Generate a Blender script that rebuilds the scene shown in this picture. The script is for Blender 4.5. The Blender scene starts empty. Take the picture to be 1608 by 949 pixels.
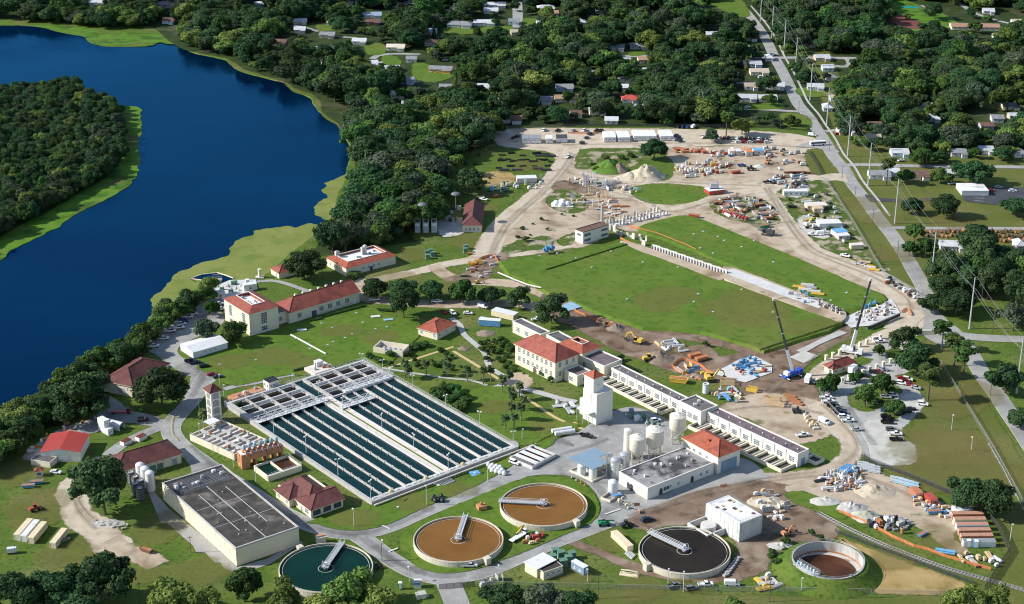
import bpy,math,random
from math import sin,cos,tan,pi,radians,sqrt,atan2,hypot
from mathutils import Vector,Matrix,noise
from mathutils.geometry import tessellate_polygon

# ---------------------------------------------------------------- camera, sky, sun, exposure
SC=bpy.context.scene
COL=SC.collection
FPX,PITCH,CAMH=2600.0,radians(22.4),320.0
cam_d=bpy.data.cameras.new('camera');cam=bpy.data.objects.new('camera',cam_d);COL.objects.link(cam)
cam_d.sensor_width=36.0;cam_d.lens=FPX/1608*36.0;cam_d.clip_start=1.0;cam_d.clip_end=20000.0
cam.location=(0,0,CAMH);cam.rotation_euler=(radians(90)-PITCH,0,0)
SC.camera=cam
SUN_EL,SUN_AZ=radians(33),radians(-93) # azimuth measured from +Y towards +X
world=bpy.data.worlds.new('World');SC.world=world;world.use_nodes=True
wn=world.node_tree.nodes;wl=world.node_tree.links
sky=wn.new('ShaderNodeTexSky');sky.sky_type='NISHITA';sky.sun_disc=False
sky.sun_elevation=SUN_EL;sky.sun_rotation=SUN_AZ;sky.air_density=1.0;sky.dust_density=0.4;sky.ozone_density=1.0
wl.new(sky.outputs[0],wn['Background'].inputs[0]);wn['Background'].inputs[1].default_value=0.13
sun_d=bpy.data.lights.new('sun','SUN');sun_d.energy=5.0;sun_d.angle=radians(0.5);sun_d.color=(1.0,0.965,0.9)
sun=bpy.data.objects.new('sun',sun_d);COL.objects.link(sun)
sd=Vector((sin(SUN_AZ)*cos(SUN_EL),cos(SUN_AZ)*cos(SUN_EL),sin(SUN_EL)))
sun.rotation_euler=sd.to_track_quat('Z','Y').to_euler();sun.location=sd*600
SC.view_settings.view_transform='Standard';SC.view_settings.look='None'
SC.view_settings.exposure=0.38;SC.view_settings.gamma=1.0;SC.view_settings.use_curve_mapping=False
SC.cycles.max_bounces=5;SC.cycles.diffuse_bounces=3;SC.cycles.glossy_bounces=2;SC.cycles.transparent_max_bounces=8
SC.cycles.use_denoising=True;SC.cycles.filter_width=1.1

RNG=random.Random(7)
_st,_ct=sin(PITCH),cos(PITCH)
def gp(px,py,z=0.0):
 """survey point: map-sheet coordinates (px, py) of a point at height z -> world position"""
 x=(px-804.0)/FPX;y=(py-474.5)/FPX
 dy=_ct-y*_st;dz=-_st-y*_ct
 t=(z-CAMH)/dz
 return Vector((x*t,dy*t,z))
def s_at(py):return(FPX*_st+_ct*(py-474.5))/CAMH # sheet units per metre
def to_sheet(p):
 xx=p[0];yy=p[1];zz=p[2]-CAMH
 d=yy*_ct-zz*_st;u=yy*_st+zz*_ct
 return(804+FPX*xx/d,474.5-FPX*u/d)

# ---------------------------------------------------------------- materials
MATS={}
def srgb(h):
 if isinstance(h,str):
  v=[int(h[i:i+2],16)/255 for i in(0,2,4)]
  return tuple(((c/12.92)if c<=.04045 else((c+.055)/1.055)**2.4)for c in v)+(1,)
 return tuple(h)+(1,)
def mat(name,c1,c2=None,scale=1.0,rough=.85,c3=None,s3=.2,t3=(.55,.7),metal=0.0,spec=.3,bump=0.0,world=False,
  obj_rand=0.0,c4=None,s4=6.,t4=(.5,.62),stretch=None,detail=5.0,hue_rand=0.0):
 m=bpy.data.materials.new(name);m.use_nodes=True;nt=m.node_tree;n=nt.nodes;L=nt.links
 b=n['Principled BSDF'];b.inputs['Roughness'].default_value=rough;b.inputs['Metallic'].default_value=metal
 b.inputs['Specular IOR Level'].default_value=spec
 if world:
  co=n.new('ShaderNodeNewGeometry').outputs['Position']
 else:
  co=n.new('ShaderNodeTexCoord').outputs['Object']
  oi=n.new('ShaderNodeObjectInfo')
  ad=n.new('ShaderNodeVectorMath');ad.operation='MULTIPLY_ADD'
  cm=n.new('ShaderNodeCombineXYZ');L.new(oi.outputs['Random'],cm.inputs[0]);L.new(oi.outputs['Random'],cm.inputs[1])
  L.new(cm.outputs[0],ad.inputs[0]);ad.inputs[1].default_value=(97,61,0);L.new(co,ad.inputs[2]);co=ad.outputs[0]
 if stretch:
  mp=n.new('ShaderNodeMapping');mp.inputs['Scale'].default_value=stretch[:3]
  if len(stretch)>3:mp.inputs['Rotation'].default_value=(0,0,stretch[3])
  L.new(co,mp.inputs[0]);co=mp.outputs[0]
 def nz(s,det=detail):
  t=n.new('ShaderNodeTexNoise');t.inputs['Scale'].default_value=s;t.inputs['Detail'].default_value=det
  L.new(co,t.inputs['Vector']);return t.outputs['Fac']
 def ramp(f,a,bb):
  r=n.new('ShaderNodeMapRange');r.inputs[1].default_value=a;r.inputs[2].default_value=bb;L.new(f,r.inputs[0]);return r.outputs[0]
 def mix(f,a,bb):
  x=n.new('ShaderNodeMix');x.data_type='RGBA'
  if hasattr(f,'node'):L.new(f,x.inputs[0])
  else:x.inputs[0].default_value=f
  for i,v in((6,a),(7,bb)):
   if hasattr(v,'node'):L.new(v,x.inputs[i])
   else:x.inputs[i].default_value=v
  return x.outputs[2]
 col=srgb(c1)
 if c2 is not None:col=mix(ramp(nz(scale),.33,.67),srgb(c1),srgb(c2))
 if c3 is not None:col=mix(ramp(nz(s3,6.),*t3),col,srgb(c3))
 if c4 is not None:col=mix(ramp(nz(s4,6.),*t4),col,srgb(c4))
 if obj_rand or hue_rand:
  oi=n.new('ShaderNodeObjectInfo');hs=n.new('ShaderNodeHueSaturation')
  mr=n.new('ShaderNodeMapRange');mr.inputs[3].default_value=1-obj_rand;mr.inputs[4].default_value=1+obj_rand
  L.new(oi.outputs['Random'],mr.inputs[0]);L.new(mr.outputs[0],hs.inputs['Value'])
  if hue_rand:
   ml=n.new('ShaderNodeMath');ml.operation='MULTIPLY';ml.inputs[1].default_value=7.13;L.new(oi.outputs['Random'],ml.inputs[0])
   fr=n.new('ShaderNodeMath');fr.operation='FRACT';L.new(ml.outputs[0],fr.inputs[0])
   mh=n.new('ShaderNodeMapRange');mh.inputs[3].default_value=.5-hue_rand;mh.inputs[4].default_value=.5+hue_rand
   L.new(fr.outputs[0],mh.inputs[0]);L.new(mh.outputs[0],hs.inputs['Hue'])
  if hasattr(col,'node'):L.new(col,hs.inputs['Color'])
  else:hs.inputs['Color'].default_value=col
  col=hs.outputs[0]
 if hasattr(col,'node'):L.new(col,b.inputs['Base Color'])
 else:b.inputs['Base Color'].default_value=col
 if bump:
  bp=n.new('ShaderNodeBump');bp.inputs['Strength'].default_value=bump;bp.inputs['Distance'].default_value=.1
  L.new(nz(scale*6 if c2 is not None else 3.),bp.inputs['Height']);L.new(bp.outputs[0],b.inputs['Normal'])
 MATS[name]=m
 return m

# ground
mat('grass',(.07,.122,.018),(.112,.155,.028),.09,c3=(.17,.165,.06),s3=.03,t3=(.52,.7),c4=(.038,.074,.012),s4=.6,t4=(.5,.7),world=True,spec=.1,bump=.3)
mat('lawn',(.08,.145,.018),(.112,.172,.025),.07,c3=(.145,.157,.038),s3=.02,t3=(.52,.72),c4=(.05,.106,.012),s4=.3,t4=(.5,.74),world=True,spec=.1,bump=.2)
mat('olive_grass',(.095,.118,.026),(.125,.135,.036),.05,c3=(.165,.15,.055),s3=.03,t3=(.52,.7),c4=(.07,.1,.02),s4=.7,t4=(.5,.75),world=True,spec=.1)
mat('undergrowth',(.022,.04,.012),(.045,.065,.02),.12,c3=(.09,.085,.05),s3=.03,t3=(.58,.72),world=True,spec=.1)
mat('weedy',(.06,.1,.018),(.1,.135,.03),.3,c3=(.36,.3,.22),s3=.12,t3=(.5,.6),c4=(.035,.065,.012),s4=.5,t4=(.52,.7),world=True,spec=.1,bump=.6)
mat('worn',(.21,.18,.058),(.23,.2,.07),.1,world=True,spec=.1)
mat('track',(.30,.24,.18),(.37,.3,.23),.3,world=True,spec=.1)
mat('oil_stain',(.13,.125,.12),(.18,.175,.17),.3,world=True,spec=.2)
mat('marsh',(.07,.17,.015),(.11,.2,.025),.12,c3=(.045,.1,.014),s3=.07,t3=(.48,.62),c4=(.11,.1,.04),s4=.05,t4=(.58,.7),world=True,spec=.1,bump=.5)
mat('floating_weed',(.17,.2,.045),(.2,.225,.06),.05,c3=(.13,.18,.035),s3=.08,t3=(.5,.66),c4=(.09,.13,.03),s4=.4,t4=(.62,.75),world=True,spec=.15)
mat('dirt',(.395,.31,.225),(.485,.4,.3),.22,c3=(.25,.18,.118),s3=.07,t3=(.5,.68),c4=(.17,.17,.08),s4=.11,t4=(.6,.7),world=True,spec=.1,bump=.3)
mat('haul_dirt',(.46,.385,.29),(.54,.465,.365),.25,c3=(.33,.26,.18),s3=.09,t3=(.52,.7),world=True,spec=.1,bump=.3)
mat('mud',(.165,.11,.075),(.24,.175,.125),.15,c3=(.1,.066,.044),s3=.12,t3=(.5,.64),c4=(.33,.265,.2),s4=.05,t4=(.56,.72),world=True,spec=.15,bump=.6)
mat('gravel',(.42,.405,.36),(.53,.515,.47),.2,c3=(.3,.3,.22),s3=.06,t3=(.55,.68),world=True,spec=.1,bump=.4)
mat('asphalt',(.27,.265,.25),(.35,.345,.33),.15,c3=(.2,.195,.185),s3=.06,t3=(.5,.66),c4=(.4,.395,.375),s4=.35,t4=(.56,.76),world=True,spec=.15)
mat('street',(.29,.28,.265),(.36,.35,.33),.15,c3=(.22,.215,.2),s3=.04,t3=(.55,.7),world=True,spec=.15)
mat('lot',(.33,.325,.305),(.42,.415,.39),.2,c3=(.24,.235,.215),s3=.08,t3=(.52,.68),world=True,spec=.1,bump=.3)
mat('fresh_asphalt',(.05,.055,.065),(.07,.073,.08),.2,world=True,spec=.2)
mat('straw',(.33,.23,.09),(.40,.29,.13),.15,c3=(.22,.16,.06),s3=.1,t3=(.5,.65),c4=(.14,.15,.05),s4=.08,t4=(.62,.75),world=True,spec=.1,bump=.6)
mat('red_field',(.15,.05,.045),(.19,.075,.06),.05,world=True,spec=.1)
mat('river_bed',(.05,.05,.03),world=True)
mat('ballast',(.2,.18,.13),(.27,.24,.18),1.2,world=True,spec=.1)
def soften(nm,k=1.0,sc=.35):
 m=MATS[nm].copy();m.name=nm+'_soft';MATS[m.name]=m;n=m.node_tree.nodes;L=m.node_tree.links
 out=[x for x in n if x.type=='OUTPUT_MATERIAL'][0];b=n['Principled BSDF']
 at=n.new('ShaderNodeAttribute');at.attribute_name='edge'
 g=n.new('ShaderNodeNewGeometry');t=n.new('ShaderNodeTexNoise');t.inputs['Scale'].default_value=sc;t.inputs['Detail'].default_value=6;t.inputs['Roughness'].default_value=.65;L.new(g.outputs['Position'],t.inputs['Vector'])
 a=n.new('ShaderNodeMath');a.operation='MULTIPLY_ADD';L.new(t.outputs['Fac'],a.inputs[0]);a.inputs[1].default_value=1.6*k;L.new(at.outputs['Fac'],a.inputs[2])
 r=n.new('ShaderNodeMapRange');r.inputs[1].default_value=.8*k+.15;r.inputs[2].default_value=.8*k+.5;L.new(a.outputs[0],r.inputs[0])
 tr=n.new('ShaderNodeBsdfTransparent');mx=n.new('ShaderNodeMixShader');L.new(r.outputs[0],mx.inputs[0]);L.new(tr.outputs[0],mx.inputs[1]);L.new(b.outputs[0],mx.inputs[2]);L.new(mx.outputs[0],out.inputs[0])
for _n in('weedy','lot','grass','lawn','olive_grass','undergrowth','marsh','dirt','haul_dirt','mud','gravel','straw','red_field','floating_weed'):soften(_n)
for _n,_k in(('worn',.45),('oil_stain',.32),('track',.36)):soften(_n,1.0,.12 if _n=='worn' else.5);[setattr(x.inputs[4],'default_value',_k*.75)for x in MATS[_n+'_soft'].node_tree.nodes if x.type=='MAP_RANGE' and x.outputs[0].links and x.outputs[0].links[0].to_node.type=='MIX_SHADER']
# building
mat('cream',(.66,.59,.45),(.71,.64,.5),.3,c3=(.54,.47,.35),s3=.25,t3=(.62,.8),rough=.8)
mat('cream_yellow',(.7,.61,.44),(.74,.65,.48),.3,c3=(.56,.48,.35),s3=.3,t3=(.6,.8),rough=.8)
mat('white_wall',(.68,.65,.57),(.73,.70,.63),.4,c3=(.55,.51,.43),s3=.3,t3=(.62,.8),rough=.75)
mat('white_metal',(.64,.64,.63),(.7,.7,.69),.5,c3=(.5,.48,.44),s3=.4,t3=(.62,.8),rough=.5)
mat('red_tile',(.23,.06,.042),(.29,.085,.058),.6,c3=(.17,.045,.034),s3=.2,t3=(.5,.68),rough=.7,bump=.4,obj_rand=.08)
mat('red_tile_bright',(.29,.072,.042),(.35,.1,.056),.6,c3=(.21,.05,.034),s3=.25,t3=(.52,.7),rough=.7,bump=.4)
mat('maroon_tile',(.115,.04,.036),(.155,.056,.048),.6,c3=(.085,.032,.03),s3=.2,t3=(.5,.7),rough=.75,bump=.4)
mat('red_metal',(.42,.065,.055),(.47,.08,.065),.4,c3=(.36,.075,.06),s3=.2,t3=(.5,.7),rough=.45)
mat('brown_roof',(.13,.075,.06),(.17,.1,.08),.5,rough=.8)
mat('membrane_dark',(.11,.105,.105),(.165,.16,.155),.25,c3=(.05,.048,.05),s3=.12,t3=(.52,.7),c4=(.34,.33,.31),s4=.18,t4=(.64,.74),rough=.8)
mat('membrane_blotchy',(.25,.24,.235),(.34,.33,.325),.3,c3=(.06,.057,.057),s3=.11,t3=(.44,.57),c4=(.035,.033,.033),s4=.2,t4=(.56,.68),rough=.85)
mat('ochre',(.5,.37,.17),(.56,.43,.22),.6,rough=.8)
mat('weathered',(.13,.135,.135),(.17,.175,.175),.8,rough=.7)
mat('membrane_streak',(.042,.037,.033),(.075,.066,.059),.3,c3=(.17,.15,.13),s3=.1,t3=(.55,.68),c4=(.035,.032,.03),s4=.16,t4=(.54,.7),rough=.8)
mat('membrane_purple',(.13,.095,.105),(.18,.14,.15),.3,c3=(.08,.06,.068),s3=.2,t3=(.55,.7),rough=.8)
mat('membrane_white',(.66,.65,.64),(.75,.74,.73),.3,c3=(.45,.43,.42),s3=.15,t3=(.58,.72),rough=.8)
mat('concrete',(.4,.385,.355),(.48,.46,.43),.4,c3=(.3,.28,.25),s3=.2,t3=(.55,.72),rough=.85)
mat('concrete_light',(.52,.51,.49),(.61,.6,.58),.4,c3=(.4,.385,.36),s3=.2,t3=(.55,.72),rough=.8)
mat('concrete_pink',(.62,.53,.47),(.7,.62,.56),.5,c3=(.5,.42,.36),s3=.4,t3=(.55,.72),rough=.8)
mat('concrete_stained',(.44,.42,.39),(.54,.52,.49),.5,c3=(.20,.15,.11),s3=.25,t3=(.54,.72),rough=.85,stretch=(1,1,.25))
mat('rust_stain',(.33,.13,.05),(.42,.19,.09),.4,rough=.8)
mat('tank_cream',(.54,.49,.385),(.61,.56,.45),.4,c3=(.4,.35,.26),s3=.3,t3=(.58,.75),rough=.7)
mat('silo_cream',(.66,.62,.53),(.71,.67,.58),.3,c3=(.5,.42,.3),s3=.3,t3=(.62,.78),rough=.55)
mat('orange_paint',(.47,.21,.1),(.53,.26,.13),.5,c3=(.31,.14,.075),s3=.35,t3=(.52,.68),rough=.7)
mat('orange_bright',(.58,.19,.07),(.64,.24,.1),.8,rough=.7)
mat('blue_paint',(.09,.25,.45),(.12,.3,.5),.8,rough=.5)
mat('pale_blue',(.27,.43,.54),(.33,.5,.6),.8,rough=.5)
mat('tarp_blue',(.12,.32,.55),(.17,.39,.61),.6,rough=.6)
mat('blue_roof',(.19,.28,.36),(.22,.31,.39),.4,rough=.5)
mat('silver',(.56,.57,.57),(.64,.65,.65),.6,rough=.35,metal=.5)
mat('galvanised',(.44,.46,.47),(.52,.53,.54),.8,rough=.5,metal=.3)
mat('grey_metal',(.30,.31,.32),(.38,.39,.40),.8,rough=.5,metal=.3)
mat('dark_metal',(.045,.047,.05),(.07,.072,.075),.8,rough=.5)
mat('black_plastic',(.014,.014,.016),(.03,.03,.034),.6,rough=.5)
mat('cabinet_green',(.10,.20,.14),(.13,.24,.17),.8,rough=.5)
mat('yellow_paint',(.62,.40,.06),(.68,.46,.09),.8,c3=(.5,.3,.06),s3=.6,t3=(.6,.75),rough=.5)
mat('crane_blue',(.02,.08,.42),(.03,.1,.48),.8,rough=.4)
mat('red_paint',(.36,.06,.045),(.42,.08,.06),.8,rough=.5)
mat('green_paint',(.03,.24,.12),(.04,.28,.14),.8,rough=.5)
mat('timber',(.52,.38,.22),(.6,.45,.28),.8,rough=.8)
mat('white_paint',(.8,.8,.79),rough=.6)
mat('road_white',(.68,.67,.64),rough=.7)
mat('road_yellow',(.52,.42,.17),rough=.7)
mat('glass',(.05,.065,.08),(.11,.13,.145),1.5,rough=.15,spec=.5)
mat('car_glass',(.012,.014,.018),rough=.1,spec=.5)
mat('tyre',(.018,.018,.018),rough=.8)
mat('rebar_grey',(.33,.34,.36),(.42,.43,.45),.8,rough=.6)
mat('container_tan',(.66,.55,.36),(.71,.6,.42),.6,rough=.6)
mat('container_rust',(.42,.16,.085),(.48,.2,.11),.6,c3=(.3,.11,.06),s3=.5,t3=(.55,.7),rough=.7)
mat('rust_roof',(.40,.21,.14),(.47,.27,.19),.4,c3=(.28,.13,.08),s3=.4,t3=(.52,.7),rough=.8)
mat('spoil',(.20,.15,.11),(.27,.215,.165),.5,rough=.95,bump=.6)
mat('sand_pile',(.46,.39,.29),(.53,.46,.355),.5,c3=(.3,.24,.16),s3=.3,t3=(.55,.7),c4=(.12,.14,.04),s4=.22,t4=(.6,.7),rough=.95,bump=.6)
mat('weed_pile',(.07,.15,.02),(.11,.19,.03),.5,c3=(.05,.1,.015),s3=.3,rough=.95,bump=.8)
mat('rubble',(.38,.365,.345),(.5,.48,.455),1.2,c3=(.25,.235,.22),s3=.8,rough=.9)
mat('bark',(.085,.068,.052),(.12,.1,.08),1.5,rough=.9)
mat('palm_bark',(.17,.145,.115),(.21,.18,.145),2.,rough=.9)
for nm,c in dict(white=(.80,.80,.79),silver=(.42,.43,.44),grey=(.15,.155,.16),black=(.012,.012,.014),red=(.36,.015,.018),blue=(.02,.07,.25),
    tan=(.36,.30,.2),green=(.03,.09,.06),navy=(.015,.028,.07),yellow=(.7,.42,.03),orange=(.68,.16,.03)).items():
 mat('car_'+nm,c,rough=.3,spec=.5)

def water_mat(name,col,rough=.08,spec=.5,bump=.05,bscale=.5,c2=None,s2=.02,tint=None):
 m=mat(name,col,c2,s2,rough=rough,spec=spec,world=True)
 n=m.node_tree.nodes;L=m.node_tree.links;b=n['Principled BSDF']
 if tint:b.inputs['Specular Tint'].default_value=tint+(1,)
 t=n.new('ShaderNodeTexNoise');t.inputs['Scale'].default_value=bscale;t.inputs['Detail'].default_value=4
 g=n.new('ShaderNodeNewGeometry');L.new(g.outputs['Position'],t.inputs['Vector'])
 bp=n.new('ShaderNodeBump');bp.inputs['Strength'].default_value=bump;bp.inputs['Distance'].default_value=.3
 L.new(t.outputs['Fac'],bp.inputs['Height']);L.new(bp.outputs[0],b.inputs['Normal'])
 return m
def river_mat():
 m=mat('river_water',(.0,.006,.024),(.0,.014,.046),.0045,world=True,stretch=(1,1.8,1,.5));n=m.node_tree.nodes;L=m.node_tree.links;out=[x for x in n if x.type=='OUTPUT_MATERIAL'][0];b=n['Principled BSDF'];src=b.inputs['Base Color'].links[0].from_socket
 df=n.new('ShaderNodeBsdfDiffuse');L.new(src,df.inputs[0]);gl=n.new('ShaderNodeBsdfGlossy');gl.inputs['Color'].default_value=(.1,.46,.8,1);rn=n.new('ShaderNodeTexNoise');rn.inputs['Scale'].default_value=.012;rn.inputs['Detail'].default_value=3;rr_=n.new('ShaderNodeMapRange');rr_.inputs[1].default_value=.35;rr_.inputs[2].default_value=.65;rr_.inputs[3].default_value=.06;rr_.inputs[4].default_value=.3;L.new(rn.outputs['Fac'],rr_.inputs[0]);L.new(rr_.outputs[0],gl.inputs['Roughness'])
 f=n.new('ShaderNodeFresnel');f.inputs[0].default_value=1.33;g=n.new('ShaderNodeNewGeometry');t=n.new('ShaderNodeTexNoise');t.inputs['Scale'].default_value=.22;t.inputs['Detail'].default_value=5;L.new(g.outputs['Position'],t.inputs['Vector']);L.new(g.outputs['Position'],rn.inputs['Vector'])
 bp=n.new('ShaderNodeBump');bp.inputs['Strength'].default_value=.3;bp.inputs['Distance'].default_value=.3;L.new(t.outputs['Fac'],bp.inputs['Height']);L.new(bp.outputs[0],gl.inputs['Normal'])
 mx=n.new('ShaderNodeMixShader');L.new(f.outputs[0],mx.inputs[0]);L.new(df.outputs[0],mx.inputs[1]);L.new(gl.outputs[0],mx.inputs[2]);L.new(mx.outputs[0],out.inputs[0])
river_mat()
water_mat('basin_water',(.003,.024,.029),.06,.12,.04,.5,(.006,.032,.034),.05)
water_mat('brown_water',(.17,.078,.017),.3,.1,.05,.5,(.215,.1,.024),.1)
water_mat('black_water',(.018,.014,.010),.06,.1,.03,.5,(.028,.022,.015),.08)
water_mat('green_water',(.002,.022,.016),.08,.1,.03,.5,(.004,.03,.022),.1)
water_mat('rust_water',(.045,.017,.008),.08,.2,.03,.5,(.09,.03,.012),.1)
water_mat('filter_water',(.035,.038,.03),.08,.2,.03,.5)

# ---------------------------------------------------------------- mesh helpers
class MB:
 """collects primitives, then links them as ONE mesh object"""
 def __init__(s):s.v=[];s.f=[];s.m=[];s.cur=0
 def quad(s,pts):
  i=len(s.v);s.v+=[tuple(p)for p in pts];s.f.append(tuple(range(i,i+len(pts))));s.m.append(s.cur);return s
 def prism(s,poly,z0,z1,cap=True,bottom=False):
  n=len(poly);i=len(s.v)
  a=sum(poly[k][0]*poly[(k+1)%n][1]-poly[(k+1)%n][0]*poly[k][1]for k in range(n))
  if a<0:poly=poly[::-1]
  s.v+=[(p[0],p[1],z0)for p in poly]+[(p[0],p[1],z1)for p in poly]
  for k in range(n):
   k2=(k+1)%n;s.f.append((i+k,i+k2,i+n+k2,i+n+k));s.m.append(s.cur)
  if cap:s.f.append(tuple(i+n+k for k in range(n)));s.m.append(s.cur)
  if bottom:s.f.append(tuple(i+n-1-k for k in range(n)));s.m.append(s.cur)
  return s
 def box(s,c,d,rz=0.0,bottom=True):
  """c: centre of the base; d: size"""
  ca,sa=cos(rz),sin(rz);hx,hy=d[0]/2,d[1]/2
  pl=[(c[0]+ca*x-sa*y,c[1]+sa*x+ca*y)for x,y in((-hx,-hy),(hx,-hy),(hx,hy),(-hx,hy))]
  return s.prism(pl,c[2],c[2]+d[2],True,bottom)
 def obox(s,o,u,v,lu,lv,z0,z1):
  """box from corner o along unit vectors u, v"""
  p=[(o[0]+u[0]*a+v[0]*b,o[1]+u[1]*a+v[1]*b)for a,b in((0,0),(lu,0),(lu,lv),(0,lv))]
  return s.prism(p,z0,z1,True,True)
 def lathe(s,c,prof,n=24,cap=True):
  i=len(s.v)
  for r,z in prof:
   s.v+=[(c[0]+r*cos(2*pi*k/n),c[1]+r*sin(2*pi*k/n),c[2]+z)for k in range(n)]
  for j in range(len(prof)-1):
   for k in range(n):
    k2=(k+1)%n;a=i+j*n
    s.f.append((a+k,a+k2,a+n+k2,a+n+k));s.m.append(s.cur)
  if cap:
   s.f.append(tuple(i+(len(prof)-1)*n+k for k in range(n)));s.m.append(s.cur)
  return s
 def tube(s,pts,r,n=6,r2=None):
  pts=[Vector(p)for p in pts];i=len(s.v);m=len(pts)
  for j,p in enumerate(pts):
   d=(pts[min(j+1,m-1)]-pts[max(j-1,0)]).normalized()
   a=d.cross(Vector((0,0,1))if abs(d.z)<.95 else Vector((1,0,0))).normalized();b=d.cross(a)
   rr=r if r2 is None else r+(r2-r)*j/max(1,m-1)
   s.v+=[tuple(p+(a*cos(2*pi*k/n)+b*sin(2*pi*k/n))*rr)for k in range(n)]
  for j in range(m-1):
   for k in range(n):
    k2=(k+1)%n;q=i+j*n;s.f.append((q+k,q+n+k,q+n+k2,q+k2));s.m.append(s.cur)
  s.f.append(tuple(i+k for k in range(n)));s.m.append(s.cur)
  s.f.append(tuple(i+(m-1)*n+n-1-k for k in range(n)));s.m.append(s.cur)
  return s
 def beam(s,a,b,w,h):
  """rectangular bar between two points"""
  a=Vector(a);b=Vector(b);d=(b-a).normalized()
  side=d.cross(Vector((0,0,1))if abs(d.z)<.95 else Vector((1,0,0))).normalized();up=side.cross(d)
  i=len(s.v)
  for p in(a,b):
   for x,y in((-1,-1),(1,-1),(1,1),(-1,1)):s.v.append(tuple(p+side*(x*w/2)+up*(y*h/2)))
  for f in((0,1,5,4),(1,2,6,5),(2,3,7,6),(3,0,4,7),(3,2,1,0),(4,5,6,7)):
   s.f.append(tuple(i+k for k in f));s.m.append(s.cur)
  return s
 def mesh(s,name,mats,smooth=False):
  me=bpy.data.meshes.new(name);me.from_pydata(s.v,[],s.f)
  if not isinstance(mats,(list,tuple)):mats=[mats]
  for m in mats:me.materials.append(MATS[m]if isinstance(m,str)else m)
  if any(s.m):me.polygons.foreach_set('material_index',s.m)
  if smooth:me.polygons.foreach_set('use_smooth',[True]*len(s.f))
  me.update();return me
 def build(s,name,mats,parent=None,smooth=False):
  return link(name,s.mesh(name,mats,smooth),parent)
def link(name,me,parent=None):
 o=bpy.data.objects.new(name,me);COL.objects.link(o)
 if parent is not None:
  o.parent=parent;o.matrix_parent_inverse=Matrix.Translation(-parent.location)if parent.parent is None and parent.type=='EMPTY' and not parent.get('local')else Matrix()
 return o
def tag(o,label,cat,group=None,kind=None):
 if label:o['label']=label
 if cat:o['category']=cat
 if group:o['group']=group
 if kind:o['kind']=kind
 return o
def empty(name,loc,label=None,cat=None,group=None,rz=0.0,local=False):
 o=bpy.data.objects.new(name,None);COL.objects.link(o);o.location=loc;o.rotation_euler=(0,0,rz);o.empty_display_size=.5
 if local:o['local']=1
 return tag(o,label,cat,group)
def set_mat(o,mname,slot=0):
 o.material_slots[slot].link='OBJECT';o.material_slots[slot].material=MATS[mname]
ORD='first second third fourth fifth sixth seventh eighth ninth tenth eleventh twelfth thirteenth fourteenth fifteenth sixteenth seventeenth eighteenth nineteenth twentieth'.split()

# ---------------------------------------------------------------- outlines
def fr(x,y,sc,seed=0):return noise.noise(Vector((x*sc,y*sc,seed*13.7)))
def smooth_poly(pts,step,closed=True,curve=True):
 n=len(pts);out=[]
 rng=range(n)if closed else range(n-1)
 for i in rng:
  p0,p1,p2,p3=(pts[(i-1)%n],pts[i],pts[(i+1)%n],pts[(i+2)%n])if closed else(pts[max(i-1,0)],pts[i],pts[i+1],pts[min(i+2,n-1)])
  k=max(1,min(60,int((p2-p1).length/step)))
  for j in range(k):
   t=j/k
   if curve:out.append(.5*((2*p1)+(p2-p0)*t+(2*p0-5*p1+4*p2-p3)*t*t+(3*p1-p0-3*p2+p3)*t**3))
   else:out.append(p1+(p2-p1)*t)
 if not closed:out.append(pts[-1].copy())
 return out
_zl=[0.02]
def next_z():
 _zl[0]+=0.0025;return _zl[0]
def wpoly(px,z=0):return[Vector(gp(x,y,z)[:2])for x,y in px]
def jitter(poly,amp,sc=.12,seed=0):
 n=len(poly);out=[]
 for i,p in enumerate(poly):
  t=poly[(i+1)%n]-poly[i-1];nn=Vector((-t.y,t.x))
  if nn.length>0:nn.normalize()
  a=fr(p.x,p.y,sc,seed)+.5*fr(p.x,p.y,sc*3,seed+1)+.3*fr(p.x,p.y,sc*9,seed+2)
  out.append(p+nn*a*amp)
 return out
def soft_sheet(name,poly,m,z,w=2.2):
 n=len(poly);ar=sum(poly[k].x*poly[(k+1)%n].y-poly[(k+1)%n].x*poly[k].y for k in range(n));inn=[];outr=[]
 for i,p in enumerate(poly):
  t=poly[(i+1)%n]-poly[i-1];nn=Vector((-t.y,t.x))*(1 if ar>0 else-1)
  if nn.length>0:nn.normalize()
  inn.append(p+nn*w*.2);outr.append(p-nn*w*.8)
 tris=tessellate_polygon([[Vector((p.x,p.y,0))for p in inn]]);f=[]
 for a,b,c in tris:
  A,B,C=inn[a],inn[b],inn[c];f.append((a,b,c)if(B-A).cross(C-A)>0 else(a,c,b))
 for i in range(n):
  j=(i+1)%n;f.append((i,n+i,n+j,j)if ar>0 else(i,j,n+j,n+i))
 me=bpy.data.meshes.new(name);me.from_pydata([(p.x,p.y,z)for p in inn]+[(p.x,p.y,z)for p in outr],[],f);me.materials.append(MATS[m+'_soft'])
 at=me.attributes.new('edge','FLOAT','POINT');at.data.foreach_set('value',[1.0]*n+[0.0]*n);me.update()
 return tag(link(name,me),None,None,kind='structure')
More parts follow.
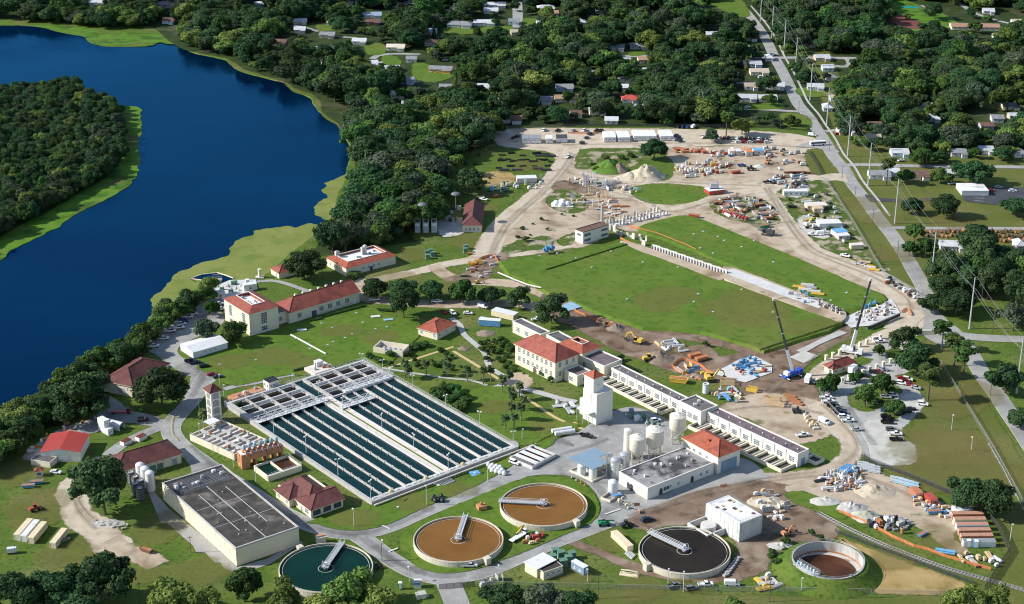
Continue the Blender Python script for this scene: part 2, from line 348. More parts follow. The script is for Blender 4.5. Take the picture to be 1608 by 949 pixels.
def sheet(name,poly,m,z,kind='structure',parent=None,label=None,cat=None,skirt=0.0,skirt_out=0.0):
 me=bpy.data.meshes.new(name)
 v=[(p.x,p.y,z)for p in poly]
 tris=tessellate_polygon([[Vector((p.x,p.y,0))for p in poly]])
 f=[]
 for a,b,c in tris:
  A,B,C=poly[a],poly[b],poly[c]
  f.append((a,b,c)if(B-A).cross(C-A)>0 else(a,c,b))
 if skirt:
  n=len(poly);ar=sum(poly[k].x*poly[(k+1)%n].y-poly[(k+1)%n].x*poly[k].y for k in range(n))
  for i,p in enumerate(poly):
   t=poly[(i+1)%n]-poly[i-1];nn=Vector((t.y,-t.x))*(1 if ar>0 else-1)
   if nn.length>0:nn.normalize()
   v.append((p.x+nn.x*skirt_out,p.y+nn.y*skirt_out,z-skirt))
  for i in range(n):
   j=(i+1)%n;q=(i,n+i,n+j,j)if ar>0 else(i,j,n+j,n+i);f.append(q)
 me.from_pydata(v,[],f);me.materials.append(MATS[m]);me.update()
 o=link(name,me,parent)
 if parent is None:tag(o,label,cat,kind=kind)
 return o
def patch(name,px,m,step=2.5,amp=.8,curve=True,z=None,seed=None,sc=.12,kind='structure',label=None):
 p=smooth_poly(wpoly(px),step,True,curve)
 if amp:p=jitter(p,amp,sc,seed if seed is not None else len(px))
 if m+'_soft' in MATS and curve:return soft_sheet(name,p,m,next_z()if z is None else z,2.6 if amp>.45 else 1.0)
 return sheet(name,p,m,next_z()if z is None else z,kind=kind,label=label)
def ribbon(name,px,w,m,amp=.0,z=None,curve=True,step=4.,label=None,kind='structure',kerb=None,parent=None):
 p=smooth_poly(wpoly(px),step,False,curve);n=len(p);l=[];r=[]
 for i in range(n):
  t=(p[min(i+1,n-1)]-p[max(i-1,0)]).normalized();nn=Vector((-t.y,t.x))
  a=amp*(fr(p[i].x,p[i].y,.1,3)+.5*fr(p[i].x,p[i].y,.35,4));b=amp*(fr(p[i].x,p[i].y,.1,5)+.5*fr(p[i].x,p[i].y,.35,6))
  ww=(w if not isinstance(w,tuple)else w[0]+(w[1]-w[0])*i/(n-1))/2
  l.append(p[i]+nn*(ww+a));r.append(p[i]-nn*(ww+b))
 zz=next_z()if z is None else z
 if m+'_soft' in MATS and parent is None:return soft_sheet(name,l+r[::-1],m,zz,2.0)
 mb=MB();mb.v=[(q.x,q.y,zz)for q in l]+[(q.x,q.y,zz)for q in r]
 mb.f=[(i,n+i,n+i+1,i+1)for i in range(n-1)];mb.m=[0]*(n-1)
 o=mb.build(name,m,parent)
 if parent is None:tag(o,label,None,kind=kind)
 if kerb:
  for side,e in((1,l),(-1,r)):
   kb=MB()
   for i in range(n-1):
    t=(e[i+1]-e[i]);
    if t.length<.01:continue
    t.normalize();nn=Vector((-t.y,t.x))*side
    kb.prism([e[i],e[i+1],e[i+1]+nn*.28,e[i]+nn*.28],0,.13)
   kb.build('kerb',kerb,o)
 return o
def inside(p,poly):
 x,y=p;c=False;n=len(poly);j=n-1
 for i in range(n):
  xi,yi=poly[i][0],poly[i][1];xj,yj=poly[j][0],poly[j][1]
  if(yi>y)!=(yj>y)and x<(xj-xi)*(y-yi)/(yj-yi)+xi:c=not c
  j=i
 return c
# ================================================================ GROUND, RIVER
BANK=[(-260,30),(-60,36),(0,39),(13,39),(40,39.5),(66,42),(87,48),(113,53),(132,56),(140,64),(158,71),(179,72),(211,72.5),(237,71),(250,66),(274,69),(285,74),(303,82),(329,88),(356,94),
  (369,107),(395,116),(426,124),(445,129),(461,142),(487,152),(497,169),(513,184),(532,196),(540,211),(553,232),(553,243),(547,259),(545,275),(540,290),(529,308),(525,330),(517,346),
  (505,358),(487,374),(472,386),(455,397),(442,411),(424,427),(400,438),(370,447),(345,452),(322,463),(300,476),(281,487),(265,498),(250,511),(240,525),(225,536),(205,546),(185,557),
  (165,568),(150,578),(130,593),(110,609),(85,626),(60,641),(30,653),(0,664),(-60,690),(-260,770)]
bank=jitter(smooth_poly(wpoly(BANK),4.0,False),1.0,.1,2)
land=[Vector((-900,bank[0].y))]+bank+[Vector((-900,bank[-1].y)),Vector((-3500,bank[-1].y-200)),Vector((-3500,-1500)),Vector((4500,-1500)),Vector((4500,6500)),Vector((-3500,6500)),Vector((-3500,bank[0].y+200))]
sheet('ground',land,'grass',0.0,skirt=1.2,skirt_out=1.6)
ISL=[(-60,440),(0,407),(13,396),(32,385),(53,375),(90,356),(119,335),(158,316),(190,300),(211,280),(217,264),(219,243),(216,230),(222,200),(220,171),(198,165),(180,166),(150,153),(115,133),(80,135),(0,145),(-60,150),(-200,170),(-200,480)]
isl=jitter(smooth_poly(wpoly(ISL),3.0),1.6,.16,5)
sheet('island',isl,'marsh',-.25,skirt=.9,skirt_out=.8)
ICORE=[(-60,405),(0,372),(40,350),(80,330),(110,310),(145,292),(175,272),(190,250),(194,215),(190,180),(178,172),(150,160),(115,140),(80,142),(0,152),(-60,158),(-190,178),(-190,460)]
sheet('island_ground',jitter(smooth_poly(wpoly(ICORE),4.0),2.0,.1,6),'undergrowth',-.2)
wb=MB();wb.quad([(-3500,-1500,-.55),(4500,-1500,-.55),(4500,6500,-.55),(-3500,6500,-.55)]);tag(wb.build('river','river_water'),None,None,kind='structure')
wb=MB();wb.quad([(-3500,-1500,-6),(4500,-1500,-6),(4500,6500,-6),(-3500,6500,-6)]);tag(wb.build('river_bed','river_bed'),None,None,kind='structure')
MAT1=[(237,470),(242,464),(256,454),(263,446),(271,437),(279,428),(298,421),(316,413),(342,406.5),(361,399),(361,391),(369,380),(387,372),(398,370),(400,363),(420,359),(453,355),(463,358),(479,352.5),
  (490,351),(503,354),(511,348.5),(505,343),(495,335),(493.5,325),(505,314),(516,310),(505,300),(513,293),(509,288),(524,283),(543.6,273.5),(556,270),(560,290),(540,320),(530,348),(505,377),(482,397),
  (455,425),(425,440),(375,456),(340,468),(300,490),(260,512),(245,526),(215,550),(160,580),(120,612),(112,603),(128,588),(150,570),(190,541),(205,526),(225,513),(233,500),(241,490)]
m1=jitter(smooth_poly(wpoly(MAT1,-.5),1.2),1.0,.25,9)
sheet('floating_weed',m1,'floating_weed',-.5,kind='stuff',label='yellow green mat of floating water weed along the river bank')
# pond of clear water inside the weed, by the intake
INT=[(299,438),(318,431),(341,429),(352,432),(364,436),(362,443),(345,447),(338,450),(333,443),(320,440)]
sheet('intake_pool',smooth_poly(wpoly(INT,-.46),2.),'river_water',-.46)
for k,(x,y,w)in enumerate([(385,388,14),(330,432,9),(300,452,7)]):
 pass
# --------------------------------------------------- undergrowth under the woods
WOOD=[(488,402),(512,376),(532,340),(548,300),(560,262),(556,235),(545,212),(530,190),(512,178),(500,152),(470,140),(440,125),(395,112),(360,92),(300,80),(270,66),(230,40),(120,30),(0,28),(-300,20),(-900,-180),
  (2400,-180),(1700,100),(1620,250),(1400,236),(1320,205),(1292,208),(1180,200),(790,198),(770,225),(705,250),(690,300),(690,345),(655,378),(600,385),(560,392)]
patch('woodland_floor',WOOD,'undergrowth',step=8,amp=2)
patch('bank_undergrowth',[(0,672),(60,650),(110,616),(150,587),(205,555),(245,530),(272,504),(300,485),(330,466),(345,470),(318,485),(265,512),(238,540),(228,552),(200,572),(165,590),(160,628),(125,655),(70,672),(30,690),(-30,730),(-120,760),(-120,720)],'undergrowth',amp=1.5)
patch('riverside_lawn',[(497,152),(520,149),(540,160),(548,180),(545,205),(538,206),(532,196),(513,184),(499,168)],'olive_grass',z=.012)
patch('riverside_lawn',[(60,39),(90,42),(130,42),(165,48),(210,52),(250,55),(278,62),(272,69),(250,66),(237,71),(211,72),(179,71),(158,70),(140,63),(132,55),(113,52),(87,47)],'marsh',z=.013)
patch('riverside_lawn',[(358,86),(385,88),(420,100),(445,118),(480,130),(495,140),(487,150),(461,141),(445,128),(426,123),(395,115),(369,106)],'olive_grass',z=.014)
patch('riverside_lawn',[(0,22),(14,22),(13,36),(0,38)],'marsh',z=.015)
# --------------------------------------------------- lawns of the plant
patch('dry_field',[(1440,545),(1480,535),(1500,560),(1530,610),(1570,670),(1620,760),(1700,990),(1500,990),(1300,990),(900,990),(880,940),(1000,925),(1100,935),(1240,938),(1380,940),(1500,930),(1560,900),(1580,870),(1560,820),(1470,770),(1385,735),(1430,728),(1432,690),(1445,640),(1442,600)],'olive_grass',amp=1.5)
patch('verge',[(1300,285),(1330,284),(1360,330),(1400,385),(1440,450),(1430,458),(1395,432),(1360,395),(1340,360),(1320,320)],'olive_grass',amp=.8)
patch('verge',[(1205,-60),(1240,-60),(1350,195),(1480,380),(1560,560),(1530,560),(1440,430),(1330,240)],'olive_grass',amp=.8)
patch('park_grass',[(1310,242),(1345,275),(1385,330),(1420,380),(1470,455),(1560,470),(1700,470),(1700,230),(1420,228)],'olive_grass',amp=1.5)
patch('park_grass',[(1480,490),(1530,480),(1620,490),(1700,700),(1640,720),(1580,620),(1540,565),(1500,530)],'grass',amp=1.5)
patch('scrub',[(640,300),(700,255),(780,232),(872,232),(880,250),(850,282),(812,300),(795,330),(782,352),(772,366),(760,375),(700,372),(650,372)],'grass',amp=1.5)
patch('bare_patch',[(752,278),(775,270),(800,272),(806,284),(780,290),(756,290)],'straw',amp=1.2)
# --------------------------------------------------- dirt of the building site
patch('site_dirt',[(896,248),(912,264),(964,272),(1043,285),(1062,262),(1050,234),(1110,232),(1200,230),(1262,240),(1266,262),(1300,278),(1290,286),(1240,292),(1225,300),(1232,325),(1250,350),(1258,372),(1280,388),(1310,402),(1350,416),
  (1390,432),(1425,452),(1447,475),(1442,500),(1420,520),(1400,512),(1385,492),(1340,470),(1300,450),(1240,420),(1200,400),(1150,375),(1097,345),(1067,340),(1040,352),(1010,362),(985,362),(960,352),(935,378),(905,388),(867,392),(800,402),(770,404),(758,402),(757,385),(790,350),(840,305),(868,276),(885,258)],'dirt',amp=1.6)
patch('site_dirt',[(780,222),(784,206),(830,202),(1000,203),(1090,204),(1180,206),(1262,214),(1292,228),(1285,240),(1230,236),(1150,228),(1060,231),(1000,232),(930,232),(905,236),(898,250),(880,255),(868,240),(840,235),(795,230)],'haul_dirt',amp=1.2)
ribbon('haul_road',[(762,402),(768,385),(795,346),(845,303),(878,266),(893,243),(900,228)],(13,9),'haul_dirt',amp=1.2)
ribbon('haul_road',[(1300,281),(1262,280),(1225,288),(1207,300),(1224,327),(1244,359),(1269,391),(1308,409),(1348,423),(1387,441),(1414,460),(1430,480),(1432,500),(1412,520)],15,'haul_dirt',amp=1.5)
ribbon('haul_road',[(770,402),(830,398),(900,384)],4,'haul_dirt',amp=.7)
ribbon('haul_road',[(905,290),(960,300),(1010,312),(1040,330),(1070,328),(1110,316),(1160,302),(1200,298)],9,'haul_dirt',amp=1.2)
ribbon('haul_road',[(893,262),(930,276),(990,284),(1060,290),(1120,292),(1190,290)],9,'haul_dirt',amp=1.2)
patch('spoil_patch',[(880,285),(920,292),(945,300),(935,306),(900,300),(872,298)],'mud',amp=1.)
patch('weeds',[(992,296),(1020,290),(1060,290),(1100,294),(1112,300),(1100,312),(1060,320),(1020,318),(998,308)],'lawn',amp=.8)
patch('weeds',[(860,318),(872,302),(890,298),(915,310),(918,328),(900,334),(876,330)],'weedy',amp=1.2)
patch('weeds',[(905,262),(930,238),(975,235),(1005,240),(990,262),(950,268),(920,266)],'weedy',amp=1.5)
patch('weeds',[(1120,318),(1150,310),(1190,312),(1215,330),(1218,350),(1190,352),(1150,345),(1125,335)],'weedy',amp=1.8)
patch('weeds',[(790,400),(800,385),(850,372),(868,378),(860,388),(820,394)],'weedy',amp=1.5)
patch('weeds',[(880,375),(905,366),(904,378),(885,386)],'weedy',amp=1.)
patch('weeds',[(1272,236),(1300,238),(1318,268),(1300,276),(1278,272),(1268,252)],'olive_grass',amp=.6)
patch('weeds',[(1225,300),(1290,284),(1310,300),(1340,360),(1395,425),(1380,424),(1340,405),(1290,385),(1250,345),(1232,320)],'weedy',amp=1.5)
# tracks and bare spots on the weed strip
patch('pale_gravel',[(1240,296),(1262,290),(1268,300),(1252,310),(1240,308)],'gravel',amp=.8)
patch('pale_gravel',[(1255,345),(1275,338),(1290,350),(1300,372),(1280,372),(1262,360)],'gravel',amp=1.)
# --------------------------------------------------- dirt lanes of the plant
ribbon('dirt_lane',[(760,400),(740,408),(700,415),(650,428),(600,438),(560,450)],6.5,'haul_dirt',amp=.5)
ribbon('dirt_lane',[(682,418),(700,432),(730,442),(780,444),(830,450),(862,465)],(6,9),'dirt',amp=.8)
ribbon('dirt_lane',[(575,440),(560,452),(575,468),(640,475),(700,478),(760,478),(820,478),(866,490)],8,'dirt',amp=.9)
patch('churned_soil',[(700,440),(740,425),(760,405),(790,400),(792,412),(770,420),(765,436),(740,444)],'mud',amp=1.2)
patch('churned_soil',[(852,468),(872,462),(905,482),(940,490),(980,500),(1000,512),(1010,520),(1060,520),(1040,538),(1070,545),(1110,545),(1130,562),(1180,552),(1205,556),(1250,535),(1300,520),(1330,512),(1325,530),(1275,560),(1255,590),(1270,600),(1288,632),(1300,642),(1285,655),(1250,652),(1215,640),(1170,630),(1155,622),(1170,610),(1110,596),(1080,590),(1055,582),(1010,565),(965,548),(930,528),(900,512),(870,498)],'mud',amp=1.3)
patch('track',[(1000,512),(1060,522),(1120,532),(1170,545),(1190,553),(1180,560),(1150,548),(1090,535),(1040,528),(1000,520)],'mud',amp=.8)
patch('site_dirt',[(1130,648),(1150,632),(1190,620),(1240,622),(1285,632),(1305,648),(1300,680),(1285,690),(1245,695),(1215,680),(1185,660),(1160,652)],'dirt',amp=1.2)
patch('lane',[(1290,632),(1310,650),(1335,672),(1350,690),(1352,708),(1340,724),(1318,735),(1300,738),(1310,725),(1325,712),(1325,698),(1310,682),(1290,665),(1275,650),(1270,640)],'haul_dirt',amp=.6)
patch('lane',[(1180,748),(1230,744),(1280,738),(1320,726),(1340,722),(1330,736),(1300,748),(1290,762),(1240,768),(1185,760),(1120,770),(1060,788),(1010,808),(985,815),(980,806),(1010,795),(1060,776),(1110,764)],'dirt',amp=.8)
patch('churned_soil',[(985,815),(1010,802),(1060,784),(1120,766),(1180,758),(1235,764),(1240,785),(1262,800),(1290,812),(1312,838),(1290,852),(1255,848),(1215,868),(1200,888),(1190,902),(1140,908),(1080,912),(1010,898),(1015,890),(1080,905),(1140,895),(1162,875),(1155,845),(1120,828),(1060,822),(1015,832),(1000,828)],'mud',amp=1.2)
ribbon('track',[(900,852),(940,868),(990,888),(1040,902),(1100,908),(1160,905)],(2.5,5),'mud',amp=.6)
patch('yard_sand',[(1235,768),(1290,750),(1335,732),(1375,742),(1405,758),(1440,775),(1475,790),(1505,806),(1512,818),(1496,832),(1498,850),(1520,868),(1508,872),(1486,858),(1466,842),(1445,828),(1420,818),(1395,812),(1365,802),(1335,796),(1310,786),(1280,778)],'dirt',amp=1.0)
patch('weeds',[(1238,776),(1262,775),(1290,785),(1330,805),(1322,815),(1290,800),(1255,790)],'lawn',amp=.8)
patch('straw_ground',[(1318,845),(1345,858),(1385,873),(1440,893),(1510,917),(1520,925),(1480,931),(1400,931),(1374,926),(1364,895),(1352,872),(1330,856)],'straw',amp=.8)
# --------------------------------------------------- paved yards
patch('river_car_park',[(352,472),(330,470),(308,482),(264,511),(237,535),(228,548),(244,557),(260,568),(275,580),(300,592),(330,590),(318,574),(296,566),(283,560),(279,548),(300,535),(330,520),(352,506),(348,488)],'asphalt',amp=.4)
patch('service_yard',[(303,588),(330,590),(340,598),(310,618),(296,640),(280,655),(262,660),(235,652),(205,645),(186,630),(172,622),(163,630),(158,644),(140,660),(110,668),(80,682),(45,708),(35,722),(62,722),(100,690),(150,680),(190,665),(230,668),(252,674),(268,680),(285,665)],'asphalt',amp=.5)
patch('lawn_island',[(212,634),(230,625),(262,622),(290,628),(282,640),(265,649),(240,648),(218,644)],'grass',amp=.4)
ribbon('service_road',[(330,584),(318,600),(302,628),(280,652),(268,672),(276,692),(302,714),(342,742),(390,772),(440,803),(487,825),(531,837),(572,837),(612,827),(662,805),(715,783),(767,763),(818,742),(850,722)],8.0,'asphalt',kerb='concrete')
ribbon('service_road',[(560,840),(584,856),(610,876),(649,898),(689,909),(728,906),(767,896),(818,875),(870,852),(900,841),(937,827),(975,813)],7.5,'asphalt',kerb='concrete')
ribbon('gate_road',[(700,905),(708,925),(722,960),(745,1030),(790,1150),(860,1330)],9,'asphalt')
ribbon('dirt_track',[(262,668),(225,682),(190,700),(170,716)],6,'asphalt',amp=.3)
ribbon('dirt_track',[(165,722),(140,738),(120,752),(112,775),(120,800),(145,825),(178,860)],(7,13),'haul_dirt',amp=2.4)
ribbon('dirt_track',[(172,850),(190,860),(215,870),(245,888)],7,'dirt',amp=2.)
patch('dirt_edge',[(120,745),(150,735),(152,760),(135,790),(160,820),(200,850),(225,868),(190,872),(150,850),(118,820),(104,790),(108,762)],'weedy',amp=2.5,z=.021)
patch('tank_yard',[(690,796),(770,752),(815,724),(850,706),(878,690),(905,680),(925,668),(958,648),(1000,640),(1055,662),(1080,672),(1062,690),(1100,702),(1170,738),(1215,748),(1180,756),(1110,768),(1050,786),(1005,806),(975,820),(940,834),(926,828),(944,800),(932,770),(902,750),(852,746),(805,754),(762,770),(715,790)],'asphalt',amp=.3)
patch('curved_drive',[(285,712),(302,705),(318,718),(345,742),(310,756),(300,752),(300,735)],'asphalt',amp=.1)
patch('forecourt',[(1125,742),(1165,720),(1200,745),(1150,756),(1080,776),(1025,798),(1012,792)],'street',amp=.3)
patch('apron',[(232,772),(242,772),(262,796),(330,852),(372,892),(420,878),(470,850),(476,853),(425,886),(376,902),(352,893),(346,884),(338,884),(322,868),(308,868),(304,858),(262,822),(252,822),(248,810)],'street',amp=.2,curve=False)
ribbon('path',[(352,612),(372,606),(400,602),(440,592),(462,588)],3.5,'street')
ribbon('path',[(395,444),(425,441),(450,446),(470,453),(490,460)],3.2,'street')
ribbon('path',[(708,500),(722,510),(728,525),(745,540),(762,556),(768,575),(785,588),(805,596)],3.0,'concrete')
ribbon('path',[(820,610),(850,618),(885,628),(905,632)],4.0,'concrete')
patch('plaza',[(792,592),(815,588),(832,596),(830,606),(812,608),(795,602)],'dirt',amp=.5)
ribbon('path',[(745,622),(770,612),(790,604)],3.0,'concrete')
ribbon('path',[(810,596),(815,612),(812,640),(806,670),(812,690)],2.2,'concrete')
ribbon('path',[(600,578),(640,585),(700,594),(740,598),(765,606)],1.6,'concrete')
patch('slab',[(775,702),(795,684),(815,690),(812,706),(790,708)],'street',amp=.1)
# pipes-and-duct strips, yellowish
ribbon('duct_cover',[(604,580),(640,568),(690,552),(712,545)],1.5,'ochre',z=.10,curve=False)
ribbon('duct_cover',[(712,552),(750,575),(790,600),(830,628),(870,655),(905,672),(940,678)],1.7,'ochre',z=.105,curve=False)
ribbon('duct_cover',[(905,664),(865,680),(825,696)],2.0,'ochre',z=.11,curve=False)
# --------------------------------------------------- right-hand car park
patch('car_park',[(1292,612),(1306,626),(1322,648),(1342,668),(1354,692),(1362,712),(1382,727),(1430,727),(1432,702),(1412,690),(1415,672),(1442,642),(1444,620),(1412,600),(1400,590),(1422,584),(1404,566),(1388,560),(1422,545),(1410,530),(1372,540),(1350,556),(1378,566),(1340,586),(1312,602)],'lot',amp=.8)
patch('gravel_lot',[(1352,672),(1372,660),(1400,668),(1414,690),(1432,702),(1431,727),(1382,728),(1362,712),(1354,694)],'gravel',amp=.9)
patch('gravel_lot',[(1415,628),(1440,618),(1446,640),(1425,650)],'gravel',amp=.9)
patch('planting_bed',[(1336,626),(1352,616),(1388,604),(1412,612),(1402,624),(1378,640),(1360,646),(1342,640)],'grass',amp=.5)
patch('planting_bed',[(1388,650),(1402,640),(1415,648),(1408,658),(1392,658)],'grass',amp=.4)
patch('planting_bed',[(1392,552),(1412,548),(1418,560),(1405,566)],'grass',amp=.4)
ribbon('site_lane',[(1275,598),(1300,575),(1345,552),(1385,528),(1420,512),(1445,490)],6.5,'haul_dirt',amp=.4)
# --------------------------------------------------- public streets
R1=[(1080,-60),(1130,-20),(1165,12),(1190,42),(1206,68),(1216,90),(1229,113),(1243,142),(1253,163),(1269,182),(1279,197.5),(1295,221),(1308,245),(1324,264),(1338,288),(1358.5,314),(1379.6,343),(1401,369.6),(1419,396),(1435,425),(1451,454),(1457,481),(1470,502),(1493,518),(1508,534),(1522,552),(1543,589),(1564,618),(1585,650),(1612,690),(1680,800)]
ribbon('avenue',R1,8.0,'street',kerb='concrete')
ribbon('pavement_walk',[(x+14+(y*.012),y-2)for x,y in R1[2:17]],1.6,'concrete',z=.42)
for pts,w in(([(1310,262),(1350,259),(1420,261),(1520,262),(1700,264)],6),([(1120,88),(1160,89),(1216,91),(1270,91),(1345,92)],7),([(1150,172),(1190,172),(1225,174),(1256,176)],5),([(1145,131),(1195,130),(1225,131)],5),
   ([(1378,352),(1395,357),(1440,359),(1510,359),(1700,360)],4.5),([(1440,443),(1465,448),(1530,449),(1700,452)],4.5),([(1493,524),(1520,529),(1560,532),(1620,534),(1700,536)],8),([(975,88),(1000,89),(1030,87)],6),
   ([(585,93),(592,88),(602,86),(610,92),(603,98),(593,98)],6),([(602,86),(625,85),(660,86)],5),([(640,131),(665,128),(685,129)],5),([(460,40),(480,44),(500,50)],4),([(500,55),(530,58),(560,60)],4),([(810,-50),(812,0),(813,25),(813,44)],9),
   ([(640,-30),(640,0),(632,8),(618,12)],8),([(590,3),(640,6),(680,8)],5),([(735,88),(765,90)],5),([(1205,140),(1192,130)],4),([(1500,0),(1525,18),(1550,28),(1570,34),(1620,44)],5),([(1430,45),(1470,48)],5),
   ([(1292,93),(1330,93),(1331,105),(1300,103)],6),([(1296,207),(1325,204),(1325,208)],5),([(1440,260),(1470,262)],5),([(1060,78),(1100,80),(1160,85)],5),([(1265,0),(1290,4),(1310,6)],4),([(880,62),(910,64)],4),([(1100,130),(1150,130)],4)):
 ribbon('side_street',pts,w,'street')
patch('turn_in',[(1292,222),(1300,225),(1318,240),(1300,238),(1275,232),(1250,233),(1262,226)],'street',amp=.3)
patch('turn_in',[(1290,276),(1322,274),(1330,286),(1316,284),(1290,284)],'haul_dirt',amp=.3)
patch('driveway',[(1358,306),(1380,311),(1420,314),(1463,311),(1463,316),(1420,318),(1378,317),(1368,318)],'fresh_asphalt',amp=.2)
patch('parking_lot',[(1520,304),(1556,295),(1600,295),(1700,300),(1700,330),(1600,326),(1560,322),(1518,317),(1512,311)],'fresh_asphalt',amp=.2)
patch('gate_apron',[(1455,495),(1475,492),(1500,520),(1490,545),(1470,540),(1448,525),(1450,508)],'street',amp=.4)
# parking bay lines
for i in range(4):
 ribbon('marking',[(1530,303+i*4.5),(1546,303.6+i*4.5)],.3,'road_white',z=.43,curve=False)
for a,b,w in(((610,868),(625,862),.6),((600,826),(612,832),.5),((950,809),(974,801),.6)):
 ribbon('marking',[a,b],w,'road_white',z=.44,curve=False)
for o in(-.6,.6):
 ribbon('marking',[(272+o,655),(269+o,668),(271+o,684),(280+o,694)],.18,'road_yellow',z=.62)
patch('rough_meadow',[(1395,-5),(1450,12),(1490,28),(1500,42),(1440,50),(1420,35),(1390,20)],'marsh',amp=2)
patch('red_clay',[(1392,22),(1412,24),(1446,38),(1440,46),(1420,42),(1400,34)],'red_field',amp=.8)
patch('clearing',[(1545,152),(1580,155),(1610,160),(1610,175),(1560,172),(1540,162)],'olive_grass',amp=1.5)
for pts in([(655,98),(692,112),(712,118),(690,128),(662,128),(650,118)],[(604,88),(620,90),(628,100),(612,104),(602,96)],[(1180,164),(1222,164),(1228,170),(1180,172)],[(1255,140),(1300,140),(1302,150),(1262,152)],[(1228,180),(1262,182),(1272,200),(1240,200)],[(700,45),(740,44),(745,52),(705,54)],
   [(645,30),(690,28),(700,40),(660,44)],[(760,44),(800,42),(800,52),(762,52)],[(825,30),(845,32),(842,42),(822,40)],[(1110,0),(1150,-10),(1175,20),(1160,26)],[(575,70),(600,70),(602,84),(580,86)],[(990,84),(1010,82),(1012,86),(992,88)],[(1150,84),(1175,84),(1176,90),(1150,90)],[(500,40),(530,42),(528,48),(502,48)],[(140,-5),(158,-5),(156,6),(140,6)]):
 patch('house_lawn',pts,'lawn',amp=.8)
# --------------------------------------------------- big grassed reservoir roofs (raised banks)
LW1=[(785,410),(830,404),(880,400),(940,387),(985,380),(1040,401),(1110,430),(1200,464),(1300,499),(1321,508),(1300,519),(1250,535),(1200,551),(1188,545),(1150,533),(1100,520),(1050,515),(1010,514),(960,497),(935,488),(895,470),(862,460),(835,442),(800,430)]
p=jitter(smooth_poly([Vector(gp(x,y,1.4)[:2])for x,y in LW1],4,True,False),.5,.1,3)
sheet('reservoir_lawn',p,'lawn',1.4,skirt=1.45,skirt_out=1.4)
LW2=[(1005,358),(1055,341),(1090,341),(1150,364),(1240,400),(1340,444),(1384,461),(1392,470),(1374,478),(1345,484),(1322,485),(1280,470),(1200,438),(1130,408),(1060,380)]
p=jitter(smooth_poly([Vector(gp(x,y,.9)[:2])for x,y in LW2],4,True,True),.6,.1,4)
sheet('reservoir_lawn',p,'lawn',.9,skirt=1.0,skirt_out=2.0)
patch('front_lawn',[(310,575),(340,548),(392,532),(455,512),(520,494),(570,478),(610,498),(650,500),(660,520),(640,545),(600,575),(560,566),(480,590),(460,588),(400,600),(370,606),(345,600),(322,585)],'lawn',amp=.4)
patch('front_lawn',[(735,620),(760,612),(800,612),(820,640),(860,660),(905,670),(860,684),(825,700),(812,688),(790,692),(750,660),(725,645)],'lawn',amp=.5)
patch('front_lawn',[(600,588),(650,600),(730,612),(700,640),(660,620)],'lawn',amp=.5)
patch('front_lawn',[(480,822),(560,800),(600,790),(690,765),(720,760),(760,742),(820,708),(870,690),(868,698),(815,724),(768,752),(715,777),(662,799),(612,822),(570,832),(531,832),(495,823)],'lawn',amp=.3)
patch('front_lawn',[(630,855),(636,836),(665,818),(715,796),(768,774),(810,757),(855,751),(900,756),(928,774),(940,800),(925,822),(880,842),(818,868),(767,888),(728,898),(689,900),(655,890),(638,872)],'lawn',amp=.3)

for t,w in(([(570,846),(600,868),(640,892),(690,905),(730,903)],1.6),([(588,858),(625,885),(668,902)],.7),([(400,780),(450,808),(500,828),(560,838),(610,828),(680,797)],.8),([(396,784),(446,812),(498,833),(560,842)],.6),([(840,735),(880,715),(930,700),(955,690)],.7),([(880,745),(930,758),(960,790),(990,800)],1.2),([(300,700),(340,738),(390,770)],.6),([(880,690),(900,702),(870,690)],.9),([(1330,640),(1350,668),(1372,700)],1.0),([(290,570),(318,590),(300,625)],.7)):
 ribbon('stain',t,w,'oil_stain',amp=.4)
# ================================================================ BUILDINGS
def rect3(F,A,B,z=0.0,lb=None):
 f=gp(F[0],F[1],z).to_2d();a=gp(A[0],A[1],z).to_2d();b=gp(B[0],B[1],z).to_2d()
 u=(a-f);la=u.length;u.normalize();v=Vector((-u.y,u.x));d=(b-f).dot(v)
 if d<0:v=-v;d=-d
 return dict(o=f,u=u,v=v,la=la,lb=lb or d)
def RP(r,a,b):return r['o']+r['u']*a+r['v']*b
def sub(r,a0,a1,b0,b1):return dict(o=RP(r,a0,b0),u=r['u'],v=r['v'],la=a1-a0,lb=b1-b0)
def poly_of(r,ov=0.0):return[RP(r,-ov,-ov),RP(r,r['la']+ov,-ov),RP(r,r['la']+ov,r['lb']+ov),RP(r,-ov,r['lb']+ov)]
def walls(r,z0,z1,m,parent,name='wall'):
 return MB().prism(poly_of(r),z0,z1,True,False).build(name,m,parent)
def v3(p,z):return Vector((p[0],p[1],z))
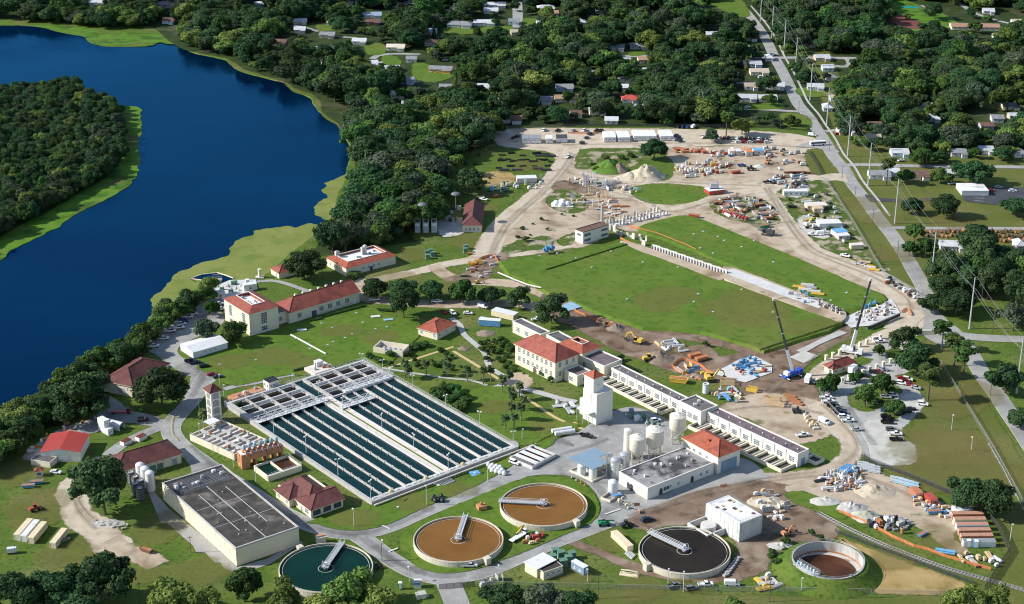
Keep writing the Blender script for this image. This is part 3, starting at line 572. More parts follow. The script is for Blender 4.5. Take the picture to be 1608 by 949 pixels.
def hip_roof(r,z,rise,m,parent,ov=.6,gable_ends=(),fascia='cream',flat_top=0.0):
 la,lb=r['la']+2*ov,r['lb']+2*ov;q=sub(r,-ov,r['la']+ov,-ov,r['lb']+ov);mb=MB()
 c=[v3(RP(q,*p),z)for p in((0,0),(la,0),(la,lb),(0,lb))]
 if la>=lb:e0,e1=v3(RP(q,0 if 'a0' in gable_ends else lb/2,lb/2),z+rise),v3(RP(q,la if 'a1' in gable_ends else la-lb/2,lb/2),z+rise);fs=((c[0],c[1],e1,e0),(c[1],c[2],e1),(c[2],c[3],e0,e1),(c[3],c[0],e0))
 else:e0,e1=v3(RP(q,la/2,0 if 'b0' in gable_ends else la/2),z+rise),v3(RP(q,la/2,lb if 'b1' in gable_ends else lb-la/2),z+rise);fs=((c[0],c[1],e0),(c[1],c[2],e1,e0),(c[2],c[3],e1),(c[3],c[0],e0,e1))
 ccw=(c[1]-c[0]).cross(c[3]-c[0]).z>0
 for f in fs:mb.quad(f if ccw else f[::-1])
 mb.quad([p-Vector((0,0,.01))for p in(c[::-1]if ccw else c)])
 o=mb.build('roof',m,parent)
 fb=MB();fb.prism(poly_of(r,ov-.02),z-.28,z-.012,True,True);fb.build('fascia',fascia,o)
 rb=MB()
 rb.tube([e0+Vector((0,0,.05)),e1+Vector((0,0,.05))],.16,5)
 for p in((c[0],e0),(c[3],e0),(c[1],e1),(c[2],e1))if la>=lb else((c[0],e0),(c[1],e0),(c[2],e1),(c[3],e1)):
  rb.tube([p[0]+Vector((0,0,.04)),p[1]+Vector((0,0,.05))],.13,5)
 rb.build('ridge_cap',m,o)
 return o
def gable_roof(r,z,rise,m,parent,along='u',ov=.4,thick=.12,wall=None):
 q=sub(r,-ov,r['la']+ov,-ov,r['lb']+ov);la,lb=q['la'],q['lb'];mb=MB()
 if along=='u':P=lambda a,b,h:v3(RP(q,a,b),h);L,W=la,lb
 else:P=lambda a,b,h:v3(RP(q,b,a),h);L,W=lb,la
 for s in(0,1):
  b0,b1=(0,W/2)if s==0 else(W,W/2)
  top=[P(0,b0,z),P(L,b0,z),P(L,b1,z+rise),P(0,b1,z+rise)]
  bot=[p-Vector((0,0,thick))for p in top]
  fs=[top,bot[::-1]]+[[top[i],bot[i],bot[(i+1)%4],top[(i+1)%4]]for i in range(4)]
  n=(top[1]-top[0]).cross(top[2]-top[0])
  for f in fs:mb.quad(f if n.z>0 else f[::-1])
 o=mb.build('roof',m,parent)
 if wall:
  w2=sub(r,0,r['la'],0,r['lb']);R2=rise*.96
  Q=(lambda a,b,h:v3(RP(w2,a,b),h))if along=='u' else(lambda a,b,h:v3(RP(w2,b,a),h));L2,W2=(w2['la'],w2['lb'])if along=='u' else(w2['lb'],w2['la'])
  for e in(0,L2):
   a,b,c=Q(e,0,z-.01),Q(e,W2,z-.01),Q(e,W2/2,z+R2-.12);MB().quad([a,b,c]).build('gable_wall',wall,parent)
 return o
def flat_roof(r,z,m,parent,par=.5,tw=.35,pm='white_wall',drop=.0):
 pb=MB();la,lb=r['la'],r['lb'];e=.04
 for q in((-e,la+e,-e,tw),(-e,la+e,lb-tw,lb+e),(-e,tw,tw,lb-tw),(la-tw,la+e,tw,lb-tw)):pb.prism(poly_of(sub(r,*q)),z-.15,z+par,True,True)
 s=MB().quad([v3(p,z+.03)for p in(lambda P:P if(P[1]-P[0]).cross(P[3]-P[0])>0 else P[::-1])(poly_of(sub(r,tw,la-tw,tw,lb-tw)))])
 o=s.build('roof',m,parent);pb.build('parapet',pm,parent);return o
def ring_roof(r,z,w,rise,m,parent,inner='membrane_white',ov=.6):
 mb=MB();q=poly_of(r,ov);i=poly_of(r,-w);
 if(q[1]-q[0]).cross(q[3]-q[0])<0:q,i=q[::-1],i[::-1]
 for k in range(4):
  j=(k+1)%4;mb.quad([v3(q[k],z),v3(q[j],z),v3(i[j],z+rise),v3(i[k],z+rise)]);mb.quad([v3(i[j],z+rise),v3(i[j],z+.5),v3(i[k],z+.5),v3(i[k],z+rise)])
 mb.quad([v3(p,z-.01)for p in q[::-1]])
 o=mb.build('roof',m,parent)
 MB().quad([v3(p,z+.55)for p in i]).build('roof_deck',inner,o)
 cb=MB()
 for k in range(4):cb.beam(v3(i[k],z+rise+.05),v3(i[(k+1)%4],z+rise+.05),.3,.25)
 cb.build('coping','white_wall',o)
 return o
WIN={}
def window_mesh(w,h,nx,ny,fm):
 k=(w,h,nx,ny,fm)
 if k not in WIN:
  f=MB();t=.09
  for x in[0]+[w*i/nx for i in range(1,nx)]+[w]:f.box((x-w/2,-.06,0),(t,.12,h))
  for y in[0]+[h*i/ny for i in range(1,ny)]+[h-t]:f.box((0,-.07,y),(w+t,.13,t))
  f.box((0,-.1,-.1),(w+.3,.22,.1))
  g=MB().box((0,-.02,.03),(w,.08,h-.06))
  WIN[k]=(f.mesh('window',fm),g.mesh('pane','glass'))
 return WIN[k]
def face(r,side):
 if side=='u0':return r['o'],r['u'],-r['v'],r['la']
 if side=='u1':return RP(r,0,r['lb']),r['u'],r['v'],r['la']
 if side=='v0':return r['o'],r['v'],-r['u'],r['lb']
 return RP(r,r['la'],0),r['v'],r['u'],r['lb']
def put(me,name,r,side,t,z,parent,off=0.0):
 o0,d,n,L=face(r,side);p=o0+d*t+n*off
 o=link(name,me,parent);ang=atan2(n.x,-n.y);o.location=(p.x,p.y,z);o.rotation_euler=(0,0,ang);return o
def windows(r,side,parent,n,z,w=1.4,h=1.8,m0=1.5,m1=None,nx=2,ny=2,fm='white_paint',rows=1,dz=3.4,ts=None):
 fme,gme=window_mesh(w,h,nx,ny,fm);L=face(r,side)[3];m1=m0 if m1 is None else m1
 for k in range(rows):
  for i in range(n):
   t=ts[i]if ts else m0+w/2+(L-m0-m1-w)*(i/(n-1)if n>1 else.5)
   o=put(fme,'window',r,side,t,z+k*dz,parent);link('pane',gme,o)
def door(r,side,parent,t,w=1.1,h=2.3,m='grey_metal',fm='white_paint',name='door'):
 f=MB();f.box((-w/2,-.05,0),(.1,.12,h));f.box((w/2,-.05,0),(.1,.12,h));f.box((0,-.05,h),(w+.2,.12,.12))
 o=put(MB().box((0,-.01,0),(w,.06,h)).mesh('door',m),name,r,side,t,.02,parent);link('frame',f.mesh('frame',fm),o);return o
def rollup(r,side,parent,t,w,h,m='blue_roof'):
 d=MB()
 for i in range(int(h/.4)):d.box((0,-.02-(.03 if i%2 else 0),i*.4),(w,.08,.385))
 return put(d.mesh('roller_door',m),'roller_door',r,side,t,.02,parent)
def arch(r,side,parent,t,w,h,m='dark_metal'):
 d=MB();pts=[(-w/2,0),(w/2,0)]+[(w/2*cos(a),h-w/2+w/2*sin(a))for a in[pi*k/8 for k in range(9)]]
 d.quad([(x,-.05,z)for x,z in pts]);return put(d.mesh('arched_opening',m),'arched_opening',r,side,t,.02,parent)
def bld(name,label,r,cat='building',group=None):
 c=RP(r,r['la']/2,r['lb']/2);return empty(name,(c.x,c.y,0),label,cat,group)
def roof_unit(parent,p,z,d,m='galvanised',name='roof_unit',rz=0):
 return MB().box((p.x,p.y,z),d,rz).box((p.x,p.y,z+d[2]),(d[0]*.5,d[1]*.5,.15),rz).build(name,m,parent)
def vent(parent,p,z,r=.3,h=.8,m='silver'):
 return MB().lathe((p.x,p.y,z),[(r*.6,0),(r*.6,h*.6),(r,h*.6),(r*.9,h)],8).build('vent',m,parent)
def ang(r):return atan2(r['u'].y,r['u'].x)

# --- red metal shed
r=rect3((125,710),(64,710),(153,682),4.5);b=bld('metal_shed','metal shed with bright red ribbed roof beside the river trees',r)
walls(r,0,4.6,'white_wall',b);rf=gable_roof(r,4.6,1.5,'red_metal',b,'v',.3,wall='white_wall')
sm=MB()
for i in range(1,30):
 for s in(0,1):
  t=r['lb']*i/30;a0,a1=(-.3,r['la']/2)if s==0 else(r['la']+.3,r['la']/2)
  sm.beam(v3(RP(r,a0,t),4.64),v3(RP(r,a1,t),6.14),.1,.06)
sm.build('roof_seam','red_metal',rf)
rollup(r,'u0',b,7,4,3.4,'white_metal');windows(r,'v0',b,3,2.2,1.2,1.2,2)
r2=rect3((78,727),(48,722),(84,717),2.6);b=bld('lean_to','low cream lean-to with dark roof in front of red shed',r2,'shed');walls(r2,0,2.6,'cream',b);flat_roof(r2,2.6,'membrane_dark',b,.15,.2,'cream')
# --- maroon hip building by the river
r=rect3((208,607),(265,570.7),(160,597.5),5.6);b=bld('workshop_building','cream workshop with maroon hip roof beside the river car park',r);walls(r,0,5.6,'cream',b);hip_roof(r,5.6,4.2,'maroon_tile',b)
windows(r,'u0',b,6,2.6,.9,1.1,3);windows(r,'v0',b,2,3.4,.8,.9,3);rollup(r,'v0',b,r['lb']*.38,3.6,3.8,'galvanised')
# --- white low shed
r=rect3((303,553.5),(357,538),(280.6,541),3.3);b=bld('storage_shed','long low white metal shed at the edge of the front lawn',r,'shed');walls(r,0,3.3,'white_metal',b);gable_roof(r,3.3,1.2,'white_metal',b,'u',.3,wall='white_metal');door(r,'u0',b,4,m='white_metal');windows(r,'u0',b,3,1.4,1,1,6)
# --- maroon hip building by the tanks
r=rect3((182,742),(284,712),(150.5,724),4.4);b=bld('pump_house','long cream building with maroon hip roof behind three white tanks',r);walls(r,0,4.4,'cream',b);hip_roof(r,4.4,4.0,'maroon_tile',b,.9)
windows(r,'u0',b,7,3.2,1.6,.5,4,nx=1,ny=1);door(r,'u0',b,r['la']-3,2.4,3.0);windows(r,'v0',b,3,1.4,1.2,1.5,2)
# --- grey flat-roofed block
r=rect3((370,863),(469,829),(238,765),7.2);b=bld('filter_building','big cream block with stained dark flat roof, open grating at one end',r)
GB=r;walls(r,0,7.2,'cream_yellow',b);flat_roof(r,7.2,'membrane_streak',b,.55,.5,'concrete')
pl=MB()
for i in range(17):
 t=r['lb']*(i+.5)/17;p=RP(r,-.03,t);pl.box((p.x,p.y,0),(.1,.35,6.9),ang(r))
pl.build('pilaster','cream_yellow',b)
for t in(.08,.3,.5,.72,.9):door(r,'v0',b,r['lb']*t,1.1,2.3,'cream')
door(r,'u0',b,r['la']*.3,4,4.2,'cream_yellow')
for a in(.28,.72):
 pb=MB();q0,q1=RP(r,r['la']*a,r['lb']*.18),RP(r,r['la']*a,r['lb']*.72);pb.tube([v3(q0,7.45),v3(q1,7.45)],.1);
 for k in range(9):q=q0.lerp(q1,k/8);pb.box((q.x,q.y,7.22),(.3,.3,.35))
 pb.build('roof_pipe','concrete_light',b)
jb=MB()
for a in(.5,):jb.beam(v3(RP(r,r['la']*a,1),7.27),v3(RP(r,r['la']*a,r['lb']*.8),7.27),.35,.08)
for t in(.3,.55):jb.beam(v3(RP(r,.6,r['lb']*t),7.27),v3(RP(r,r['la']-.6,r['lb']*t),7.27),.2,.07)
jb.build('roof_joint','concrete',b)
for k in range(14):
 p=RP(r,r['la']*RNG.uniform(.1,.9),r['lb']*RNG.uniform(.06,.7));vent(b,p,7.23,RNG.uniform(.2,.4),RNG.uniform(.4,.8))
for k in range(11):
 p=RP(r,r['la']*RNG.uniform(.1,.9),r['lb']*RNG.uniform(.83,.95));roof_unit(b,p,7.23,(RNG.uniform(.8,2),RNG.uniform(.6,1.4),RNG.uniform(.6,1.6)),RNG.choice(['galvanised','grey_metal','white_metal']),'roof_pump',ang(r))
pp=MB()
for k in range(8):
 t=r['lb']*(.82+.018*k);pp.tube([v3(RP(r,r['la']*.08,t),7.7),v3(RP(r,r['la']*.92,t),7.7)],.09,5)
for k in range(12):q=RP(r,r['la']*(.08+.07*k),r['lb']*.79);pp.beam(v3(q,7.2),v3(q,8.5),.06,.06)
pp.tube([v3(RP(r,r['la']*.06,r['lb']*.79),8.5),v3(RP(r,r['la']*.94,r['lb']*.79),8.5)],.05,5);pp.tube([v3(RP(r,r['la']*.06,r['lb']*.79),7.9),v3(RP(r,r['la']*.94,r['lb']*.79),7.9)],.05,5)
pp.build('pipe_rack','galvanised',b)
# --- little cross-roofed control house
r=rect3((488,801),(538.5,783),(432,764),3.7);b=bld('control_house','cream control house with crossed maroon roofs beside the settling basin',r,'house');walls(r,0,3.7,'cream',b)
la,lb=r['la'],r['lb'];m_=sub(r,la*.12,la*.86,lb*.2,lb);hip_roof(m_,3.7,4.0,'maroon_tile',b,.9)
q=sub(r,la*.02,la*.98,-.02,lb*.46);hip_roof(q,3.69,2.7,'maroon_tile',b,.8,gable_ends=('a1',));q2=sub(r,-2.2,la*.5,lb*.5,lb*.92);walls(q2,0,3.68,'cream',b,'wing_wall');hip_roof(q2,3.68,2.9,'maroon_tile',b,.8)
windows(r,'u0',b,3,.9,3.2,2.3,1.0,nx=4,ny=2,fm='dark_metal');windows(r,'v1',b,2,.9,2.4,2.0,3);windows(r,'v0',b,1,.9,2.4,2.0,1.5,nx=3,ts=[3.2]);windows(q2,'v0',b,2,1.1,1.2,1.5,1.5);door(r,'v0',b,7)
# --- stair tower
r=rect3((329,619),(350,613),(313.5,611.5),15.2);r=sub(r,.9,r['la']-.9,.9,r['lb']-.9);b=bld('stair_tower','square cream tower with maroon pyramid roof and stacked arched grilles',r,'tower');walls(r,0,15.2,'white_wall',b);hip_roof(r,15.2,2.6,'maroon_tile',b,.9)
for sd_ in('u0','v0','u1','v1'):
 L=face(r,sd_)[3]
 for k in range(4):
  w_,h_=L*.66,3.1;pts=[(-w_/2,0),(w_/2,0)]+[(w_/2*cos(a),h_-.9+.9*sin(a))for a in[pi*j/8 for j in range(9)]]
  g=MB().quad([(x,-.03,z)for x,z in pts]);go=put(g.mesh('arched_grille','grey_metal' if k else 'galvanised'),'arched_grille',r,sd_,L/2,1.0+k*3.55,b)
  bars=MB()
  for j in range(-3,4):bars.box((j*w_/8,-.08,0),(.12,.08,h_*.86))
  for j in range(5):bars.box((0,-.08,.3+j*.6),(w_*.95,.07,.1))
  link('bars',bars.mesh('bars','concrete'),go)
# --- small white building with black roof at the basin head
r=rect3((422,601),(437.5,596),(408,598),4.4,lb=4.6);b=bld('valve_house','small white block with black flat roof at the basin head',r,'building');walls(r,0,4.4,'white_wall',b);flat_roof(r,4.4,'black_plastic',b,.12,.25,'black_plastic');windows(r,'u0',b,3,2.0,.6,.9,.8,nx=1,ny=1,fm='grey_metal');door(r,'u0',b,4.2,.9,2);windows(r,'v0',b,2,2.0,.6,.9,.8,nx=1,ny=1,fm='grey_metal')
# --- three-storey laboratory + wing
r=rect3((391,493.3),(436.5,481),(347.5,470),11.6);b=bld('laboratory_block','three-storey cream block with red tile rim and white roof deck',r);walls(r,0,11.6,'cream',b);ring_roof(r,11.6,4.5,2.1,'red_tile',b)
windows(r,'u0',b,1,4.6,3.2,5.8,0,nx=3,ny=5,ts=[r['la']*.5]);windows(r,'u0',b,1,1.0,3.2,2.4,0,nx=3,ny=2,ts=[r['la']*.5]);windows(r,'v0',b,2,4.6,2.6,5.8,0,nx=3,ny=5,ts=[r['lb']*.22,r['lb']*.75]);windows(r,'v0',b,2,1.0,2.6,2.2,0,nx=3,ny=2,ts=[r['lb']*.22,r['lb']*.75])
for k in range(7):roof_unit(b,RP(r,r['la']*RNG.uniform(.35,.65),r['lb']*RNG.uniform(.25,.75)),12.16,(RNG.uniform(.6,1.6),RNG.uniform(.6,1.4),RNG.uniform(.5,1.2)),RNG.choice(['white_metal','grey_metal']),rz=ang(r))
LAB=r
r=rect3((454,491.5),(564,458.5),(440,484),5.8,lb=14.5);b=bld('office_wing','long single-storey cream wing with red tile roof beside three-storey block',r);walls(r,0,5.8,'cream',b);hip_roof(r,5.8,4.4,'red_tile',b,.6,gable_ends=('a1',))
windows(r,'u0',b,5,1.7,2.6,2.6,0,nx=3,ny=3,ts=[r['la']*t for t in(.14,.45,.57,.69,.82)]);door(r,'u0',b,r['la']*.345,3.0,3.2,'glass');door(r,'u0',b,r['la']*.93,1.1,2.4,'white_paint')
gw=MB().quad([v3(RP(r,r['la']+.01,0),5.79),v3(RP(r,r['la']+.01,r['lb']),5.79),v3(RP(r,r['la']+.01,r['lb']/2),9.6)]);gw.build('gable_wall','cream',b)
for k in range(7):roof_unit(b,RP(r,r['la']*(.22+.11*k),r['lb']*.56),9.4,(1.1,.9,1.4),'white_wall','chimney',ang(r))
q=sub(r,-7.5,.0,2.5,11);walls(q,0,5.6,'cream',b,'link_wall');flat_roof(q,5.6,'membrane_dark',b,.3,.3,'cream');windows(q,'u0',b,1,1.7,2.2,2.4,1.5,nx=3,ny=3)
# --- chlorine house: red rim roof
r=rect3((543.6,421.3),(621,401.3),(506,406.5),4.8);b=bld('chemical_building','cream building with red tile rim, white roof and chimney stacks by the woods',r);walls(r,0,4.8,'cream',b);ring_roof(r,4.8,3.6,1.7,'red_tile_bright',b)
windows(r,'u0',b,4,1.6,1.2,1.5,10);door(r,'u0',b,r['la']*.5,2,2.4,'dark_metal');windows(r,'v0',b,3,1.7,1.1,1.3,3)
for t,h in((.52,3.6),(.57,4.4),(.54,3.0),(.12,2.6),(.09,2.8)):p=RP(r,r['la']*t+1,r['lb']*(.55 if t>.3 else.8));MB().box((p.x,p.y,5.4),(1.4,1.4,h),ang(r)).box((p.x,p.y,5.4+h),(1.7,1.7,.3),ang(r)).box((p.x,p.y,5.7+h),(.8,.8,.4),ang(r)).build('chimney','concrete_light',b)
for k in range(5):roof_unit(b,RP(r,r['la']*RNG.uniform(.25,.8),r['lb']*RNG.uniform(.35,.6)),5.37,(RNG.uniform(.6,1.4),.8,.7),'grey_metal',rz=ang(r))
# --- small hut
r=rect3((438,429.5),(460.5,424),(421,423),3.1);b=bld('riverside_hut','small cream hut with red pyramid roof near the water intake',r,'hut');walls(r,0,3.1,'cream',b);hip_roof(r,3.1,2.7,'red_tile',b,.5);windows(r,'u0',b,2,1.2,.8,1,1.2);door(r,'v0',b,3)
# --- purple-roofed electrical building
r=rect3((726.5,354),(756,354.2),(727,322),4.2);b=bld('switchgear_building','narrow cream building with steep maroon roof beside white transformers',r);walls(r,0,4.2,'cream',b);hip_roof(r,4.2,3.6,'maroon_tile',b,.6,gable_ends=('b1',));windows(r,'u0',b,4,1.2,1.0,1.7,1.2)
# --- two-storey white block on site
r=rect3((915.7,365.3),(956,353.3),(903,360.5),7.0);b=bld('control_building','two-storey white block with flat brown roof beside the trench',r);walls(r,0,7.0,'white_wall',b);flat_roof(r,7.0,'brown_roof',b,.3,.5,'brown_roof');windows(r,'u0',b,2,1.3,4.6,1.3,1.0,nx=5,ny=2,fm='grey_metal',rows=2,dz=3.1);windows(r,'v0',b,1,4.4,2.6,1.2,1.0,nx=4,ny=2,fm='grey_metal');door(r,'v0',b,r['lb']*.5,2.2,2.6,'white_metal')
p=RP(r,r['la']*.7,r['lb']*.9);
# --- little house on the lawn
r=rect3((686.5,523),(715,507.5),(660.5,512.5),3.8);b=bld('garden_house','small cream house with bright red hip roof beside the curved path',r,'house');walls(r,0,3.8,'cream',b);hip_roof(r,3.8,2.6,'red_tile_bright',b,.7);windows(r,'u0',b,3,1.3,1.1,1.5,1.3);windows(r,'v0',b,2,1.3,1.1,1.5,1.3)
# --- roofless enclosure
r=rect3((632,552),(642.8,541.5),(598,534),3.0);b=bld('walled_enclosure','roofless cream walled enclosure with machines inside on the lawn',r,'enclosure');wb=MB();la,lb=r['la'],r['lb']
for q in((0,la,0,.4),(0,la,lb-.4,lb),(la-.4,la,.4,lb-.4),(0,.4,.4,lb*.35),(0,.4,lb*.6,lb-.4)):wb.prism(poly_of(sub(r,*q)),0,3.0)
wb.build('wall','cream',b);MB().prism(poly_of(sub(r,.4,la-.4,.4,lb-.4)),0,.5).build('floor_slab','concrete',b)
for k in range(4):p=RP(r,la*.5,lb*(.2+.18*k));MB().box((p.x,p.y,.5),(1.6,1.4,1.3),ang(r)).lathe((p.x,p.y,1.8),[(.5,0),(.5,.4)],10).build('machine','galvanised',b)
# --- old pumping station (main building)
r=rect3((872,569),(907.5,556),(811,539),10.2);b=bld('old_pumping_station','two-storey cream hall with large red hip roof at centre of plant',r);walls(r,0,10.2,'cream',b);hip_roof(r,10.2,5.2,'red_tile',b,.8)
windows(r,'v0',b,8,2.4,1.5,2.6,2.2,nx=2,ny=3,rows=2,dz=4.4);windows(r,'u0',b,3,2.4,1.5,2.6,2.0,nx=2,ny=3,rows=2,dz=4.4);door(r,'v0',b,r['lb']*.5,2.4,3.4,'brown_roof')
br=MB()
for i in range(10):t=r['lb']*i/9;p=RP(r,-.08,t);br.box((p.x,p.y,9.2),(.25,.5,.9),ang(r))
br.build('bracket','cream',b)
PS=r
q=rect3((914.5,555),(944,543.5),(881.6,538),8.2);b=bld('machine_hall','lower cream hall with red rim roof and dark deck behind main hall',q);walls(q,0,8.2,'cream',b);ring_roof(q,8.2,4.0,2.0,'red_tile_bright',b,'membrane_purple')
def flatb(name,label,F,A,B,z,m='membrane_dark',wall='cream',par=.6,lb=None,pm='white_wall'):
 r=rect3(F,A,B,z,lb);b=bld(name,label,r);walls(r,0,z,wall,b);flat_roof(r,z,m,b,par,.4,pm);return r,b
r,b=flatb('north_gallery','low white gallery with dark flat roof at far end of main hall',(849,527),(805,506),(864,522),5.4,'membrane_dark');windows(r,'u0',b,3,1.6,2.2,2.4,3,nx=3,ny=3)
r,b=flatb('boiler_room','flat dark-roofed cream block tucked behind the large red hip roof',(884,541),(858,527),(902,534),7.6,'membrane_dark')
r,b=flatb('engine_room','square cream block with purple-black roof right of red rim roof',(949,577),(977,566),(913.5,557),6.0,'membrane_purple');windows(r,'v0',b,2,1.6,2.6,2.8,3,nx=3,ny=3)
ER=r
r,b=flatb('annex_block','low cream annex with dark roof in front of square block',(906.6,592),(928.5,584),(885,582.5),4.8,'membrane_purple');windows(r,'u0',b,1,1.4,1.6,2.0,1);windows(r,'v0',b,1,1.4,2.6,2.2,1,nx=3,ny=3)
# --- filter galleries
def gallery(name,label,F,A,B,z,nwin,m):
 r=rect3(F,A,B,z);b=bld(name,label,r);walls(r,0,z,'white_wall',b);flat_roof(r,z,m,b,.5,.35,'white_wall')
 for i in range(nwin):
  t=r['la']*(i+.5)/nwin
  windows(r,'u0',b,1,1.6,2.9,2.5,0,nx=4,ny=3,ts=[t])
  p=RP(r,t+r['la']/nwin/2*.98,-.14);MB().box((p.x,p.y,0),(.5,.3,z+.2),ang(r)).build('pilaster','white_wall',b)
  p=RP(r,t,-.12);MB().box((p.x,p.y,z-.55),(r['la']/nwin*.8,.16,.18),ang(r)).build('moulding','white_wall',b)
  vent(b,RP(r,t,r['lb']*.5),z+.03,.3,.5,'membrane_white')
 return r,b
g1,b=gallery('filter_gallery','long white gallery with dark roof between main hall and head block',(960,579),(1066,631.5),(973,573),5.2,8,'membrane_dark')
g2,b=gallery('filter_gallery','long white gallery with purple-black roof ending at the curved lane',(1110.6,648.5),(1253,714.5),(1127,641),5.8,8,'membrane_purple')
door(g2,'v1',b,g2['lb']*.5,2.6,3.4,'blue_roof')
r,b=flatb('head_block','white block with square dark roof joining the two galleries',(1101,648.5),(1066.5,631.5),(1130,639.5),6.6,'membrane_dark','white_wall');windows(r,'u0',b,3,1.8,2.6,2.5,2.0,nx=4,ny=3);roof_unit(b,RP(r,r['la']*.5,r['lb']*.3),6.64,(1.6,1.2,.9),'white_metal');roof_unit(b,RP(r,r['la']*.6,r['lb']*.65),6.64,(1.2,1.2,1.),'white_metal')
# --- filter cells beside the galleries
def cells(label,g,side,depth,n,a0,a1,gap,end=0):
 """row of open concrete filter cells along a gallery"""
 o=g['o'];v=-g['v']if side<0 else g['v'];base=RP(g,a0,-gap if side<0 else g['lb']+gap)
 r=dict(o=base,u=g['u'],v=v,la=a1-a0,lb=depth);e=bld('filter_cells',label,r,'filter cells');H=1.5
 wb=MB()
 for q in((0,r['la'],0,.5),(0,r['la'],depth-.5,depth),(0,.5,.5,depth-.5),(r['la']-.5,r['la'],.5,depth-.5)):wb.prism(poly_of(sub(r,*q)),0,H)
 wb.build('outer_wall','cream',e)
 MB().prism(poly_of(sub(r,.5,r['la']-.5,.5,depth-.5)),0,.55).build('water','filter_water',e)
 for i in range(1,n):
  t=r['la']*i/n
  for d in(-.75,.75):MB().prism(poly_of(sub(r,t+d-.35,t+d+.35,.5,depth-.5)),0,H-.01+.05).build('cell_wall','cream' if d>0 else 'concrete',e)
  MB().prism(poly_of(sub(r,t-.4,t+.4,.5,depth-.5)),.56,.7).build('channel','dark_metal',e)
 return r
cells('open filter cells in front of the near-end white gallery',g2,-1,8.5,10,-3.0,g2['la']-1,.12)
cells('open filter cells in front of the upper white gallery',g1,-1,7.5,9,-1.5,g1['la']-3,.12)
cells('open filter cells hidden behind the near-end white gallery',g2,1,5.5,8,3.0,g2['la']+4,.12)
# --- lime tower
r=rect3((937,622),(962.5,613),(914.5,611.5),14.0);b=bld('chemical_tower','tall windowless white tower with stepped top and red pyramid cap',r,'tower');walls(r,0,14.0,'white_wall',b);flat_roof(r,14.0,'membrane_white',b,.5,.3)
q=sub(r,r['la']*.04,r['la']*.66,r['lb']*.3,r['lb']*.98);walls(q,13.9,21,'white_wall',b,'upper_wall');hip_roof(q,21,2.2,'red_tile_bright',b,.35);windows(q,'u0',b,1,17,.8,.9,1);windows(q,'v0',b,1,15.2,.8,.9,2)
lb_=MB();p0=RP(r,-.3,r['lb']*.4)
for k in(-.3,.3):lb_.tube([(p0.x+k,p0.y,0),(p0.x+k,p0.y,14)],.05,4)
for k in range(28):lb_.beam((p0.x-.3,p0.y,.5*k),(p0.x+.3,p0.y,.5*k),.05,.05)
lb_.build('ladder','galvanised',b)
q=sub(r,2,r['la']-1,r['lb'],r['lb']+4.5);walls(q,0,7.5,'white_wall',b,'annex_wall')
dk=MB();dq=sub(r,-3.6,-.1,1.0,r['lb']);dk.prism(poly_of(dq),5.8,6.1,True,True)
for k in range(7):p=RP(dq,0,dq['lb']*k/6);dk.box((p.x,p.y,6.1),(.08,.08,1.1))
for z in(6.6,7.15):dk.beam(v3(RP(dq,0,0),z),v3(RP(dq,0,dq['lb']),z),.07,.07)
for k in(0,.5,1):p=RP(dq,.2,dq['lb']*k);dk.box((p.x,p.y,0),(.25,.25,5.8))
dk.build('side_deck','white_paint',b)
r,b=flatb('residue_building','cream block with blotchy black and grey roof beside silos',(1017,768),(1121,727.5),(968.6,743),5.0,'membrane_blotchy','white_wall',.4)
for t in(.2,.34,.46,.67,.8,.9):arch(r,'u0',b,r['la']*t,1.7,3.0,'dark_metal')if t in(.2,.67)else windows(r,'u0',b,1,1.4,1.2,1.5,0,ts=[r['la']*t])
windows(r,'u0',b,1,1.2,3.2,1.8,0,nx=2,ny=1,ts=[r['la']*.28]);arch(r,'v0',b,r['lb']*.66,1.8,3.0);arch(r,'v0',b,r['lb']*.55,1.8,3.0)
for t in(.12,.3):arch(r,'v0',b,r['lb']*t,2.2,3.6,'cream')
for k in range(13):roof_unit(b,RP(r,r['la']*RNG.uniform(.08,.92),r['lb']*RNG.uniform(.15,.85)),5.04,(RNG.uniform(.5,1.3),RNG.uniform(.5,1.1),RNG.uniform(.3,.9)),RNG.choice(['white_metal','galvanised','membrane_white','grey_metal']),rz=ang(r))
# --- red-roofed garage
r=rect3((1128,717.5),(1162.5,704.5),(1069,689),8.0);b=bld('garage_hall','tall white hall with red hip roof and wide blue-grey roller door',r);walls(r,0,8.0,'white_wall',b);hip_roof(r,8.0,3.6,'red_tile_bright',b,.7);rollup(r,'u0',b,r['la']*.5,r['la']*.72,5.4);arch(r,'v0',b,r['lb']*.3,2.2,4.0,'dark_metal');windows(r,'v0',b,3,4.2,1.4,1.6,6);p=RP(r,r['la']*.3,r['lb']*.45);MB().box((p.x,p.y,10.2),(1.2,1.2,.7),ang(r)).build('roof_hatch','red_tile',b)
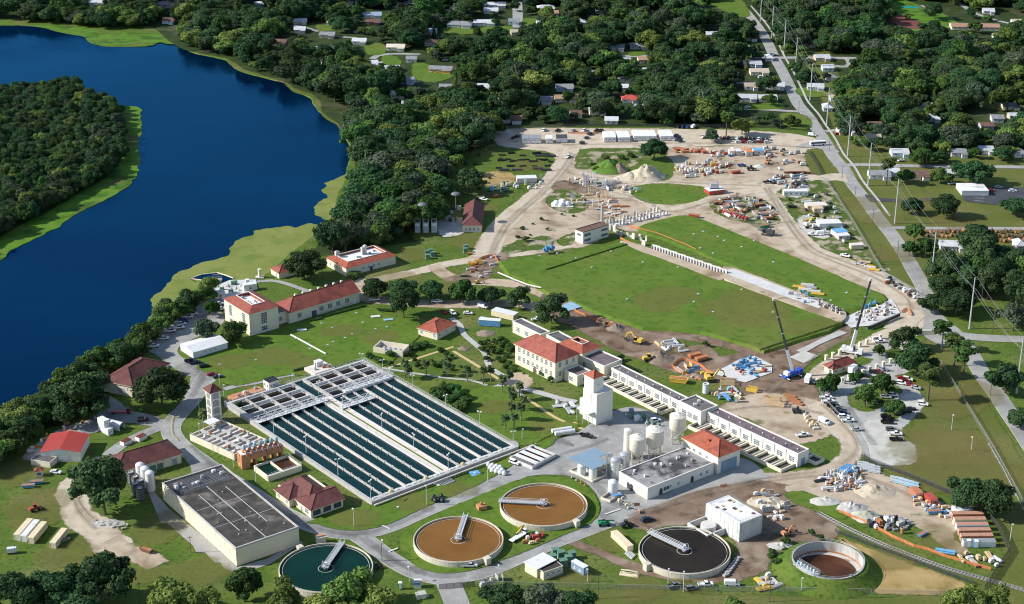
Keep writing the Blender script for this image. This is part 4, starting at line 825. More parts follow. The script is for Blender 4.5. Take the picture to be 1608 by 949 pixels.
# --- new concrete structure
r=rect3((1162,823),(1197.5,809),(1101.5,793.5),8.0);b=bld('concrete_chamber','new bare concrete box with hatches on its pale roof beside black tank',r,'structure');walls(r,0,8.0,'concrete_light',b);MB().prism(poly_of(sub(r,.3,r['la']-.3,.3,r['lb']-.3)),8.0,8.12).build('roof_slab','membrane_white',b)
for k in range(9):p=RP(r,r['la']*RNG.uniform(.1,.9),r['lb']*RNG.uniform(.1,.9));MB().box((p.x,p.y,8.12),(1.3,1.0,.25),ang(r)).build('hatch',RNG.choice(['brown_roof','white_metal','timber']),b)
fm=MB()
for i in range(8):
 for sd_ in('v0','u0'):
  o0,d,n,L=face(r,sd_);p=o0+d*(L*(i+.5)/8)+n*.02;fm.box((p.x,p.y,.1),(.07,.07,7.8),ang(r))
fm.build('form_joint','concrete',b)
rl=MB()
for sd_ in('u0','v0','u1','v1'):
 o0,d,n,L=face(r,sd_)
 for i in range(8):p=o0+d*(L*i/7)-n*.3;rl.box((p.x,p.y,8.1),(.06,.06,1.1))
 rl.beam(v3(o0-n*.3,9.2),v3(o0+d*L-n*.3,9.2),.05,.05);rl.beam(v3(o0-n*.3,8.7),v3(o0+d*L-n*.3,8.7),.05,.05)
rl.build('guard_rail','grey_metal',b)
q=sub(r,0,r['la'],r['lb'],r['lb']+7);wb=MB();la,lb=q['la'],q['lb']
q=sub(r,-9,-.05,r['lb']*.4,r['lb']*1.0)
for s_ in((0,q['la'],0,.5),(0,q['la'],q['lb']-.5,q['lb']),(0,.5,.5,q['lb']-.5)):wb.prism(poly_of(sub(q,*s_)),0,2.6)
wb.build('side_basin','concrete_light',b);p=RP(q,5,q['lb']*.45);MB().lathe((p.x,p.y,0),[(3,0),(3,3.2),(2.6,3.3)],20).build('round_chamber','concrete_light',b)
# --- small bottom buildings
r=rect3((853.5,899.5),(884,889),(840,890),3.3);b=bld('meter_house','small cream building, half grey and half white roof, by bottom fence',r);walls(r,0,3.3,'cream',b);flat_roof(r,3.3,'membrane_streak',b,.1,.2,'cream');windows(r,'u0',b,3,1.2,1.0,1.2,1.5)
q=rect3((843,893.5),(872,879),(827,881.5),3.9);walls(q,0,3.6,'cream',b,'rear_wall');MB().prism(poly_of(q,.4),3.75,3.95,True,True).build('white_roof','white_metal',b)
r=rect3((916.5,892.5),(923.5,889),(896,882),3.3,lb=None);b=bld('equipment_container','blue-grey equipment cabin standing beside green cabinets',r,'cabin');walls(r,0,3.3,'blue_roof',b);MB().prism(poly_of(r,.12),3.3,3.42,True,True).build('roof','white_metal',b);door(r,'u0',b,1.3,1,2.2,'white_metal');windows(r,'v0',b,2,1.2,.8,.8,1.5)
# --- guard house
r=rect3((1208+100,580),(1332+11,569),(1303,571),3.3);b=bld('gate_house','small cream gate house with red hip roof by the white crane',r,'building');walls(r,0,3.3,'cream',b);hip_roof(r,3.3,2.6,'red_tile',b,.8);windows(r,'u0',b,3,1.1,1.3,1.4,1.2);door(r,'v0',b,2)
# --- white tarp barn and white box by the red shed
r=rect3((187,667),(196,661.5),(160,659),3.2);b=bld('arched_canopy','white arched canopy shelter beside a white equipment box',r,'shelter');mb=MB();la,lb=r['la'],r['lb']
for k in range(8):
 a0,a1=pi*k/8,pi*(k+1)/8;f=lambda a,t:v3(RP(r,la/2-la/2*cos(a),t),1.6+1.7*sin(a));mb.quad([f(a0,0),f(a1,0),f(a1,lb),f(a0,lb)]);mb.quad([f(a0,lb)-Vector((0,0,.1)),f(a1,lb)-Vector((0,0,.1)),f(a1,0)-Vector((0,0,.1)),f(a0,0)-Vector((0,0,.1))])
mb.build('canopy','white_metal',b);wl_=MB()
for q in((0,.15,0,lb),(la-.15,la,0,lb)):wl_.prism(poly_of(sub(r,*q)),0,1.6)
wl_.build('side_wall','white_metal',b)
r=rect3((163,662),(171,659),(146,658.5),6.0);b=bld('equipment_tower','white two-level equipment box beside the arched canopy',r,'cabin');walls(r,0,6.0,'white_metal',b);flat_roof(r,6.0,'membrane_white',b,.1,.1);q=sub(r,0,r['la'],-2.5,-.02);walls(q,0,3.0,'white_metal',b,'lower_wall');windows(r,'u0',b,1,4.2,1.0,.5,1,nx=1,ny=1);windows(q,'u0',b,1,1.2,1.2,.6,1,nx=1,ny=1)
# ================================================================ ROUND TANKS
def round_tank(label,L,R_,cy,z,wm,wat,wl,bridge=None,empty_=False,box=None):
 """L, R_: left and right rim edges at height z"""
 a=gp(L,cy,z);c_=gp(R_,cy,z);c=(a+c_)/2;R=(c_-a).length/2
 e=empty('clarifier_tank',(c.x,c.y,0),label,'tank','round water treatment tanks')
 n=64;t=.32
 MB().lathe((c.x,c.y,0),[(R,0),(R,z),(R-t,z),(R-t,wl-.3)],n,False).build('wall',wm,e,False)
 MB().lathe((c.x,c.y,0),[(R+.06,z-.4),(R+.06,z-.25),(R,z-.24)],n,False).build('rim_band',wm,e)
 MB().lathe((c.x,c.y,0),[(R-t+.05,wl),(.1,wl)],n).build('water',wat,e)
 MB().lathe((c.x,c.y,0),[(R-t-.9,wl-.2),(R-t-.9,wl+.12),(R-t-1.05,wl+.12),(R-t-1.05,wl-.2)],n,False).build('weir_ring','concrete_stained',e)
 return e,c,R
def lattice(mb,a,b,w,h,n,r=.07):
 """open lattice walkway girder between a and b"""
 a=Vector(a);b=Vector(b);d=(b-a).normalized();s=Vector((-d.y,d.x,0))*(w/2);up=Vector((0,0,h))
 for sg in(-1,1):
  for lv in(Vector(),up*.5,up):mb.beam(a+s*sg+lv,b+s*sg+lv,r,r)
  for i in range(n+1):
   p=a.lerp(b,i/n)+s*sg;mb.beam(p,p+up,r*.8,r*.8)
 return mb
def bridge(e,c,R,ang_,z,to=0.0,w=1.7,m='galvanised'):
 a=Vector((c.x+(R+.6)*cos(ang_),c.y+(R+.6)*sin(ang_),z+.25));b=Vector((c.x-to*cos(ang_),c.y-to*sin(ang_),z+.25))
 MB().beam(a,b,w,.18).build('walkway',m,e);lattice(MB(),a+Vector((0,0,.1)),b+Vector((0,0,.1)),w,1.15,14,.09).build('handrail','white_metal',e)
 g=MB();g.beam(a-Vector((0,0,.5)),b-Vector((0,0,.5)),.25,.8);g.build('girder',m,e)
 d=MB().lathe((c.x,c.y,z-2.6),[(.8,0),(.8,2.6),(1.1,2.6),(1.1,3.0)],16);d.box((c.x,c.y,z+.4),(2.6,2.6,.15),ang_);d.build('drive_column',m,e)
 lt=MB()
 for sx in(-1.3,1.3):
  for sy in(-1.3,1.3):lt.beam((c.x+sx,c.y+sy,z+.4),(c.x+sx,c.y+sy,z+1.7),.08,.08)
 for sx in(-1.3,1.3):lt.beam((c.x+sx,c.y-1.3,z+1.65),(c.x+sx,c.y+1.3,z+1.65),.08,.08);lt.beam((c.x-1.3,c.y+sx,z+1.65),(c.x+1.3,c.y+sx,z+1.65),.08,.08)
 lt.box((c.x,c.y,z+.55),(.9,.9,1.3));lt.build('drive_platform','white_metal',e)
 MB().lathe((c.x,c.y,0),[(2.9,z-1.2),(2.9,z-.55),(2.7,z-.55),(2.7,z-1.2)],32,False).build('centre_well','concrete_stained',e)
def outbox(e,c,R,a,z,m='tank_cream'):
 p=Vector((c.x+(R+.9)*cos(a),c.y+(R+.9)*sin(a)));MB().box((p.x,p.y,0),(2.2,2.2,z+.35),a).build('outlet_box',m,e)
e,c,R=round_tank('round tank of orange-brown water, bridge reaching up and back',649,790.5,846,2.6,'tank_cream','brown_water',2.0);bridge(e,c,R,radians(82),2.6);outbox(e,c,R,radians(-52),2.6)
e,c,R=round_tank('round tank of brown water, bridge lying level to its edge',785,922.5,791.5,2.6,'tank_cream','brown_water',2.0);bridge(e,c,R,radians(174),2.6);outbox(e,c,R,radians(-47),2.6)
e,c,R=round_tank('round tank of near-black water beside bare concrete chamber',1003,1147,863,2.6,'tank_cream','black_water',2.0);bridge(e,c,R,radians(135),2.6);outbox(e,c,R,radians(-145),2.6)
e,c,R=round_tank('round tank of dark green water beside the big flat-roofed block',438,585.5,890.5,2.6,'tank_cream','green_water',2.0);bridge(e,c,R,radians(75),2.6);outbox(e,c,R,radians(128),2.6)
a=gp(1244,879,4.4);c_=gp(1357,879,4.4);c=(a+c_)/2;R=(c_-a).length/2
e=empty('drained_tank',(c.x,c.y,0),'deep drained concrete tank with rust-brown pool and platform','tank','round water treatment tanks')
MB().lathe((c.x,c.y,0),[(R,0),(R,4.4),(R-.4,4.4),(R-.4,.01)],64,False).build('wall','concrete',e)
MB().lathe((c.x,c.y,0),[(R-.42,4.2),(R-.42,.08)],64,False).build('lining','concrete_stained',e)
MB().lathe((c.x,c.y,.05),[(R-.4,0),(.1,.02)],64).build('floor','concrete_stained',e);MB().lathe((c.x,c.y,0),[(R-.44,.75),(R-.44,.1)],64,False).build('rust_band','rust_stain',e);MB().lathe((c.x-.8,c.y-.5,.12),[(R-1.8,0),(.1,.01)],48).build('pool','rust_water',e)
rb=MB()
for k in range(48):an=2*pi*k/48;rb.beam((c.x+R*cos(an),c.y+R*sin(an),4.4),(c.x+R*cos(an),c.y+R*sin(an),5.4),.07,.07)
for zz in(4.9,5.4):rb.tube([(c.x+R*cos(2*pi*k/48),c.y+R*sin(2*pi*k/48),zz)for k in range(49)],.05,4)
rb.build('guard_rail','galvanised',e)
p0,p1=gp(1250,884,4.4),gp(1283,903,4.4);pm=MB();pm.beam(p0,p1,3.2,.3);lattice(pm,p0+Vector((0,0,.2)),p1+Vector((0,0,.2)),3.2,1.1,9);
for k in range(5):q=p0.lerp(p1,k/4);pm.box((q.x,q.y,0),(.4,.4,4.3))
pm.build('platform','galvanised',e)
for k in range(6):q=p0.lerp(p1,.1+.15*k);MB().lathe((q.x,q.y,4.6),[(.35,0),(.35,1.0),(.2,1.3)],10).build('pump','white_metal' if k%2 else 'pale_blue',e)
# embankment ring round the drained tank
mb=MB();mb.lathe((c.x,c.y,0),[(R+7,.02),(R+4,1.8),(R+1.5,3.6),(R+.05,4.1)],48,False);tag(mb.build('tank_embankment','grass'),None,None,kind='structure')

# ================================================================ SETTLING BASIN
BZ=1.7
br_=rect3((585,785),(808,701),(355,634.5),BZ);BU,BV,BO=br_['u'],br_['v'],br_['o'];W_,D_=br_['la'],br_['lb']
def BP(a,b,z=0):p=BO+BU*a+BV*b;return Vector((p.x,p.y,z))
def bpoly(a0,a1,b0,b1):return[BP(a0,b0).to_2d(),BP(a1,b0).to_2d(),BP(a1,b1).to_2d(),BP(a0,b1).to_2d()]
bas=empty('settling_basin',BP(W_/2,D_/2),'vast twin settling basin of dark water split by pale launder channels','basin')
gl=D_*.215 # depth of the grid chambers at the far end
T=1.2;MID=5.0
wb=MB()
for q in((-T,W_+T,-T,0.0),(-T,W_+T,D_,D_+T),(-T,0,0,D_),(W_,W_+T,0,D_)):wb.prism(bpoly(*q),0,BZ)
wb.build('outer_wall','concrete',bas)
MB().prism(bpoly(W_/2-MID/2,W_/2+MID/2,0.01,D_-gl*.9),0,BZ).build('median_walk','concrete_pink',bas)
for s in(-1,1):
 MB().prism(bpoly(W_/2+s*MID/2-.3,W_/2+s*MID/2+.3,0.02,D_-gl*.9),0,BZ+.35).build('median_kerb','concrete_light',bas)
MB().prism(bpoly(W_/2-.35,W_/2+.35,2,D_-gl),BZ,BZ+.12).build('weed_strip','weed_pile',bas)
MB().prism(bpoly(.02,W_-.02,.02,D_-.02),0,1.0).build('water','basin_water',bas)
for hx in(0,W_/2+MID/2):
 hw=W_/2-MID/2
 for i in range(1,6):
  x=hx+hw*i/6;wid=.62 if i!=3 else.85;ln0=.3;ln1=D_-gl
  lo=MB();lo.prism(bpoly(x-wid/2,x+wid/2,ln0,ln1),.9,BZ-.05+(.15 if i==3 else 0));o=lo.build('launder','concrete_pink' if i==3 else 'concrete',bas)
  MB().prism(bpoly(x-.2,x+.2,ln0+.5,ln1-.5),BZ-.05,BZ+.02 if i!=3 else BZ+.14).build('launder_channel','concrete',o)
  nb=17
  for k in range(nb):
   t=ln0+(ln1-ln0)*(k+.5)/nb;bb=MB().prism(bpoly(x-.52,x+.52,t-.35,t+.35),.9,BZ+.06);bb.build('saddle','concrete' if i!=3 else 'concrete_pink',o)
# end channel with covers at the near edge
MB().prism(bpoly(0.05,W_-.05,.05,1.6),.9,BZ-.06).build('end_channel','concrete_light',bas)
for k in range(26):a=W_*(k+.5)/26;MB().prism(bpoly(a-.8,a+.8,.3,1.4),BZ-.06,BZ+.2).build('channel_cover','concrete_light',bas)if k%4!=1 else None
for a in(.13,.37,.63):p=BP(W_*a,.9);MB().lathe((p.x,p.y,BZ),[(.9,0),(.9,.5),(.5,.9)],12).build('yellow_float','road_yellow',bas)
MB().beam(BP(-T,-T-1.6,.9),BP(W_+T+8,-T-1.6,.9),.55,.45).build('outfall_pipe','concrete_pink',bas)
for k in range(14):p=BP(W_*k/13,-T-1.6);MB().box((p.x,p.y,0),(.4,.4,.7)).build('pipe_saddle','concrete',bas)
# grid of flocculation chambers
gx0,gx1,gy0,gy1=0.0,W_,D_-gl,D_
for hx in(0,W_/2+MID/2):
 hw=W_/2-MID/2
 nc,nr=4,3
 MB().prism(bpoly(hx+.05,hx+hw-.05,gy0,gy1-.02),.9,1.02).build('chamber_water','black_water',bas)
 for i in range(nc+1):
  x=hx+hw*i/nc;ww=.7 if i%2 else 1.3;x=min(max(x,hx+ww/2+.03),hx+hw-ww/2-.03)
  MB().prism(bpoly(x-ww/2,x+ww/2,gy0,gy1-.03),.9,BZ+.35+(.012 if i%2 else 0)).build('chamber_wall','concrete',bas)
 for j in range(nr+1):
  y=gy0+gl*j/nr;ww=.7;y=min(y,gy1-.45)
  MB().prism(bpoly(hx+.04,hx+hw-.04,y-ww/2,y+ww/2),.9,BZ+.38+.013*(j%2)).build('cross_wall','concrete_light',bas)
  if j<nr:
   y2=gy0+gl*(j+.62)/nr;rk=MB()
   for i in range(nc):
    x0,x1=hx+hw*i/nc+.7,hx+hw*(i+1)/nc-.7
    rk.beam(BP(x0,y2,BZ+.25),BP(x1,y2,BZ+.25),.6,.1)
    for k in range(7):xx=x0+(x1-x0)*k/6;rk.beam(BP(xx,y2+.3,BZ+.25),BP(xx,y2+.3,BZ+1.35),.08,.08);rk.beam(BP(xx,y2-.3,BZ+.25),BP(xx,y2-.3,BZ+1.35),.08,.08)
    for dy_ in(-.3,.3):rk.beam(BP(x0,y2+dy_,BZ+1.35),BP(x1,y2+dy_,BZ+1.35),.08,.08);rk.beam(BP(x0,y2+dy_,BZ+.8),BP(x1,y2+dy_,BZ+.8),.06,.06)
   rk.build('paddle_walkway','galvanised',bas)
# travelling lattice bridges
for lab,a0,a1,b0 in(('bridge',-.5,W_/2-.5,gy0-1.0),('bridge',W_/2+10,W_+.5,gy0+1.5),('bridge',W_/2-.5,W_/2+17,gy0-12)):
 tb=MB();A,B_=BP(a0,b0,BZ+.5),BP(a1,b0,BZ+.5);n=max(6,int((A-B_).length/2));tb.beam(A,B_,2.4,.2)
 lattice(tb,A,B_,2.6,2.1,n,.16)
 for sg in(-1.3,1.3):
  for i in range(n):tb.beam(A.lerp(B_,i/n)+BV.to_3d()*sg+Vector((0,0,2.1*(i%2))),A.lerp(B_,(i+1)/n)+BV.to_3d()*sg+Vector((0,0,2.1*((i+1)%2))),.13,.13)
 tb.build('lattice_bridge','white_metal',bas)
rl=MB()
def rail(mb,A,B_,n,h=1.1,r=.06):
 for i in range(n+1):p=A.lerp(B_,i/n);mb.beam(p,p+Vector((0,0,h)),r,r)
 mb.beam(A+Vector((0,0,h)),B_+Vector((0,0,h)),r,r);mb.beam(A+Vector((0,0,h/2)),B_+Vector((0,0,h/2)),r,r)
rail(rl,BP(-T+.1,-T+.1,BZ),BP(-T+.1,D_+T,BZ),60);rail(rl,BP(W_+T-.1,-T+.1,BZ),BP(W_+T-.1,D_+T,BZ),60);rail(rl,BP(-T,D_+T-.1,BZ),BP(W_+T,D_+T-.1,BZ),50);rail(rl,BP(-T,-T+.1,BZ),BP(W_+T,-T+.1,BZ),50)
rl.build('guard_rail','white_metal',bas)
# rusty plant decks at the head of the basin
for lab,a,w_,h_,m in(('flat orange deck of pumps at the left head of the settling basin',.16,16,5,'orange_paint'),('pinkish valve deck with white cabin at the far head of the basin',.72,11,9,'concrete_pink')):
 c=BP(W_*a,D_+T+h_/2+.2);e=empty('valve_deck',c,lab,'deck');q=bpoly(W_*a-w_/2,W_*a+w_/2,D_+T+.2,D_+T+.2+h_);MB().prism(q,0,1.9).build('deck',m,e)
 for k in range(6):p=BP(W_*a+RNG.uniform(-.4,.4)*w_,D_+T+RNG.uniform(1,h_-1),1.9);MB().box(p,(1.2,1.0,RNG.uniform(.5,1.3)),ang(br_)).lathe((p.x,p.y,2.4),[(.3,0),(.3,.8)],8).build('valve',RNG.choice(['rust_stain','galvanised','white_metal']),e)
c=BP(W_*.73,D_+8,1.9);e=empty('valve_cabin',(c.x,c.y,1.9),'little white cabin on pinkish deck at basin head','cabin');MB().box(c,(3.2,2.6,2.4),ang(br_)).build('wall','white_metal',e);MB().box((c.x,c.y,4.3),(3.5,2.9,.15),ang(br_)).build('roof','white_metal',e);MB().box((c.x-1.0,c.y-1.35,1.95),(.9,.12,2),ang(br_)).build('door','grey_metal',e)
# ================================================================ FLOOD LIGHT POSTS
def post_mesh(h,arms):
 mb=MB();mb.tube([(0,0,0),(0,0,h)],.15,6,.1);return mb.mesh('post','concrete_light')
def head_mesh():return MB().box((0,0,0),(.75,.45,.35)).box((0,0,-.1),(.5,.3,.1)).mesh('lamp_head','white_metal')
PM={};HM=head_mesh()
AM=MB().beam((-.7,0,0),(.7,0,0),.1,.1).mesh('cross_arm','galvanised')
def lamp(px,py,h,label,z0=0,double=True,group='light posts around the plant',mat_='concrete_light'):
 p=gp(px,py,z0);e=empty('lamp_post',p,label,'lamp post',group,RNG.uniform(0,3),True)
 if h not in PM:PM[h]=post_mesh(h,2)
 o=link('post',PM[h],e)
 if mat_!='concrete_light':set_mat(o,mat_)
 if double:
  a=link('cross_arm',AM,e);a.location=(0,0,h)
  for x in(-.75,.75):hh=link('lamp_head',HM,e);hh.location=(x,0,h+.05)
 else:hh=link('lamp_head',HM,e);hh.location=(.3,0,h)
 return e
for k,(px,py)in enumerate([(430,680),(481,711),(531,748),(582,782),(539,649),(600,676),(650,708),(704,740)]):
 row='near' if k<4 else 'middle';lamp(px,py,7.5,f'{ORD[k % 4]} twin floodlight post down from the head of the {"outer left" if k < 4 else "middle"} basin wall',BZ)
for px,py,w in[(460,612,'behind the small black-roofed valve house'),(501,622,'between the two basin head grids'),(568,578,'at the far corner of the settling basin'),(601,588,'beside the tan duct near the basin far corner'),(648,612,'on the lawn beside the upper basin wall'),(700,644,'by the round dark shrubs beside the basin'),(753,670,'on the lawn left of the clustered palms'),(806,702,'at the right-hand corner of the settling basin'),(615,590,'short one beside the palms near basin corner')]:
 lamp(px,py,7.0 if 'short' not in w else 4.0,'pale twin floodlight post '+w)
for px,py,h,w in[(670,794,8.5,'beside the black pile near the curved road'),(766,757,8.0,'beside the white bulk bags'),(602,881,8.5,'between green tank and brown tank on road verge'),(556,827,7.5,'on the lawn before the control house'),(643,914,6.0,'near the blue hoarding by the gate'),(784,908,5,'next to the bottom road bend'),(923,914,5.0,'beside the blue-grey cabin'),(1049,916,5.5,'below the black tank'),(1073,930,8,'standing at bottom fence below the black tank'),(314,690,7,'beside the pale filter boxes'),(335,712,7,'left of the orange pump deck'),(367,735,7,'in front of the orange pump deck'),(402,757,7,'in front of the small open basin'),
     (313,646,6,'beside the stair tower'),(352,628,7,'right of the stair tower top'),(88,660,6,'in the yard by the river trees'),(345,605,5,'at the parking edge near the red car'),(820,690,4.5,'short one right of palms'),(1258,930,5.5,'left of the drained tank'),(1494,676,7,'in the dry field with a long shadow'),(1525,708,6,'in the dry field near the white fence line'),(86,658,5,'near rubble in river yard'),(938,662,11,'against the white tower'),(1440,470,7,'where the haul road meets the avenue'),(1586,850,7,'by the fence at the right edge')]:
 lamp(px,py,h,'slim single lamp post '+w,0,False)
# tall dish-topped masts by the transformers
for px,py,h,w in((664,366,17,'left'),(716,350,17.5,'right')):
 p=gp(px,py);e=empty('mast_light',p,f'tall mast with wide mushroom-shaped top, {"left of" if w == "left" else "nearer the maroon roof than"} the other one','mast',None,0,True)
 MB().tube([(0,0,0),(0,0,h)],.28,8,.18).build('post','weathered',e);MB().lathe((0,0,h-.3),[(2.6,0),(2.7,.15),(2.1,.8),(1.0,1.2),(.2,1.35)],20).build('dome','weathered',e)
# ================================================================ FILTER BOXES, ORANGE PUMP DECK, SMALL BASIN
r=rect3((367.5,714),(419,690),(314.5,675),2.8);e=bld('filter_boxes','pale open concrete filter boxes below the stair tower',r,'filter boxes');la,lb=r['la'],r['lb']
wb=MB()
for q in((0,la,0,.5),(0,la,lb-.5,lb),(0,.5,.5,lb-.5),(la-.5,la,.5,lb-.5)):wb.prism(poly_of(sub(r,*q)),0,2.8)
wb.build('outer_wall','cream',e);MB().prism(poly_of(sub(r,.5,la-.5,.5,lb-.5)),0,1.4).build('water','filter_water',e)
for i in range(1,9):MB().prism(poly_of(sub(r,.5,la-.5,lb*i/9-(.5 if i%3 else.9),lb*i/9+(.5 if i%3 else.9))),1.0,2.75+.01*(i%2)).build('cell_wall','concrete_pink' if i%2 else 'concrete',e)
for t in(.33,.66):MB().prism(poly_of(sub(r,la*t-.7,la*t+.7,.5,lb-.5)),1.0,2.85).build('walkway','concrete',e)
for k in range(12):p=RP(r,la*RNG.uniform(.1,.9),lb*RNG.uniform(.05,.95));MB().box((p.x,p.y,2.8),(1.0,.8,.9),ang(r)).lathe((p.x,p.y,3.7),[(.25,0),(.25,.5)],8).build('valve',RNG.choice(['pale_blue','galvanised','rust_stain','white_metal']),e)
q=sub(r,la*.45,la*.75,lb*.86,lb*1.02);MB().prism(poly_of(q),5.4,5.6,True,True).build('canopy','white_metal',e);pb=MB()
for pt in poly_of(q):pb.box((pt.x,pt.y,0),(.15,.15,5.4))
pb.build('canopy_post','white_metal',e)
rl=MB();rail(rl,v3(RP(r,.1,.1),2.8),v3(RP(r,.1,lb),2.8),20);rail(rl,v3(RP(r,.1,.1),2.8),v3(RP(r,la,.1),2.8),12);rl.build('guard_rail','galvanised',e)
r=rect3((379,716),(441,700.5),(376,713),6.4,lb=5.0);r=dict(r,la=r['la']+1);e=bld('pump_deck','orange-painted raised pump deck with row of blue motors',r,'pump deck');la=r['la']
MB().prism(poly_of(sub(r,0,3.5,0,5)),0,6.4).build('end_block','orange_paint',e);MB().prism(poly_of(sub(r,3.5,la,0,5)),3.6,6.38,True,True).build('deck','orange_paint',e);MB().prism(poly_of(sub(r,0,la,.3,4.7)),6.41,6.46).build('deck_top','membrane_white',e)
for t in(.35,.6,.8,.97):
 p=RP(r,la*t,2.5);MB().box((p.x,p.y,0),(.9,4.6,3.6),ang(r)).build('pier','orange_paint',e)
for k in range(7):
 p=RP(r,2.2+(la-4)*k/6,2.5);o=MB().lathe((p.x,p.y,6.46),[(1.1,0),(1.1,.5),(.75,.6),(.75,1.4)],12).build('pump','orange_paint',e);MB().lathe((p.x,p.y,7.86),[(.62,0),(.62,1.6),(.4,1.9)],12).build('motor','pale_blue',o)
 MB().tube([(p.x,p.y,7.2),tuple(v3(RP(r,2.2+(la-4)*k/6,.2),7.2)),tuple(v3(RP(r,2.2+(la-4)*k/6,-.3),5.6))],.38,8).build('outlet_pipe','orange_paint',o)
r=rect3((421,748.5),(474,731),(396,732),2.5);e=bld('open_basin','small open basin of green water under the orange pump deck',r,'basin');la,lb=r['la'],r['lb'];wb=MB()
for q in((0,la,0,.4),(0,la,lb-.4,lb),(0,.4,.4,lb-.4),(la-.4,la,.4,lb-.4),(la*.45,la*.45+.5,.4,lb-.4)):wb.prism(poly_of(sub(r,*q)),0,2.5)
wb.build('wall','cream',e);MB().prism(poly_of(sub(r,.4,la*.45,.4,lb-.4)),0,1.5).build('water','green_water',e);MB().prism(poly_of(sub(r,la*.45+.5,la-.4,.4,lb-.4)),0,1.3).build('water','rust_water',e);MB().prism(poly_of(sub(r,.4,la-.4,.4,1.5)),1.6,2.3,True,True).build('walkway','galvanised',e)
rl=MB();rail(rl,v3(RP(r,.1,.1),2.5),v3(RP(r,la,.1),2.5),10);rail(rl,v3(RP(r,la-.1,.1),2.5),v3(RP(r,la-.1,lb),2.5),8);rl.build('guard_rail','white_metal',e)
# ================================================================ UPRIGHT TANKS, SILOS
def vessel(name,label,px,py,rad,h,m,dome=.5,cat='tank',group=None,z0=0):
 p=gp(px,py);e=empty(name,p,label,cat,group,0,True)
 MB().lathe((0,0,z0),[(rad,0),(rad,h)],24,False).build('shell',m,e,True);MB().lathe((0,0,z0+h),[(rad,0),(rad*.75,dome*.6),(rad*.35,dome*.92),(.05,dome)],24).build('dome',m,e,True)
 lb_=MB();
 for x in(-.2,.2):lb_.beam((rad+.15,x,0),(rad+.15,x,z0+h+.6),.06,.06)
 for k in range(int((z0+h)/.6)):lb_.beam((rad+.15,-.2,k*.6+.3),(rad+.15,.2,k*.6+.3),.04,.04)
 lb_.build('ladder','galvanised',e);o=MB()
 for k in range(1,4):o.lathe((0,0,z0+h*k/4),[(rad+.01,0),(rad+.05,.05),(rad+.01,.1)],24,False)
 o.build('seam_band',m,e);return e
for k,(px,py)in enumerate([(222,757),(229.5,763),(237,770)]):vessel('storage_tank',f'slender white upright tank, {("farthest", "middle", "nearest")[k]} of three beside dark cooling units',px,py,1.75,8.0,'white_metal',.7,group='three white upright tanks')
for k,(px,py)in enumerate([(207,760),(214,767),(222,773),(213,778),(221,785)]):
 p=gp(px,py);e=empty('cooling_unit',p,f'dark louvred cooling unit, {ORD[k]} from the farthest in the block left of white tanks','cooling unit','dark cooling units',ang(GB),True);MB().box((0,0,0),(2.3,2.3,5.2)).build('casing','dark_metal',e)
 for j in range(6):MB().box((0,0,.6+j*.75),(2.42,2.42,.2)).build('louvre','grey_metal',e)
 MB().lathe((0,0,5.2),[(.95,0),(.95,.35),(.8,.35),(.8,.1)],14).build('fan_ring','galvanised',e)
def silo(label,px,py,rad,leg,body,m='silo_cream'):
 p=gp(px,py);e=empty('silo',p,label,'silo','cream silos on legs',0,True)
 MB().lathe((0,0,0),[(.4,leg-3.2),(rad,leg),(rad,leg+body)],28,False).build('shell',m,e,True);MB().lathe((0,0,leg+body),[(rad+.08,0),(rad*.55,.7),(.4,1.15),(.4,1.5)],28).build('roof',m,e)
 rg=MB()
 for k in range(14):a=2*pi*k/14;rg.beam((rad*.85*cos(a),rad*.85*sin(a),leg+body+.3),(rad*.85*cos(a),rad*.85*sin(a),leg+body+1.4),.06,.06)
 rg.tube([(rad*.85*cos(2*pi*k/14),rad*.85*sin(2*pi*k/14),leg+body+1.4)for k in range(15)],.05,4);rg.build('guard_rail','rust_stain' if rad>3.8 else 'grey_metal',e)
 for k in range(4):
  a=pi/4+pi/2*k;MB().beam((rad*.92*cos(a),rad*.92*sin(a),0),(rad*.92*cos(a),rad*.92*sin(a),leg+1.2),.35,.35).build('leg',m,e)
 bz=MB()
 for k in range(4):
  a,b_=pi/4+pi/2*k,pi/4+pi/2*(k+1);A=Vector((rad*.92*cos(a),rad*.92*sin(a),0));B_=Vector((rad*.92*cos(b_),rad*.92*sin(b_),0));up=Vector((0,0,leg*.9))
  bz.beam(A+up*.05,B_+up,.16,.16);bz.beam(B_+up*.05,A+up,.16,.16);bz.beam(A+up,B_+up,.2,.2);bz.beam(A+up*.4,B_+up*.4,.16,.16)
 bz.build('bracing','container_tan',e);lb_=MB()
 for x in(-.2,.2):lb_.beam((x,-rad-.2,0),(x,-rad-.2,leg+body+1),.07,.07)
 for k in range(int((leg+body)/.6)):lb_.beam((-.2,-rad-.2,k*.6),(.2,-rad-.2,k*.6),.05,.05)
 lb_.build('ladder',m,e)
silo('cream legged silo nearest the silver tanks',1000,726,3.2,6.0,5.6);silo('cream legged silo over timber-coloured framing, middle one',1027,717,3.7,6.4,6.2);silo('cream legged silo standing highest, next to white gallery',1063,695,3.5,6.8,5.8)
vessel('storage_tank','thin tall cream tank standing behind the nearest legged silo',985,719,1.7,13.0,'silo_cream',.4);vessel('storage_tank','silver upright tank right beside the blue-roofed shelter',966,749,2.0,8.2,'silver',.7);vessel('storage_tank','silver upright tank behind its twin near the silos',980,741,2.0,8.2,'silver',.7)
vessel('storage_tank','short white tank in a low bund by the blotchy-roofed block',962,774,1.9,5.0,'white_metal',.9)
r=rect3((958,786),(975,774),(950,776),1.2);e=bld('tank_bund','low cream bund wall around the short white tank',r,'bund');wb=MB();la,lb=r['la'],r['lb']
